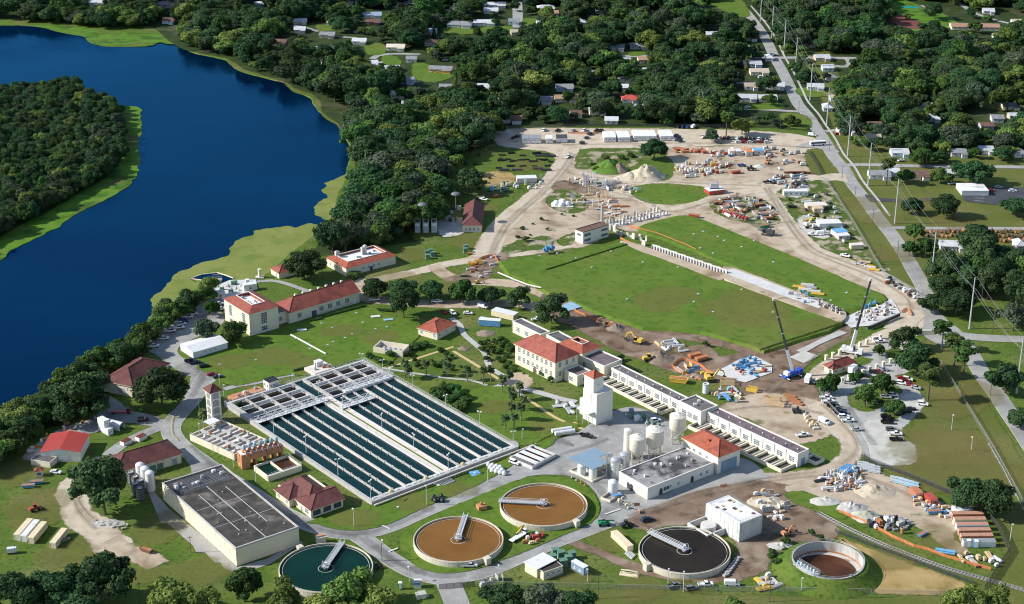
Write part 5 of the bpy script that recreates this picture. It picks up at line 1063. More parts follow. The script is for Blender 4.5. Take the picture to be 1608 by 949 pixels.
for q in((0,la,0,.3),(0,la,lb-.3,lb),(0,.3,.3,lb-.3),(la-.3,la,.3,lb-.3)):wb.prism(poly_of(sub(r,*q)),0,1.2)
wb.build('wall','cream',e)
sk=empty('skip_hoist',gp(957,744),'grey lattice hoist tower between blue shelter and silver tanks','hoist',None,0,True);h_=MB()
for x in(-1,1):
 for y in(-1,1):h_.beam((x,y,0),(x,y,9),.15,.15)
for k in range(9):
 for x in(-1,1):h_.beam((x,-1,k+.5),(x,1,k+1),.1,.1);h_.beam((-1,x,k+.5),(1,x,k+1),.1,.1)
h_.build('frame','grey_metal',sk);MB().box((0,0,8.0),(1.6,1.6,1.6)).build('hopper','galvanised',sk)
# blue-roofed shelter with tanks
z=6.2;q=[gp(x,y,z).to_2d()for x,y in((892,719.5),(934,703.5),(953,713.7),(940,718.5),(954,727),(931,738))];cc=sum(q,Vector((0,0)))/6;e=empty('tank_shelter',(cc.x,cc.y,0),'open shelter with slate-blue metal roof over white tanks','shelter')
MB().prism(q,z,z+.18,True,True).build('roof','blue_roof',e)
for k in(0,1,2,4,5):
 p=q[k]*.94+cc*.06;MB().box((p.x,p.y,0),(.25,.25,z)).build('post','white_metal',e)
pl=[(p*.93+cc*.07)for p in q];kb=MB()
for k in range(6):kb.beam(v3(pl[k],.5),v3(pl[(k+1)%6],.5),.3,1.0)
kb.build('bund_wall','cream',e);MB().prism(pl,0,.22).build('floor','concrete',e)
for k,(px,py)in enumerate([(913,746),(931,750.5),(924,738)]):vessel('storage_tank',('white tank under the shelter roof, left front','white tank at the shelter front corner','white tank deep under the shelter roof')[k],px,py,1.65 if k else 1.6,4.6,'white_metal',.4)
# horizontal pressure tanks by the palms
for k,(px,py)in enumerate([(882,680),(887,684)]):
 p=gp(px,py);e=empty('pressure_tank',p,f'long white horizontal tank on saddles, {("farther", "nearer")[k]} of two near palms','tank','pair of horizontal tanks',radians(18),True);MB().tube([(-4.4,0,1.6),(-4,0,1.6),(4,0,1.6),(4.4,0,1.6)],.95,14).build('shell','white_metal',e,False)
 for x in(-2.5,2.5):MB().box((x,0,0),(.5,1.6,1.0)).build('saddle','concrete',e)
# concrete pump boxes at bottom-left of tank yard
r=rect3((836,733),(873,713),(800,718),1.6);e=bld('sluice_box','grey concrete sluice box with metal decks beside bulk bags',r,'basin');la,lb=r['la'],r['lb'];wb=MB()
for q in((0,la,0,.4),(0,la,lb-.4,lb),(0,.4,.4,lb-.4),(la-.4,la,.4,lb-.4)):wb.prism(poly_of(sub(r,*q)),0,1.6)
wb.build('wall','concrete_light',e);MB().prism(poly_of(sub(r,.4,la-.4,.4,lb-.4)),0,.7).build('water','rust_water',e)
for t in(.15,.4,.65):MB().prism(poly_of(sub(r,la*t,la*(t+.16),.4,lb-.4)),1.62,1.72,True,True).build('deck_plate','white_metal',e)
rl=MB();rail(rl,v3(RP(r,.1,.1),1.6),v3(RP(r,.1,lb),1.6),8);rail(rl,v3(RP(r,.1,.1),1.6),v3(RP(r,la,.1),1.6),8);rl.build('guard_rail','white_metal',e)
# ================================================================ SUBURBAN HOUSES
def ordw(n):
 if n<=20:return ORD[n-1]
 t=('twenty','thirty','forty','fifty','sixty','seventy','eighty','ninety')[n//10-2];u=n%10
 return(t[:-1]+'ieth')if u==0 else t+'-'+ORD[u-1]
KEEP=[] # sheet rectangles that stay free of tree crowns
HS=[ # x, y(front base), width, roof, wall
(434,72,30,'brown','tan'),(508,84,34,'white','brown'),(532,41,38,'tan','cream'),(584,29,30,'blue','white'),(586,40,22,'brown','brown'),(677,73,20,'brown','tan'),(621,80,28,'cream','cream'),(646,99,16,'grey','white'),(691,115,36,'grey','orange'),
(721,44,38,'grey','white'),(761,41,34,'white','white'),(771,22,22,'white','white'),(750,143,36,'white','blue'),(800,165,32,'white','blue'),(800,194,38,'brown','white'),(624,155,22,'cream','cream'),(643,171,24,'white','white'),(777,13,34,'white','white'),
(846,163,40,'grey','white'),(890,161,36,'orange','cream'),(990,162,26,'red','white'),(1021,118,20,'white','blue'),(929,122,28,'grey','blue'),(968,80,24,'grey','white'),(1004,78,28,'grey','grey'),(948,22,24,'blue','white'),(913,41,14,'white','blue'),(858,18,26,'white','cream'),
(1093,118,16,'white','blue'),(1150,120,18,'white','white'),(1182,106,28,'white','blue'),(1193,119,28,'tan','cream'),(1174,160,28,'white','white'),(1206,161,28,'white','white'),(1161,82,32,'grey','white'),(887,144,26,'grey','blue'),(979,144,14,'white','white'),(1011,100,16,'orange','cream'),
(1266,74,28,'brown','tan'),(1306,128,16,'grey','white'),(1532,48,74,'orange','cream'),(1586,62,46,'orange','white'),(1414,247,26,'white','blue'),(1567,193,18,'grey','white'),(1509,192,24,'grey','blue'),(1376,204,20,'brown','white'),(1464,192,22,'white','white'),(1506,247,24,'grey','grey'),(1549,243,22,'white','white'),(1603,248,20,'grey','white'),
(1382,282,32,'grey','white'),(1403,278,18,'white','blue'),(1444,283,30,'brown','cream'),(1495,280,22,'white','white'),(1604,394,14,'white','white'),(1500,395,46,'white','grey'),(10,17,22,'white','blue'),(152,9,22,'white','white'),(258,12,26,'grey','white'),(264,38,18,'brown','blue'),(358,70,14,'brown','cream'),(870,26,14,'orange','cream'),
(1033,32,18,'brown','grey'),(1120,60,20,'white','cream'),(1300,176,14,'white','white'),(1208,97,12,'white','white'),(1551,205,20,'brown','grey'),(1180,142,20,'tan','white'),(700,20,26,'grey','grey'),(1290,8,24,'grey','white'),(540,8,30,'white','blue'),(412,12,24,'white','blue'),(960,196,20,'white','cream'),(905,186,18,'brown','cream'),
]
HR=dict(brown=((.14,.075,.06),(.19,.11,.085)),white=((.44,.45,.46),(.56,.57,.58)),tan=((.42,.34,.26),(.5,.41,.32)),blue=((.24,.31,.4),(.32,.39,.48)),grey=((.2,.2,.21),(.29,.29,.3)),cream=((.58,.52,.42),(.66,.6,.5)),orange=((.34,.19,.13),(.42,.26,.18)),red=((.42,.07,.05),(.5,.1,.07)))
HW=dict(tan=(.5,.42,.32),brown=(.2,.12,.09),cream=(.7,.62,.48),white=(.58,.58,.56),orange=(.7,.4,.1),blue=(.5,.6,.68),grey=(.45,.45,.45))
for k,(a,b_)in HR.items():mat('roof_'+k,a,b_,.5,rough=.7,obj_rand=.1,c3=tuple(x*.7 for x in a),s3=.25,t3=(.58,.75))
for k,a in HW.items():mat('siding_'+k,a,tuple(x*1.08 for x in a),.6,rough=.75)
def band(y):return 'at the top edge' if y<30 else 'in the upper streets' if y<90 else 'in the middle streets' if y<150 else 'in streets nearest the site' if y<215 else 'right of the avenue'
HR_=random.Random(21);FX=[]
for _ in range(1500):
 x,y=HR_.uniform(-10,1615),HR_.uniform(2,232);p_=gp(x,y)
 if x<560 and y>60+(x-280)*.25 or x<280 and y>36 or(780<x<1300 and y>186)or(x<790 and y>150):continue
 if any(abs(x-h[0])<(h[2]+30)*.62 and abs(y-h[1])<13 for h in HS+FX):continue
 if abs(x-(1190+(y-42)*.62))<26 or(1380<x<1520 and y<60):continue
 FX.append((x,y,HR_.uniform(16,26)*s_at(y)/2.0,HR_.choice(['white','white','grey','grey','blue','tan','brown','white']),HR_.choice(['white','cream','blue','grey','tan'])))
 if len(FX)>95:break
NH=len(HS);HS=HS+FX
cnt={}
for x,y,w,rc,wc in sorted(HS,key=lambda h:h[0]):
 s=s_at(y);wm=w/s;dp=9.5 if w<60 else 14;p=gp(x,y);k=(rc,wc,band(y));cnt[k]=cnt.get(k,0)+1
 e=empty('house',p,f'{wc} house with {rc} roof, {ordw(cnt[k])} from left {band(y)}','house','houses of the neighbourhood',RNG.uniform(-.12,.12),True)
 big=w>60;H=2.9;MB().box((0,dp/2,0),(wm,dp,H)).build('wall','siding_'+wc,e)
 r=dict(o=Vector((-wm/2,0)),u=Vector((1,0)),v=Vector((0,1)),la=wm,lb=dp)
 if(x*7+y)%3==0:hip_roof(r,H,1.9,'roof_'+rc,e,.5,fascia='white_paint')
 else:
  gable_roof(r,H,1.7,'roof_'+rc,e,'u',.5,wall='siding_'+wc)
 n=max(2,int(wm/4));windows(r,'u0',e,n,1.1,1.3,1.2,1.4,nx=2,ny=1);door(r,'u0',e,wm*.5+1.2,1.0,2.1,'brown_roof')
 if not big and wm>9:q=sub(r,wm*.62,wm*.98,-3.0,-.02);walls(q,0,2.5,'siding_'+wc,e,'porch_wall');MB().prism(poly_of(q,.35),2.55,2.75,True,True).build('porch_roof','roof_'+rc,e)
 KEEP.append((x-w/2+1,y-10,x+w/2-1,y,.85 if(x,y,w,rc,wc)not in FX else.35))
# site trailers in the north car park
TR=[(835,226,30,9,'wide dark-topped trailer at the left end'),(862.5,226,11,8,'narrow trailer, second from the left'),(882,225,18,8,'trailer with black-and-white roof'),(958,224,19,14,'slim trailer left of centre'),(980,224,19,15,'slim trailer, second of the right-hand four'),(1013,222,36,14,'widest trailer, four units joined'),(1047,222,21,14,'trailer at the right end')]
for i,(x,y,w,d,t)in enumerate(TR):
 p=gp(x,y);s=s_at(y);wm=w/s;e=empty('site_trailer',p,f'white {t} of the site office row','trailer','site office trailers',radians(2 if i>2 else 0),True)
 MB().box((0,d/2,.5),(wm,d,2.9)).build('wall','white_metal',e);n=max(1,round(wm/3.7))
 for k in range(n):MB().box((-wm/2+wm*(k+.5)/n,d/2,3.4),(wm/n-.12,d+.3,.22)).build('roof','dark_metal' if i==2 else('grey_metal' if i==0 else 'membrane_white'),e)
 r=dict(o=Vector((-wm/2,0)),u=Vector((1,0)),v=Vector((0,1)),la=wm,lb=d);windows(r,'u0',e,n+1,1.6,1.1,.9,.7,nx=2,ny=1);door(r,'u0',e,wm*.4,.9,2.4,'grey_metal')
 for k in range(4):MB().box((-wm/2+.4+(wm-.8)*(k%2),.6+(d-1.2)*(k//2),0),(.4,.4,.5)).build('block','concrete',e)
def cabin(name,label,F,A,B,z,wm_,rm,cat='cabin',wins=2,group=None):
 r=rect3(F,A,B,z);e=bld(name,label,r,cat,group);walls(r,.25,z,wm_,e);MB().prism(poly_of(r,.1),z,z+.15,True,True).build('roof',rm,e);MB().prism(poly_of(r,-.3),0,.25).build('skid','dark_metal',e)
 if wins:windows(r,'u0',e,wins,1.2,1.0,.8,.8,nx=2,ny=1,fm='grey_metal')
 return e
cabin('site_cabin','long white office cabin beside the haul road',(1231,301),(1269,301),(1232,297),3,'white_metal','white_metal',wins=5)
cabin('site_cabin','white storage cabin with grey top near the grassy verge',(1287,352),(1322,351),(1289,345),3,'white_metal','white_metal',wins=0)
cabin('site_cabin','tan cabin near stacked material, smaller of two',(1278,328),(1293,328),(1279,324),2.6,'container_tan','timber');cabin('site_cabin','tan long cabin behind the smaller tan one',(1268,324),(1300,323),(1269,318),2.6,'container_tan','concrete_pink')
cabin('site_cabin','cabin with blue tarpaulin top beside brown cabin',(1313,366),(1332,364),(1314,359),2.8,'white_metal','tarp_blue');cabin('site_cabin','brown-walled cabin in front of blue-topped cabin',(1317,371),(1335,370),(1318,366),2.6,'concrete_pink','white_metal');cabin('site_cabin','tan box container at the bend by the fence',(1337,386),(1357,385),(1338,382),2.6,'container_tan','concrete_pink',wins=0)
cabin('site_cabin','long white school-style trailer on the black car park',(1511,300),(1553,300),(1507,288),3.2,'white_metal','membrane_white',wins=0)
cabin('site_cabin','blue work cabin under the oak by main hall',(785,505),(787,501),(757,493),3.2,'blue_paint','white_metal',wins=0);cabin('site_cabin','small grey-blue box beside the blue work cabin',(767,504),(772,501),(753,499),2.8,'blue_roof','galvanised',wins=0);cabin('site_cabin','tan work cabin right of the blue one',(806,496),(814,491),(774,486),3.0,'container_tan','white_metal',wins=2)
cabin('storage_container','long tan container lying left of the black tank',(985,859),(994.5,856.5),(952,837),2.7,'container_tan','container_tan','container',0)
for k,(fx,fy,m)in enumerate([(21,839,'container_tan'),(31.5,841,'white_metal'),(43,844,'container_tan'),(77.5,852,'container_tan')]):
 r=rect3((fx,fy),(fx+11.5,fy+1),(fx+25,fy-24),2.7,12.2 if k<3 else 11);r['la']=2.45;e=bld('shipping_container',f'{"white" if k == 1 else "tan"} container, {ORD[k]} from the left in the corner row',r,'container','corner containers');walls(r,.12,2.7,m,e);MB().prism(poly_of(r,-.04),2.7,2.76).build('roof',m,e)
 rb=MB()
 for j in range(20):p=RP(r,r['la']+.02,.5+j*.58);rb.box((p.x,p.y,.2),(.06,.3,2.4),ang(r))
 rb.build('corrugation',m,e);door(r,'u0',e,r['la']/2,2.1,2.4,m)
for k in range(6):
 y0=808+k*8.6;x0=1496+k*3.5;m=['container_rust','container_tan','white_metal','container_rust','container_rust','white_metal'][k];r=rect3((x0,y0),(x0+52,y0-.5),(x0+1,y0-5),2.6,2.45);r['la']=12.2;e=bld('shipping_container',f'rusty-topped container, {ORD[k]} from the top of the row by the fence corner',r,'container','row of rusty containers');walls(r,.12,2.6,m,e);MB().prism(poly_of(r,-.03),2.6,2.68).build('roof','rust_roof' if k!=5 else 'grey_metal',e);door(r,'v0',e,1.2,2.1,2.3,m)
 rb=MB()
 for j in range(20):p=RP(r,.5+j*.58,-.02);rb.box((p.x,p.y,.2),(.3,.06,2.3),ang(r))
 rb.build('corrugation',m,e)
for k,(x,y,m,l_)in enumerate([(1439,776,'container_rust','rust-orange container with yellow marks'),(1462,786,'red_paint','bright red container next to rust-orange one'),(1505,803,'white_metal','white container beside the big oaks')]):
 r=rect3((x,y),(x+24,y-3),(x-3,y-7),2.6,6 if k<2 else 5);r['la']=3.2 if k<2 else 6;e=bld('shipping_container',l_,r,'container');walls(r,.1,2.6,m,e);MB().prism(poly_of(r,-.03),2.6,2.68).build('roof',m,e);door(r,'u0',e,r['la']/2,2.0,2.2,m)
 rb=MB()
 for j in range(9):p=RP(r,-.02,.4+j*.6);rb.box((p.x,p.y,.2),(.06,.3,2.3),ang(r))
 rb.build('corrugation',m,e)
# ================================================================ VEHICLES
def extrude(prof,w):
 """side profile (x, z) extruded over the width w, sides slightly tucked in"""
 mb=MB();n=len(prof);mb.v=[(x,-w/2*(1 if z<.9 else.96),z)for x,z in prof]+[(x,w/2*(1 if z<.9 else.96),z)for x,z in prof]
 mb.f=[tuple(range(n)),tuple(range(2*n-1,n-1,-1))]+[(i,n+i,n+(i+1)%n,(i+1)%n)for i in range(n)];mb.m=[0]*len(mb.f);return mb
def frustum(x0,x1,z0,X0,X1,z1,w0,w1):
 mb=MB();b=[(x0,-w0/2,z0),(x1,-w0/2,z0),(x1,w0/2,z0),(x0,w0/2,z0)];t=[(X0,-w1/2,z1),(X1,-w1/2,z1),(X1,w1/2,z1),(X0,w1/2,z1)]
 for i in range(4):mb.quad([b[i],b[(i+1)%4],t[(i+1)%4],t[i]])
 mb.quad(t);return mb
def wheel_mesh(r,w):return MB().lathe((0,0,0),[(r*.55,-w/2),(r,-w/2),(r,w/2),(r*.55,w/2),(.05,w/2)],12).mesh('wheel','tyre')
VW=wheel_mesh(.36,.26);VWB=wheel_mesh(.55,.4);VH={}
def vkind(k):
 if k in VH:return VH[k]
 parts=[]
 if k=='sedan':
  h=extrude([(-2.35,.3),(2.35,.3),(2.38,.66),(2.2,.8),(1.05,.93),(-1.6,.97),(-2.3,.95),(-2.4,.6)],1.8);g=frustum(-1.75,1.05,.94,-1.15,.35,1.4,1.66,1.34);rf=frustum(-1.2,.4,1.395,-1.05,.25,1.46,1.38,1.2);ax,tr=(-1.4,1.45),.8
 elif k=='suv':
  h=extrude([(-2.35,.35),(2.35,.35),(2.38,.8),(2.2,.98),(1.15,1.08),(-2.3,1.1),(-2.4,.7)],1.9);g=frustum(-2.3,1.15,1.06,-2.0,.4,1.68,1.78,1.5);rf=frustum(-2.05,.45,1.675,-1.95,.3,1.76,1.54,1.4);ax,tr=(-1.4,1.45),.85
 elif k in('pickup','utility'):
  h=extrude([(-2.8,.5),(2.75,.5),(2.8,.9),(2.65,1.08),(1.5,1.15),(-.55,1.15),(-.55,.72),(-2.7,.72),(-2.8,.7)],1.9);h.box((-1.68,-.9,.7),(2.2,.09,.45));h.box((-1.68,.9,.7),(2.2,.09,.45));h.box((-2.75,0,.7),(.09,1.85,.45));g=frustum(-.55,1.5,1.14,-.4,.75,1.75,1.76,1.5);rf=frustum(-.45,.8,1.745,-.35,.65,1.83,1.54,1.4);ax,tr=(-1.75,1.8),.85
 elif k=='van':
  h=extrude([(-2.7,.4),(2.7,.4),(2.72,.9),(2.5,1.15),(1.9,1.3),(1.35,2.05),(-2.65,2.1),(-2.72,1.2)],1.95);g=frustum(1.36,1.92,1.32,1.15,1.42,1.98,1.97,1.8);rf=frustum(-2.5,1.2,2.05,-2.4,1.1,2.14,1.85,1.7);ax,tr=(-1.7,1.75),.88
 elif k=='box_truck':
  h=extrude([(-3.6,.7),(3.4,.7),(3.45,1.3),(3.2,1.5),(1.7,1.55),(1.7,.95),(-3.6,.95)],2.1);h.box((-1.0,0,.95),(5.0,2.4,2.4));g=frustum(1.75,3.2,1.5,1.8,2.6,2.3,2.0,1.8);rf=frustum(1.75,2.65,2.29,1.8,2.55,2.4,1.85,1.7);ax,tr=(-2.2,2.5),.95
 elif k=='bus':
  h=extrude([(-5.2,.45),(5.2,.45),(5.3,1.2),(5.2,2.9),(-5.2,2.9),(-5.3,1.2)],2.45);g=frustum(-5.0,5.28,1.5,-4.98,5.24,2.4,2.5,2.5);rf=frustum(-5.1,5.1,2.88,-4.9,4.9,3.05,2.3,2.1);ax,tr=(-3.2,3.4),1.1
 elif k=='flatbed':
  h=extrude([(-4.8,.75),(4.4,.75),(4.5,1.3),(4.3,1.6),(2.6,1.7),(2.6,1.05),(-4.8,1.05)],2.2);g=frustum(2.6,4.3,1.65,2.7,3.6,2.5,2.1,1.9);rf=frustum(2.65,3.65,2.49,2.7,3.55,2.6,1.95,1.8);ax,tr=(-3.2,3.5),.98
 VH[k]=(h.mesh('body','car_white'),g.mesh('windows','car_glass'),rf.mesh('roof','car_white'),ax,tr);return VH[k]
VLBL={'suv':'sport utility car','sedan':'car','pickup':'pickup truck','van':'van','box_truck':'box truck','bus':'small bus','flatbed':'flatbed truck','utility':'utility truck'}
VNM={'suv':'parked_car','sedan':'parked_car','pickup':'pickup_truck','van':'van','box_truck':'box_truck','bus':'bus','flatbed':'flatbed_truck','utility':'pickup_truck'}
def vehicle(k,x,y,deg,col,label,group,z=0.0):
 bm_,gm,rm,ax,tr=vkind(k);e=empty(VNM[k],gp(x,y),label,'car' if k in('sedan','suv')else 'truck' if k in('pickup','box_truck','flatbed','utility')else k,group,radians(deg),True);e.location.z=.3
 b=link('body',bm_,e);set_mat(b,'car_'+col);r=link('roof',rm,e);set_mat(r,'car_'+(col if k!='bus' else 'white'));link('windows',gm,e)
 for a in ax:
  for s in(-1,1):w=link('wheel',VW if tr<.93 else VWB,e);w.location=(a,s*tr,.36 if tr<.93 else.55);w.rotation_euler=(pi/2,0,0)
 return e
CARC=dict(w='white',s='silver',g='grey',k='black',r='red',b='blue',t='tan',n='navy',y='yellow',o='orange',e='green')
VK=dict(p='pickup',c='sedan',u='suv',v='van',x='box_truck',B='bus',f='flatbed')
def row(place,items,deg,group):
 """items: 'xy kind colour' strings, listed along the row"""
 seen={}
 tot={}
 for it in items:tot[it[2]]=tot.get(it[2],0)+1
 for i,it in enumerate(items):
  x,y,kc=it[:3];d=it[3]if len(it)>3 else deg;k,c=VK[kc[0]],CARC[kc[1]];seen[kc]=seen.get(kc,0)+1
  pos=f'{ORD[seen[kc] - 1]} such ' if tot[kc]>1 else ''
  vehicle(k,x,y,d+RNG.uniform(-3,3),c,f'{c} {VLBL[k]}, {pos}{place}',group)
row('from the top, in the river car park',[(346,488,'pw',20),(343,480,'pw',20),(302,495.5,'pw'),(295,500,'pw'),(288.5,506.5,'ub'),(285,511,'uw'),(281,517,'pw'),(267.5,522,'pw'),(256,534,'pw'),(241,546,'pw')],8,'cars in the river car park')
row('by the bend below the long white shed',[(299,569,'pk',20),(306,572,'pn',20),(321,577.5,'uk',20),(333,590,'cr',12),(343,594,'cn',12)],15,'cars on the plant roads')
row('in the river yard',[(225,662,'uk'),(88,744,'cw',-15),(190,650,'fr',0)],10,'cars on the plant roads')
row('on the plant roads',[(738,891,'pw',2),(1015,819,'un',28),(808,729,'uw',-35),(921,687,'pk',-25),(1029,663,'uw',20),(588,473,'pw',10),(843,504,'pw',15),(759,315,'pw',-30)],10,'cars on the plant roads')
row('on the dirt lane under the lawn trees',[(686,476,'pw',3),(697,492,'cr',-60),(711,494,'uw',-60),(735,494,'cw',-10),(758,484,'vw',-30)],0,'cars on the dirt lane')
row('along the bottom fence',[(1058,923,'pg',30),(1086,927,'ug',20),(1108,921,'pw',2),(1149,920,'vw',0)],0,'cars along the bottom fence')
row('in the north site car park',[(806,218,'ck'),(813,216,'uk'),(855,206,'uw'),(876,207,'pk'),(900,207,'us'),(918,206,'uw'),(937,207,'pk'),(944,207,'uk'),(921,218,'cn'),(914,226,'uk'),(926,212,'un'),(1062,214,'cb'),(1066,218,'ck'),(1060,221,'us'),(1068,223,'un'),(1066,201,'uk'),(1073,201,'un'),(1080,201,'cb'),(1089,201,'vw')],60,'cars in the north site car park')
row('from left, long row by avenue',[(1103+i*6.8,217+i*.25,kc)for i,kc in enumerate('pw uk vw ps uw cr pk ug pw uk pk uk pk uw un uk'.split())],70,'long row of cars by the avenue')
row('from left, short row by avenue',[(1160+i*9,225,kc)for i,kc in enumerate('uw ur cw ug ur uw'.split())],10,'short row of cars by the avenue')
row('along the haul road',[(892,248,'pw',60),(987,281,'ps',0),(1244,327,'pk',0),(1274,370,'pw',-8),(1290,369,'vw',0),(1327,404,'pw',-35),(1351,417,'ps',-35),(1283,361,'ug',0),(1165,262,'pb',0),(1205,288,'pk',10)],0,'trucks along the haul road')
row('on the avenue',[(1284,229,'Bw',8),(1275,214,'vw',-20),(1316,212,'cr',0),(1457,484,'ug',80),(1218,89,'ck',0)],0,'traffic on the avenue')
row('by the gate house',[(1269,600,'xw',70),(1284,602,'uw',20),(1332,603,'cs',-15),(1340,585,'xw',50),(1361,593,'ck',-25),(1372,587,'ck',-30),(1378,586,'cr',-30),(1386,582,'cs',-30),(1375,535,'pw',5),(1381,539,'pw',5)],0,'vehicles by the gate house')
row('down the fence row of right-hand car park',[(1297,627,'pw'),(1300,633,'pw'),(1308,640,'pk'),(1314,645,'pg'),(1320,651,'pn'),(1325,657,'uw'),(1331,663,'pw'),(1345,677,'cs')],3,'left row of the right-hand car park')
row('under trees of right-hand car park',[(1417,598,'ur',-10),(1425,598,'uw',-20),(1415,604,'uw',-20),(1438,611,'cs',-25),(1449,637,'uw',-20),(1428,606,'cr',-20)],0,'cars under the car park trees')
row('in middle of right-hand car park',[(1369,635,'cs',-10),(1378,632,'ck',-10),(1391,626,'us',-10),(1402,623,'uw',-10),(1430,645,'ck'),(1423,649,'uk'),(1412,652,'ck')],5,'middle rows of the right-hand car park')
row('down the lower column of right-hand car park',[(1391,657,'uk'),(1395,661,'pk'),(1393,666,'pk'),(1399,677,'ug'),(1406,684,'pw'),(1407,693,'pk')],-5,'lower column of the right-hand car park')
row('on the lane below the mud',[(1294,665,'vw',-55),(1260,686,'pw',15)],0,'vehicles on the lower lane')
row('on the black driveway car park',[(1568,296,'cs',0),(1556,301,'cr',0),(1590,302,'uw',0)],0,'cars on the black car park')
row('parked among the houses',[(560,52,'cw'),(525,46,'ck'),(634,78,'uk'),(700,96,'cw'),(960,84,'ck'),(1155,86,'cw'),(1195,123,'uw'),(1174,170,'cw'),(1206,146,'uk'),(1310,84,'ck'),(1298,80,'cg'),(1535,30,'cn'),(1494,290,'cw'),(1415,254,'cw'),(1582,245,'ck'),(1484,249,'cn')],20,'cars among the houses')
# ---- plant machines
def tracks(e,L,w,off):
 for s in(-1,1):
  pts=[(-L/2,.1),(-L/2-.25,.45),(-L/2,.8),(L/2,.8),(L/2+.25,.45),(L/2,.1)];mb=MB();n=6;mb.v=[(x,s*off-w/2,z)for x,z in pts]+[(x,s*off+w/2,z)for x,z in pts];mb.f=[tuple(range(n)),tuple(range(2*n-1,n-1,-1))]+[(i,n+i,n+(i+1)%n,(i+1)%n)for i in range(n)];mb.m=[0]*8;mb.build('track','dark_metal',e)
def excavator(x,y,deg,col,label,sc=1.0):
 e=empty('excavator',gp(x,y),label,'excavator','excavators',radians(deg),True);e.location.z=.25;e.scale=(sc,)*3;tracks(e,3.6,.6,1.2)
 MB().lathe((0,0,.8),[(1.0,0),(1.0,.3)],14).build('turntable','dark_metal',e);MB().box((-.6,0,1.1),(3.4,2.6,.5)).box((-1.3,0,1.6),(2.0,2.6,.9)).build('body',col,e)
 c=frustum(.1,1.5,1.6,.2,1.2,3.0,1.1,.95);c.v=[(a,b+.75,z)for a,b,z in c.v];c.build('cab','car_glass',e);MB().box((.7,.75,3.0),(1.1,1.0,.1)).build('cab_roof',col,e)
 MB().beam((.9,-.3,1.6),(3.2,-.3,4.6),.4,.6).beam((3.2,-.3,4.6),(5.2,-.3,3.6),.36,.5).build('boom',col,e);MB().beam((5.2,-.3,3.7),(5.9,-.3,1.4),.3,.4).build('stick',col,e);MB().quad([(5.4,-.9,1.5),(6.4,-.9,1.3),(6.2,-.9,.4),(5.5,-.9,.5)]).quad([(5.4,.3,1.5),(6.4,.3,1.3),(6.2,.3,.4),(5.5,.3,.5)]).quad([(6.4,-.9,1.3),(6.4,.3,1.3),(6.2,.3,.4),(6.2,-.9,.4)]).quad([(5.5,-.9,.5),(6.2,-.9,.4),(6.2,.3,.4),(5.5,.3,.5)]).build('bucket','dark_metal',e);MB().tube([(1.3,-.3,1.4),(2.6,-.3,3.2)],.12,6).build('hydraulic_ram','silver',e)
excavator(1001,540,150,'yellow_paint','yellow excavator with raised arm on the churned soil',1.1);excavator(955,514,170,'orange_paint','orange excavator at the end of the orange fence');excavator(1116,599,20,'yellow_paint','yellow excavator reaching over the trench box',1.15);excavator(1234,842,30,'orange_paint','small orange excavator beside the mud',.8);excavator(1205,258,60,'orange_paint','small excavator in the north yard',.8);excavator(750,446,0,'yellow_paint','small yellow digger by the pipe trench',.6)
def loader(x,y,deg,col,label,sc=1.0):
 e=empty('wheel_loader',gp(x,y),label,'loader','site loaders',radians(deg),True);e.location.z=.25;e.scale=(sc,)*3
 for a in(-1.5,1.4):
  for s in(-1,1):w=link('wheel',VWB,e);w.location=(a,s*1.1,.65);w.scale=(1.2,)*3;w.rotation_euler=(pi/2,0,0)
 MB().box((-1.3,0,.9),(2.6,1.7,1.1)).box((.9,0,.8),(2.0,1.2,.7)).build('body',col,e);frustum(-.6,.9,1.9,-.4,.6,3.1,1.4,1.2).build('cab','car_glass',e);MB().box((.1,0,3.1),(1.3,1.4,.1)).build('cab_roof',col,e)
 for s in(-.6,.6):MB().beam((1.0,s,1.6),(3.0,s,.9),.18,.3).build('lift_arm',col,e)
 MB().quad([(3.0,-1.2,.2),(3.0,1.2,.2),(3.8,1.2,.2),(3.8,-1.2,.2)]).quad([(3.0,-1.2,.2),(3.0,-1.2,1.2),(3.0,1.2,1.2),(3.0,1.2,.2)]).quad([(3.0,-1.2,.2),(3.8,-1.2,.2),(3.2,-1.2,1.2)]).quad([(3.0,1.2,.2),(3.2,1.2,1.2),(3.8,1.2,.2)]).build('bucket','dark_metal',e)
loader(1018,567,20,'yellow_paint','yellow wheel loader by the dark spoil heap',1.1);loader(1179,268,0,'dark_metal','dark loader in the north yard');loader(982,828,30,'dark_metal','dark loader beside the green telehandler',.9);loader(590,893,10,'dark_metal','small dark tractor right of the green tank',.7);loader(55,803,40,'red_paint','red tractor above the corner containers',.9);loader(1252,649,-10,'dark_metal','dark loader by timber boxes',.9);loader(1345,912,0,'cabinet_green','green tractor by the drained tank',1.0)
def tele(x,y,deg,label):
 e=empty('telehandler',gp(x,y),label,'telehandler',None,radians(deg),True);e.location.z=.25
 for a in(-1.6,1.6):
  for s in(-1,1):w=link('wheel',VWB,e);w.location=(a,s*1.1,.6);w.rotation_euler=(pi/2,0,0)
 MB().box((0,0,.7),(4.6,1.9,.8)).box((-.4,-.7,1.5),(2.2,.6,.7)).build('body','green_paint',e);frustum(-.7,.8,1.5,-.5,.5,2.5,.9,.8).build('cab','car_glass',e);MB().beam((-2.2,.4,2.1),(4.2,.4,1.5),.4,.45).build('boom','green_paint',e)
 for s in(-.4,.4):MB().box((5.0,s+.4,.4),(1.4,.15,.1)).build('fork','dark_metal',e)
tele(948,826,10,'bright green telehandler on the road beside brown tank')
vehicle('flatbed',815,846,50,'white','white truck with yellow crane arm between the brown tanks',None)
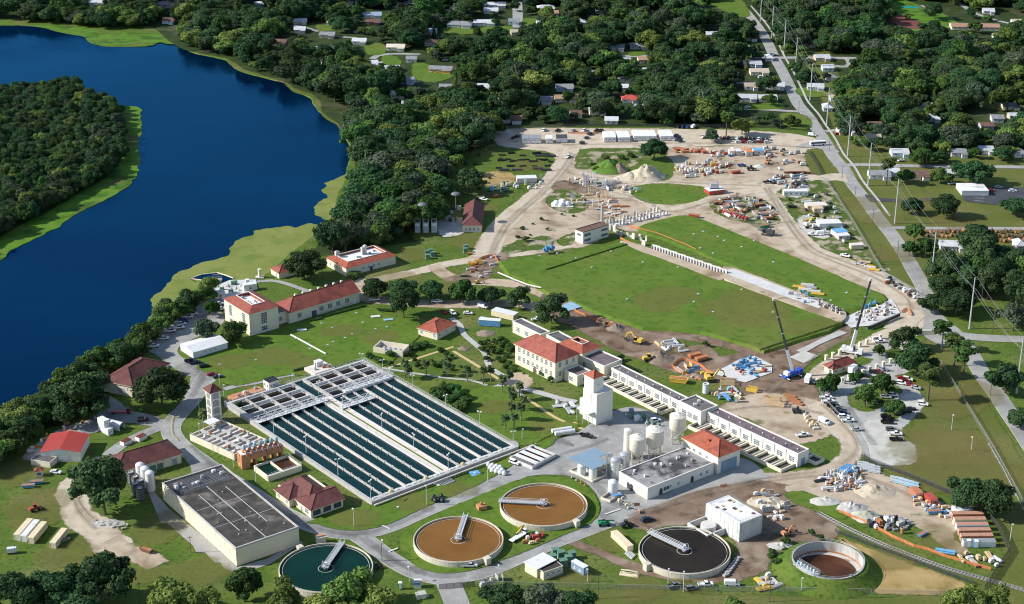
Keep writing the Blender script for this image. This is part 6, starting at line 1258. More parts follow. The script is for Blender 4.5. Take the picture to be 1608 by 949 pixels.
e=empty('truck_crane_arm',gp(819,839),'yellow folded crane arm on the white truck by brown tank','crane',None,radians(50),True);MB().beam((-3,0,1.5),(1.5,0,3.2),.4,.5).beam((1.5,0,3.2),(-2,0,3.6),.3,.4).build('arm','yellow_paint',e);MB().box((-3,0,1.1),(1,1,.5)).build('mount','dark_metal',e)
# ---- telescopic cranes
def crane(label,base,tip,whitefrac,col,deg):
 p=gp(*base);e=empty('mobile_crane',p,label,'crane','mobile cranes',0,False);c,s=cos(radians(deg)),sin(radians(deg));rot=lambda x,y,z:(p.x+c*x-s*y,p.y+s*x+c*y,z+.2);rz=radians(deg)
 q=rot(0,0,0);MB().box((q[0],q[1],1.0),(11,2.7,.7),rz).build('carrier',col,e);q=rot(4.4,0,0);MB().box((q[0],q[1],1.7),(2.2,2.6,1.5),rz).build('driver_cab','white_metal' if col!='crane_blue' else 'crane_blue',e)
 for a in(-4.2,-2.6,1.6,3.6):
  for sd2 in(-1.15,1.15):q=rot(a,sd2,.6);w=link('wheel',VWB,e);w.location=q;w.rotation_euler=(pi/2,0,rz)
 for a in(-4.8,2.6):
  A,B=Vector(rot(a,-3.4,.9)),Vector(rot(a,3.4,.9));MB().beam(A,B,.3,.3).build('outrigger','white_metal',e)
  for q in(A,B):MB().box((q.x,q.y,.15),(.8,.8,.12)).box((q.x,q.y,.25),(.2,.2,.8)).build('outrigger_foot','dark_metal',e)
 q=rot(-1.5,0,0);MB().box((q[0],q[1],1.9),(5.0,2.6,1.5),rz).build('superstructure',col,e);q=rot(-3.6,0,0);MB().box((q[0],q[1],1.9),(1.6,2.7,1.7),rz).build('counterweight','white_metal',e);q=rot(.9,1.0,0);MB().box((q[0],q[1],1.9),(1.6,1.0,1.6),rz).build('operator_cab','car_glass',e)
 A=Vector((p.x,p.y,3.0));ty=p.y+3.0;x=(tip[0]-804)/FPX;y=(tip[1]-474.5)/FPX;dy=_ct-y*_st;dz=-_st-y*_ct;t=ty/dy;B=Vector((x*t,ty,CAMH+dz*t));n=4
 M_=A.lerp(B,whitefrac);MB().beam(A,M_,1.15,1.3).build('boom_base','white_metal',e)
 pr=M_
 for k in range(3):nx=M_.lerp(B,(k+1)/3);MB().beam(pr,nx,.95-.12*k,1.05-.12*k).build('boom_section','dark_metal',e);MB().beam(nx.lerp(pr,.03),nx,1.05-.12*k,1.15-.12*k).build('boom_collar','white_metal',e);pr=nx
 MB().box((B.x,B.y,B.z-.4),(1.1,1.0,1.2)).build('boom_head','white_metal',e);MB().tube([B,B-Vector((.0,0,5.5))],.06,5).build('hoist_rope','dark_metal',e);MB().box((B.x,B.y,B.z-6.4),(.5,.5,.9)).build('hook_block','white_metal',e);MB().tube([A+Vector((.5,-.3,-.6)),A.lerp(B,.2)],.28,8).build('lift_ram','silver',e)
crane('blue mobile crane with tall black boom leaning left',(1244,592),(1215,471),.30,'crane_blue',35);crane('white mobile crane with tall black boom leaning right',(1336,556),(1367.6,439.5),.27,'white_metal',-25)
e=empty('crawler_crane',gp(1205,369),'black crawler crane with low lattice boom beside material heap','crane',None,radians(150),True);e.location.z=.2;tracks(e,5.5,.9,2.0);MB().box((-.8,0,1.1),(6,3.2,1.8)).build('body','dark_metal',e);MB().box((1.6,1.2,1.2),(1.6,1.2,1.7)).build('cab','car_glass',e);lt=MB();lattice(lt,(2,0,1.6),(17,0,6.5),1.3,1.3,14,.14);lt.build('lattice_boom','dark_metal',e);MB().beam((-2,0,2.8),(-.5,0,6.5),.4,.3).build('gantry','dark_metal',e)
# ================================================================ POWER LINE
TP=[((1194,34),26.5),((1212,60),27),((1231,84),27),((1249,112),26),((1272,158),27),((1298,199),27),((1331,246),26.5),((1363,292),27),((1405,352),27),((1463,433),27),((1522,517),27),((1596,618),27),((1690,760),27)]
tops=[]
for k,(b_,h)in enumerate(TP):
 p=gp(*b_);e=empty('transmission_pole',p,f'tall pale steel power pole, {ordw(k + 1)} from the far end along the avenue','power pole','power poles along the avenue',0,True);MB().tube([(0,0,0),(0,0,h)],.48,8,.24).build('pole','galvanised',e);e.location.z=0
 for j,z in enumerate((1.0,4.0,7.0)):MB().beam((0,0,h-z),((1.8 if j%2==0 else-1.8),0,h-z+.25),.12,.12).build('insulator_arm','grey_metal',e)
 tops.append([Vector((p.x+(1.8 if j%2==0 else-1.8),p.y,h-z+.25))for j,z in enumerate((1.0,4.0,7.0))])
for j in range(3):
 pts=[]
 for a,b_ in zip(tops[:-1],tops[1:]):
  for t in range(8):q=a[j].lerp(b_[j],t/8);q.z-=2.2*4*(t/8)*(1-t/8);pts.append(q)
 tag(MB().tube(pts+[tops[-1][j]],.045,4).build('overhead_wire','grey_metal'),'thin wire strung pole to pole along the avenue','wire','overhead wires')
for k,(x,y,h)in enumerate([(1302,237,9),(1322,285,10),(1342,318,10),(1370,352,9),(1380,416,12),(1409,404,10),(1327,125,13),(1388,262,8),(1454,264,10),(1477,405,10),(1452,408,12),(1420,345,9),(1558,522,14),(1487,544,11),(1555,622,9),(1218,195,9),(1225,205,9),(1254,176,8),(1276,228,9),(1178,42,10),(1541,475,12),(1350,265,10),(600,882,8),(221,949,9),(300,868,7),(939,940,10),(1335,940,10),(1208,945,10)]):
 p=gp(x,y);e=empty('utility_pole',p,f'slim dark utility pole, {ordw(k + 1)} in the list running from avenue to plant fence','utility pole','slim utility poles',RNG.uniform(-.3,.3),True);MB().tube([(0,0,0),(0,0,h)],.15,6,.11).build('pole','bark',e);MB().beam((-1.0,0,h-.6),(1.0,0,h-.6),.12,.12).build('cross_arm','bark',e)
# ================================================================ FENCES, RAILWAY
mat('mesh_wire',(.25,.27,.26),rough=.6)
def see_through(nm,src,f):
 m=MATS[src].copy();m.name=nm;MATS[nm]=m;n=m.node_tree.nodes;L=m.node_tree.links;out=[x for x in n if x.type=='OUTPUT_MATERIAL'][0];tr=n.new('ShaderNodeBsdfTransparent');mx=n.new('ShaderNodeMixShader');mx.inputs[0].default_value=f;L.new(tr.outputs[0],mx.inputs[1]);L.new(n['Principled BSDF'].outputs[0],mx.inputs[2]);L.new(mx.outputs[0],out.inputs[0])
see_through('chain_mesh','mesh_wire',.28);see_through('orange_net','orange_bright',.85);see_through('dark_mesh','dark_metal',.6)
def fence(label,px,h,m,pm='galvanised',step=3.0,curve=False,wob=0.0):
 p=smooth_poly(wpoly(px),step,False,curve);c=p[len(p)//2];e=empty('fence',(c.x,c.y,0),label,'fence')
 if wob:p=[q+Vector((fr(q.x,q.y,.2,1)*wob,fr(q.x,q.y,.2,2)*wob))for q in p]
 pb=MB();nb=MB()
 for i,q in enumerate(p):MB().box((q.x,q.y,0),(.1,.1,h+.05)).build('post',pm,e)
 for a,b_ in zip(p[:-1],p[1:]):nb.quad([v3(a,.08+.1*wob*RNG.random()),v3(b_,.08),v3(b_,h*RNG.uniform(1-.15*wob,1)),v3(a,h)])
 nb.build('netting',m,e)
 if not wob:MB().tube([v3(q,h)for q in p],.04,4).build('top_rail',pm,e)
 return e
fence('chain-link fence along the bottom of the plant',[(745,921),(893,924),(1050,928),(1200,930),(1350,933),(1530,938)],2.2,'chain_mesh',step=4.);fence('dark security fence around the storage yard corner',[(1353,722),(1400,740),(1453,761),(1521,790),(1545,803),(1568,832),(1585,868),(1546,927)],2.4,'dark_mesh','dark_metal');fence('dark fence beside the railway track',[(1311,836),(1374,861),(1452,890),(1530,919)],1.8,'dark_mesh','dark_metal');fence('grey-green fence between haul road and avenue',[(1293,281),(1316,315),(1343,357),(1374,410),(1390,434),(1446,465)],2.2,'chain_mesh');fence('chain fence across the dry field beside the avenue',[(1478,572),(1484,584),(1514,632),(1559,706),(1600,780),(1640,860)],2.0,'chain_mesh',step=4.);fence('fence curling around the right-hand car park',[(1286,612),(1292,628),(1312,650),(1335,672),(1352,700),(1356,722)],2.0,'chain_mesh');fence('dark fence along the north edge of the site car park',[(780,203),(900,200),(1050,200),(1180,202)],2.4,'dark_mesh','dark_metal',5.);fence('dark fence north-west of the avenue junction',[(1268,238),(1280,256),(1290,275)],2.2,'dark_mesh','dark_metal');fence('fence at the bottom right below the gate bend',[(690,926),(745,921)],2.2,'dark_mesh','dark_metal',2.5)
fence('long diagonal field fence of white pickets in the dry field',[(1552,700),(1575,740),(1605,800),(1630,850)],1.2,'chain_mesh','white_paint',5.)
for lb_,pts in(('orange safety net along the near side of the trench',[(972,376),(999,387),(1043,404),(1070,417),(1096,424),(1115,429)]),('orange safety net on the far side of the trench',[(988,357),(1025,367),(1060,380),(1093,394)]),('orange safety net from the blue panels to the excavator',[(901,489),(920,498),(943,510)]),('orange safety net around the excavation',[(1055,576),(1070,566),(1092,572),(1118,588)]),('orange safety net at the inner edge of excavation',[(1055,577),(1075,590),(1100,598)]),('long orange safety net beside the storage yard',[(1316,804),(1345,817),(1374,830),(1426,855),(1466,868),(1505,882),(1555,896)]),('orange safety net at the haul road corner',[(1415,492),(1425,487),(1430,497)]),('short orange net at the garage road',[(1130,766),(1140,764)]),('orange net by the north trailers',[(892,210),(920,211),(940,210)]),('orange net around the pipe trench',[(740,420),(758,406),(775,403),(782,412)])):
 fence(lb_,pts,1.4,'orange_net','orange_bright',2.2,True,.8)
RT=[(1285,806),(1322,826),(1360,844),(1409,865),(1480,891),(1560,914),(1640,936)];rt=smooth_poly(wpoly(RT),1.25,False)
e=empty('railway_track',(rt[0].x,rt[0].y,0),'disused single railway track across the grass below the yard','railway');bl=MB();n=len(rt)
tn=[(rt[min(i+1,n-1)]-rt[max(i-1,0)]).normalized()for i in range(n)];nn=[Vector((-t.y,t.x))for t in tn]
for i in range(n-1):bl.quad([v3(rt[i]+nn[i]*-1.4,.22),v3(rt[i+1]+nn[i+1]*-1.4,.22),v3(rt[i+1]+nn[i+1]*1.4,.22),v3(rt[i]+nn[i]*1.4,.22)])
bl.build('ballast','ballast',e)
for sg in(-.72,.72):MB().tube([v3(rt[i]+nn[i]*sg,.44)for i in range(n)],.06,4).build('rail','grey_metal',e)
SLP=MB().box((0,0,0),(2.3,.26,.16)).mesh('sleeper','weathered')
for i in range(0,n,1):o=link('sleeper',SLP,e);o.location=(rt[i].x,rt[i].y,.22);o.rotation_euler=(0,0,atan2(nn[i].y,nn[i].x))
# ================================================================ EARTH HEAPS
def heap(name,label,x,y,w,d,h,m,seed=1,rough_=.25):
 p=gp(x,y);n,k=30,10;mb=MB();mb.v.append((0,0,h*.98))
 for j in range(1,k+1):
  for i in range(n):
   a=2*pi*i/n;rr=j/k;f=1+.2*fr(cos(a)*2,sin(a)*2,1.0,seed);zz=h*(1-rr)**1.1*(1+rough_*fr(cos(a)*rr*4,sin(a)*rr*4,1.2,seed+3))+h*.12*fr(cos(a)*rr*9,sin(a)*rr*9,1.5,seed+5)*(1-rr)
   mb.v.append((w/2*rr*f*cos(a),d/2*rr*f*sin(a),max(zz,0)if j<k else-.1))
 mb.f=[(0,1+i,1+(i+1)%n)for i in range(n)]+[(1+(j-1)*n+i,1+j*n+i,1+j*n+(i+1)%n,1+(j-1)*n+(i+1)%n)for j in range(1,k)for i in range(n)];mb.m=[0]*len(mb.f)
 o=mb.build(name,m,None,True);o.location=p;o.location.z=.2;return tag(o,label,'heap','earth and rubble heaps')
heap('sand_pile','tall pale sand pile before the dark oak',1014,278,26,24,8.5,'sand_pile',3,.5);heap('sand_pile','lower shoulder of the sand pile on its left',988,280,18,14,4.0,'sand_pile',8);heap('overgrown_pile','green overgrown earth mound left of sand pile',955,266,24,22,6.5,'weed_pile',5);heap('spoil_pile','bare brown face of the overgrown mound',972,268,12,14,5.0,'spoil',6)
heap('spoil_pile','dark spoil heap beside the yellow wheel loader',1034,563,15,14,3.4,'spoil',7,.5);heap('spoil_pile','spoil heap behind the orange excavator',966,516,10,10,2.4,'spoil',9,.5);heap('spoil_pile','spoil heap near the north gallery',762,524,9,8,1.4,'spoil',12);heap('spoil_pile','small soil heap on the lawn near garden house',728,548,6,5,.9,'spoil',13);heap('spoil_pile','soil heap beside pipe trench',752,432,9,7,1.5,'spoil',14)
heap('sand_pile','tan sand heap in the storage yard',1372,772,17,12,2.6,'sand_pile',15,.4);heap('gravel_pile','white gravel heap beside the rubble',1360,812,12,10,2.4,'gravel',16);heap('rubble_pile','grey heap of broken concrete in the storage yard',1338,798,12,9,2.2,'rubble',17,.9);heap('rubble_pile','pale rubble heap at the left of the yard',1295,788,12,7,1.6,'gravel',18,.9);heap('spoil_pile','spoil around the new concrete chamber',1205,790,16,10,1.6,'sand_pile',19,.6);heap('spoil_pile','brown spoil heap by the mud tracks',1226,858,10,6,1.3,'rubble',20,.8);heap('gravel_pile','white heap in the north yard by the avenue',1193,262,8,6,1.6,'gravel',21)
heap('spoil_pile','brown earth ridge at the far end of the mud',1090,592,14,6,1.6,'spoil',22,.8);heap('rubble_pile','stones piled under the round dark oak',168,822,14,6,.8,'rubble',23,.9)
# ================================================================ STRUCTURES UNDER CONSTRUCTION
A,B=gp(1024,393).to_2d(),gp(1141,434).to_2d();d=(B-A).normalized();nv=Vector((-d.y,d.x));L=(B-A).length;e=empty('retaining_wall',(A.x,A.y,0),'long pale ribbed concrete trench wall between the two lawns','wall');npn=26
for i in range(npn):
 a=A+d*(L*i/npn);r=dict(o=a,u=d,v=nv,la=L/npn-.12,lb=.45);MB().prism(poly_of(r),0,3.4+.15*((i*7)%3)).build('wall_panel','concrete_light',e);q=a;MB().prism(poly_of(dict(o=a-nv*.7,u=d,v=nv,la=.35,lb=.68)),0,2.9).build('rib','concrete',e)
MB().prism(poly_of(dict(o=A-nv*4.5,u=d,v=nv,la=L,lb=4.4)),0,.35).build('footing','concrete_pink',e)
A,B=gp(962,357).to_2d(),gp(1052,336).to_2d();d=(B-A).normalized();nv=Vector((-d.y,d.x));L=(B-A).length;e=empty('unfinished_wall',(A.x,A.y,0),'double row of bare concrete wall stubs beside two-storey block','wall')
for i in range(17):
 for s in(0,6.0):r=dict(o=A+d*(L*i/17)+nv*s,u=d,v=nv,la=RNG.uniform(.5,2.0),lb=RNG.uniform(.3,.8));MB().prism(poly_of(r),0,RNG.uniform(1.0,3.8)).build('wall_stub',RNG.choice(['concrete','concrete_pink','concrete_stained','concrete_stained']),e)
MB().prism(poly_of(dict(o=A-nv*1,u=d,v=nv,la=L,lb=9)),0,.3).build('base_slab','concrete_pink',e)
A,B=gp(958,361).to_2d(),gp(1020,384).to_2d();d=(B-A).normalized();nv=Vector((-d.y,d.x));L=(B-A).length;e=empty('unfinished_chamber',(A.x,A.y,0),'jumble of half-built concrete chamber walls at the trench head','structure')
for i in range(12):r=dict(o=A+d*(L*i/12)-nv*RNG.uniform(-2,4),u=d,v=nv,la=RNG.uniform(1,3),lb=RNG.uniform(.4,1.4));MB().prism(poly_of(r),0,RNG.uniform(1.2,4)).build('wall_stub',RNG.choice(['concrete','concrete_pink','concrete_stained']),e)
sheet('strip_soil',jitter(smooth_poly([Vector(gp(x,y,1.5)[:2])for x,y in((1132,422),(1150,420),(1212,442),(1300,477),(1326,487),(1322,504),(1288,495),(1196,461),(1136,437))],3),.5,.12,4),'dirt',1.5,skirt=1.5,skirt_out=.6);patch('concrete_strip',[(1141,428),(1150,426),(1210,448),(1292,481),(1286,489),(1200,458),(1144,436)],'concrete_light',amp=.25,curve=False,z=1.56);patch('concrete_pad',[(1120,588),(1160,566),(1185,560),(1212,574),(1212,586),(1170,602)],'concrete_light',amp=.3,curve=False);patch('concrete_pad',[(1318,503),(1365,482),(1400,470),(1414,492),(1366,512),(1336,516)],'concrete_light',amp=.4,curve=False);patch('concrete_pad',[(1250,552),(1290,532),(1318,520),(1330,524),(1292,540),(1262,556)],'concrete',amp=.4,curve=False);patch('concrete_pad',[(1240,562),(1262,552),(1286,560),(1262,572)],'gravel',amp=.3,curve=False)
sheet('trench_strip',jitter(smooth_poly([Vector(gp(x,y,1.45)[:2])for x,y in((975,378),(1000,383),(1026,392),(1100,418),(1142,436),(1130,440),(1060,414),(1000,392))],3),.5,.12,4),'dirt',1.45,skirt=1.45,skirt_out=.6)
# stone gate-posts and walls
for k in range(9):q=Vector((1297,566)).lerp(Vector((1382,533)),k/8);p=gp(q.x,q.y);e=empty('stone_post',p,f'square cream stone post, {ORD[k]} from the left in the row beside the white crane','post','stone posts',radians(20),True);MB().box((0,0,0),(1.1,1.1,2.4)).build('shaft','cream',e);MB().box((0,0,2.4),(1.4,1.4,.3)).build('cap','cream',e)
for k in range(8):q=Vector((1322,601)).lerp(Vector((1398,571)),k/7);p=gp(q.x,q.y);e=empty('stone_post',p,f'square cream stone post, {ORD[k]} from the left in the row by the parked red car','post','stone posts',radians(20),True);MB().box((0,0,0),(1.1,1.1,2.2)).build('shaft','cream',e);MB().box((0,0,2.2),(1.4,1.4,.3)).build('cap','cream',e)
e=empty('gate_wall',gp(1457,527),'curved cream entrance wall at the avenue gate','wall',None,0,True);MB().box((0,0,0),(11,.6,2.6)).build('wall','cream',e);MB().box((0,0,2.6),(11.3,.9,.25)).build('coping','white_wall',e);MB().box((-5,0,0),(1.2,1.2,3.4)).build('pier','cream',e);MB().box((5,0,0),(1.2,1.2,3.4)).build('pier','cream',e)
# ================================================================ SITE MATERIAL (kinds copied from one model each)
MODELS={}
def model(k):
 if k in MODELS:return MODELS[k]
 P=[]
 if k=='pipe_stack':
  for i,(y,z)in enumerate(((-.6,.3),(0,.3),(.6,.3),(-.3,.82),(.3,.82))):P.append(('pipe',MB().tube([(-3,y,z),(3,y,z)],.29,8).mesh('pipe','white_paint'),0))
 elif k=='big_pipe':P=[('shell',MB().lathe((0,0,0),[(.75,0),(.75,2.4),(.55,2.4),(.55,.1)],12,False).mesh('shell','white_paint'),0),('collar',MB().lathe((0,0,2.1),[(.8,0),(.85,.1),(.8,.3)],12,False).mesh('collar','concrete'),None)]
 elif k=='pallet':P=[('pallet',MB().box((0,0,.12),(1.8,1.4,.06)).box((-.7,0,0),(.15,1.4,.12)).box((.7,0,0),(.15,1.4,.12)).mesh('pallet','timber'),None),('load',MB().box((0,0,.18),(1.6,1.2,.9)).box((.1,0,1.08),(1.2,1.0,.4)).mesh('load','white_paint'),0)]
 elif k=='beam_stack':P=[('beam',MB().box((0,y,z),(5.2,.3,.22)).mesh('beam','timber'),0)for y,z in((-.8,.1),(-.4,.1),(0,.1),(.4,.1),(.8,.1),(-.5,.34),(0,.34),(.5,.34))]
 elif k=='bulk_bag':P=[('bag',MB().lathe((0,0,0),[(.5,0),(.72,.25),(.74,.8),(.45,1.15),(.15,1.35)],10).mesh('bag','white_paint'),0),('loop',MB().beam((-.3,0,1.2),(.3,0,1.5),.1,.06).mesh('loop','white_paint'),0)]
 elif k=='cabinet':P=[('casing',MB().box((0,0,.1),(2.0,1.7,1.8)).mesh('casing','cabinet_green'),0),('plinth',MB().box((0,0,0),(2.3,2.0,.1)).mesh('plinth','concrete'),None),('lid',MB().box((0,0,1.9),(2.1,1.8,.12)).mesh('lid','cabinet_green'),0)]
 elif k=='valve':P=[('body',MB().lathe((0,0,.2),[(.55,0),(.7,.4),(.5,.9),(.35,1.3)],10).box((0,0,0),(1.2,1.2,.2)).mesh('body','blue_paint'),0),('stem',MB().tube([(0,0,1.4),(0,0,2.6)],.12,6).mesh('stem','blue_paint'),0),('flange',MB().tube([(-.9,0,.7),(.9,0,.7)],.42,10).mesh('flange','blue_paint'),0)]
 elif k=='skip':P=[('bin',frustum(-2.6,2.6,0,-3.2,3.2,1.5,2.1,2.4).mesh('bin','blue_paint'),0),('rim',MB().box((0,-1.2,1.4),(6.5,.15,.18)).box((0,1.2,1.4),(6.5,.15,.18)).box((-3.2,0,1.4),(.15,2.4,.18)).box((3.2,0,1.4),(.15,2.4,.18)).mesh('rim','blue_paint'),0),('contents',MB().box((0,0,1.42),(5.6,2.0,.12)).mesh('contents','rust_stain'),None)]
 elif k=='hatch':P=[('frame',MB().box((0,0,0),(2.0,1.6,.35)).mesh('frame','concrete_light'),None),('cover',MB().box((0,0,.35),(1.5,1.2,.25)).mesh('cover','pale_blue'),0)]
 elif k=='rebar_cage':
  c=MB()
  for x in(-.5,.5):
   for y in(-.5,.5):c.tube([(x,y,0),(x,y,3.6)],.07,4)
  for z in range(7):
   for s in(-.5,.5):c.beam((-.5,s,.3+z*.5),(.5,s,.3+z*.5),.06,.06);c.beam((s,-.5,.3+z*.5),(s,.5,.3+z*.5),.06,.06)
  P=[('cage',c.mesh('cage','rebar_grey'),0),('base',MB().box((0,0,0),(1.2,1.2,.12)).mesh('base','timber'),None)]
 elif k=='form_panel':P=[('panel',MB().box((0,0,.1),(2.8,.15,1.7)).mesh('panel','white_paint'),0),('brace',MB().beam((-1,0,.2),(-1,1.0,.05),.12,.12).mesh('brace','rebar_grey'),None),('brace',MB().beam((1,0,.2),(1,1.0,.05),.12,.12).mesh('brace','rebar_grey'),None),('cap_rail',MB().box((0,.02,1.8),(2.9,.25,.14)).mesh('cap_rail','rebar_grey'),None)]
 elif k=='block':P=[('slab',MB().box((0,0,0),(2.2,1.1,.7)).mesh('slab','concrete'),0),('lift_loop',MB().beam((-.4,0,.7),(.4,0,.85),.08,.08).mesh('lift_loop','dark_metal'),None)]
 elif k=='machine':P=[('frame',MB().box((0,0,.35),(2.6,1.2,.3)).mesh('frame','red_paint'),0),('engine',MB().box((-.4,0,.65),(1.2,.9,.8)).lathe((.7,0,.65),[(.4,0),(.4,.9)],8).mesh('engine','rust_stain'),0),('wheel',MB().tube([(.8,-.7,.35),(.8,.7,.35)],.35,10).mesh('wheel','tyre'),None)]
 elif k=='gen':P=[('housing',MB().box((0,0,.3),(2.8,1.3,1.5)).mesh('housing','white_paint'),0),('skid',MB().box((0,0,0),(3.0,1.4,.3)).mesh('skid','dark_metal'),None),('exhaust',MB().tube([(.9,0,1.8),(.9,0,2.3)],.1,6).mesh('exhaust','dark_metal'),None)]
 elif k=='trench_box':P=[('side_panel',MB().box((0,-1.6,0),(6,.2,2.2)).mesh('side_panel','timber'),0),('side_panel',MB().box((0,1.6,0),(6,.2,2.2)).mesh('side_panel','timber'),0),('spreader',MB().beam((-2.6,-1.6,1.7),(-2.6,1.6,1.7),.25,.25).beam((2.6,-1.6,1.7),(2.6,1.6,1.7),.25,.25).mesh('spreader','rust_stain'),None)]
 elif k=='flag':P=[('cone',MB().lathe((0,0,0),[(.35,0),(.12,.9)],8).mesh('cone','orange_bright'),0),('base',MB().box((0,0,0),(.7,.7,.08)).mesh('base','dark_metal'),None)]
 elif k=='toilet':P=[('booth',MB().box((0,0,0),(1.2,1.2,2.2)).mesh('booth','green_paint'),0),('roof',frustum(-.65,.65,2.2,-.4,.4,2.45,1.3,.8).mesh('roof','white_paint'),None),('door',MB().box((0,-.62,.1),(.8,.06,1.9)).mesh('door','white_paint'),None)]
 elif k=='sheetpile':P=[('sheet',MB().box((0,y,.1+i*.14),(4.2,1.9,.1)).mesh('sheet','white_paint'),0)for i,y in enumerate((0,.1,-.05))]
 MODELS[k]=P;return P
KN=dict(pipe_stack='pipe stack',big_pipe='upright pipe section',pallet='loaded pallet',beam_stack='beam stack',bulk_bag='bulk bag',cabinet='cabinet',valve='valve assembly',skip='skip',hatch='hatch',rebar_cage='rebar cage',form_panel='formwork panel',block='concrete block',machine='machine',gen='generator',trench_box='trench box',flag='traffic cone',toilet='portable toilet',sheetpile='panel stack')
CN={'white_metal':'white','white_paint':'white','black_plastic':'black','blue_paint':'blue','tarp_blue':'blue','pale_blue':'pale blue','red_paint':'red','yellow_paint':'yellow','rebar_grey':'grey','concrete':'grey','concrete_light':'pale','timber':'timber','rust_stain':'rusty','cabinet_green':'green','green_paint':'bright green','galvanised':'grey','dark_metal':'dark','orange_bright':'orange','orange_paint':'orange','container_tan':'tan','concrete_pink':'pinkish','grey_metal':'grey','silver':'silver','brown_roof':'brown','rubble':'grey','container_rust':'rust-red'}
ITEMS={}
DUSTY=['rebar_grey','concrete','timber','concrete_light','concrete_pink','brown_roof','white_metal']
def item(k,x,y,m,place,deg=None,sc=1.0,z=0.25,label=None):
 if deg is None:deg=18+RNG.choice((0,0,90))+RNG.gauss(0,7)
 if not label and m in('red_paint','blue_paint','orange_bright','yellow_paint','pale_blue','tarp_blue')and 'panel block' not in place and 'pipework' not in place and 'dotted' not in place and 'yellow' not in place and 'blue stack' not in place and 'red line' not in place and RNG.random()<.55:m=RNG.choice(DUSTY)
 e=empty(k if k not in('gen','flag','toilet','machine','skip','hatch','valve')else dict(gen='generator',flag='traffic_cone',toilet='portable_toilet',machine='site_machine',skip='rubbish_skip',hatch='roof_hatch',valve='valve_assembly')[k],gp(x,y,z),label,KN[k],'site material '+place,radians(deg if deg is not None else RNG.uniform(0,180)),True)
 e.scale=(sc,)*3
 for nm,me,sl in model(k):
  o=link(nm,me,e)
  if sl==0:set_mat(o,m)
 if not label:ITEMS.setdefault((CN.get(m,m),KN[k],place),[]).append((x,e))
 return e
def scatter(place,poly,n,kinds,mats,deg=None,sc=(.8,1.2),z=.25,gap=2.0):
 xs=[p[0]for p in poly];ys=[p[1]for p in poly];done=[];tries=0
 while len(done)<n and tries<n*40:
  tries+=1;x,y=RNG.uniform(min(xs),max(xs)),RNG.uniform(min(ys),max(ys))
  if not inside((x,y),poly):continue
  p=gp(x,y)
  if any((p-q).length<gap for q in done):continue
  done.append(p);item(RNG.choice(kinds),x,y,RNG.choice(mats),place,None if deg is None else deg+RNG.uniform(-12,12),RNG.uniform(*sc),z)
# north-west: black pipe racks
for j in range(3):
 for i in range(9):
  if j==1 or i%2==0:item('pipe_stack',786+i*9.2+(j%2)*3+RNG.uniform(-3,3),243+j*9.5+RNG.uniform(-2.5,2.5),'black_plastic','in the black pipe rows of the scrub',RNG.uniform(-12,20),RNG.uniform(.6,1.0))
for x,y in((792,268),(812,268),(858,268),(848,245),(865,246),(845,266)):item('pipe_stack',x,y,'dark_metal','at the edge of the black pipe rows',0,1.1)
cabin('site_cabin','long tan-white box trailer below the black pipes',(812,281),(843,280),(813,276),3.0,'concrete_pink','white_metal',wins=0)
scatter('below the long tan box trailer',[(805,284),(850,282),(848,296),(806,298)],16,['form_panel','pallet','rebar_cage'],['white_metal','galvanised','rebar_grey'])
scatter('near the scrub edge by the dirt fork',[(765,288),(800,284),(800,312),(765,312)],14,['pallet','block','gen','cabinet'],['tarp_blue','white_metal','red_paint','cabinet_green','galvanised'])
scatter('in the fabrication rows beyond the white building',[(885,278),(915,275),(970,286),(1010,300),(1000,308),(950,298),(900,290)],46,['form_panel','beam_stack','rebar_cage','pallet'],['rebar_grey','concrete_light','timber','galvanised','white_metal','pale_blue'])
for x in range(0,8):item('rebar_cage',948+x*2.6,296-(x%2)*2,'rebar_grey','in the upright cluster of cages',None,1.3)
for x,y in((918,290),(922,289),(921,293)):item('rebar_cage',x,y,'rebar_grey','standing tallest near the dirt fork',None,1.7)
scatter('on the pale lay-down ground by the trench',[(890,305),(925,300),(990,318),(985,335),(950,345),(930,330),(905,325)],44,['form_panel','beam_stack','sheetpile','pallet','rebar_cage'],['concrete_light','white_metal','timber','rebar_grey','concrete_pink','rust_stain'],15)
e=empty('white_tent',gp(880,322),'cluster of white wrapped domes on a small grass patch','tent',None,0,True)
for x,y,rr in((-2.5,0,2.2),(1.2,.6,2.8),(4.2,-.4,2.0),(.5,-2,1.8)):MB().lathe((x,y,0),[(rr,0),(rr*.98,rr*.7),(rr*.6,rr*1.15),(.1,rr*1.35)],10).build('dome','white_metal',e)
MB().box((1,0,0),(13,8,.15)).build('base','concrete_light',e)
e=empty('tall_stack',gp(945,350),'thin grey upright stack behind the two-storey block','stack',None,0,True);MB().lathe((0,0,0),[(.8,0),(.7,11),(.8,11),(.8,11.4)],12).build('shaft','rebar_grey',e);MB().box((0,0,0),(2.6,2.6,.8)).build('base','concrete',e)
scatter('in the north yard of red and white material',[(1060,262),(1130,248),(1150,262),(1135,272),(1080,280),(1065,275)],60,['big_pipe','pallet','bulk_bag','machine','form_panel','gen'],['white_metal','white_metal','red_paint','red_paint','galvanised','yellow_paint'],None,(.8,1.2),.25,1.6)
for i in range(10):item('big_pipe',1077+i*4.4,269+(i%2)*2,'white_metal','in the upright white line of the north yard',None,1.1)
scatter('along the north lane fence',[(1058,234),(1105,234),(1105,240),(1058,240)],16,['machine','pallet','skip'],['red_paint','container_rust','grey_metal'],None,(.7,1.0))
scatter('around the small red and blue sheds',[(1110,236),(1180,232),(1185,246),(1115,246)],22,['pallet','gen','machine','form_panel'],['red_paint','white_metal','blue_paint','orange_bright','galvanised'])
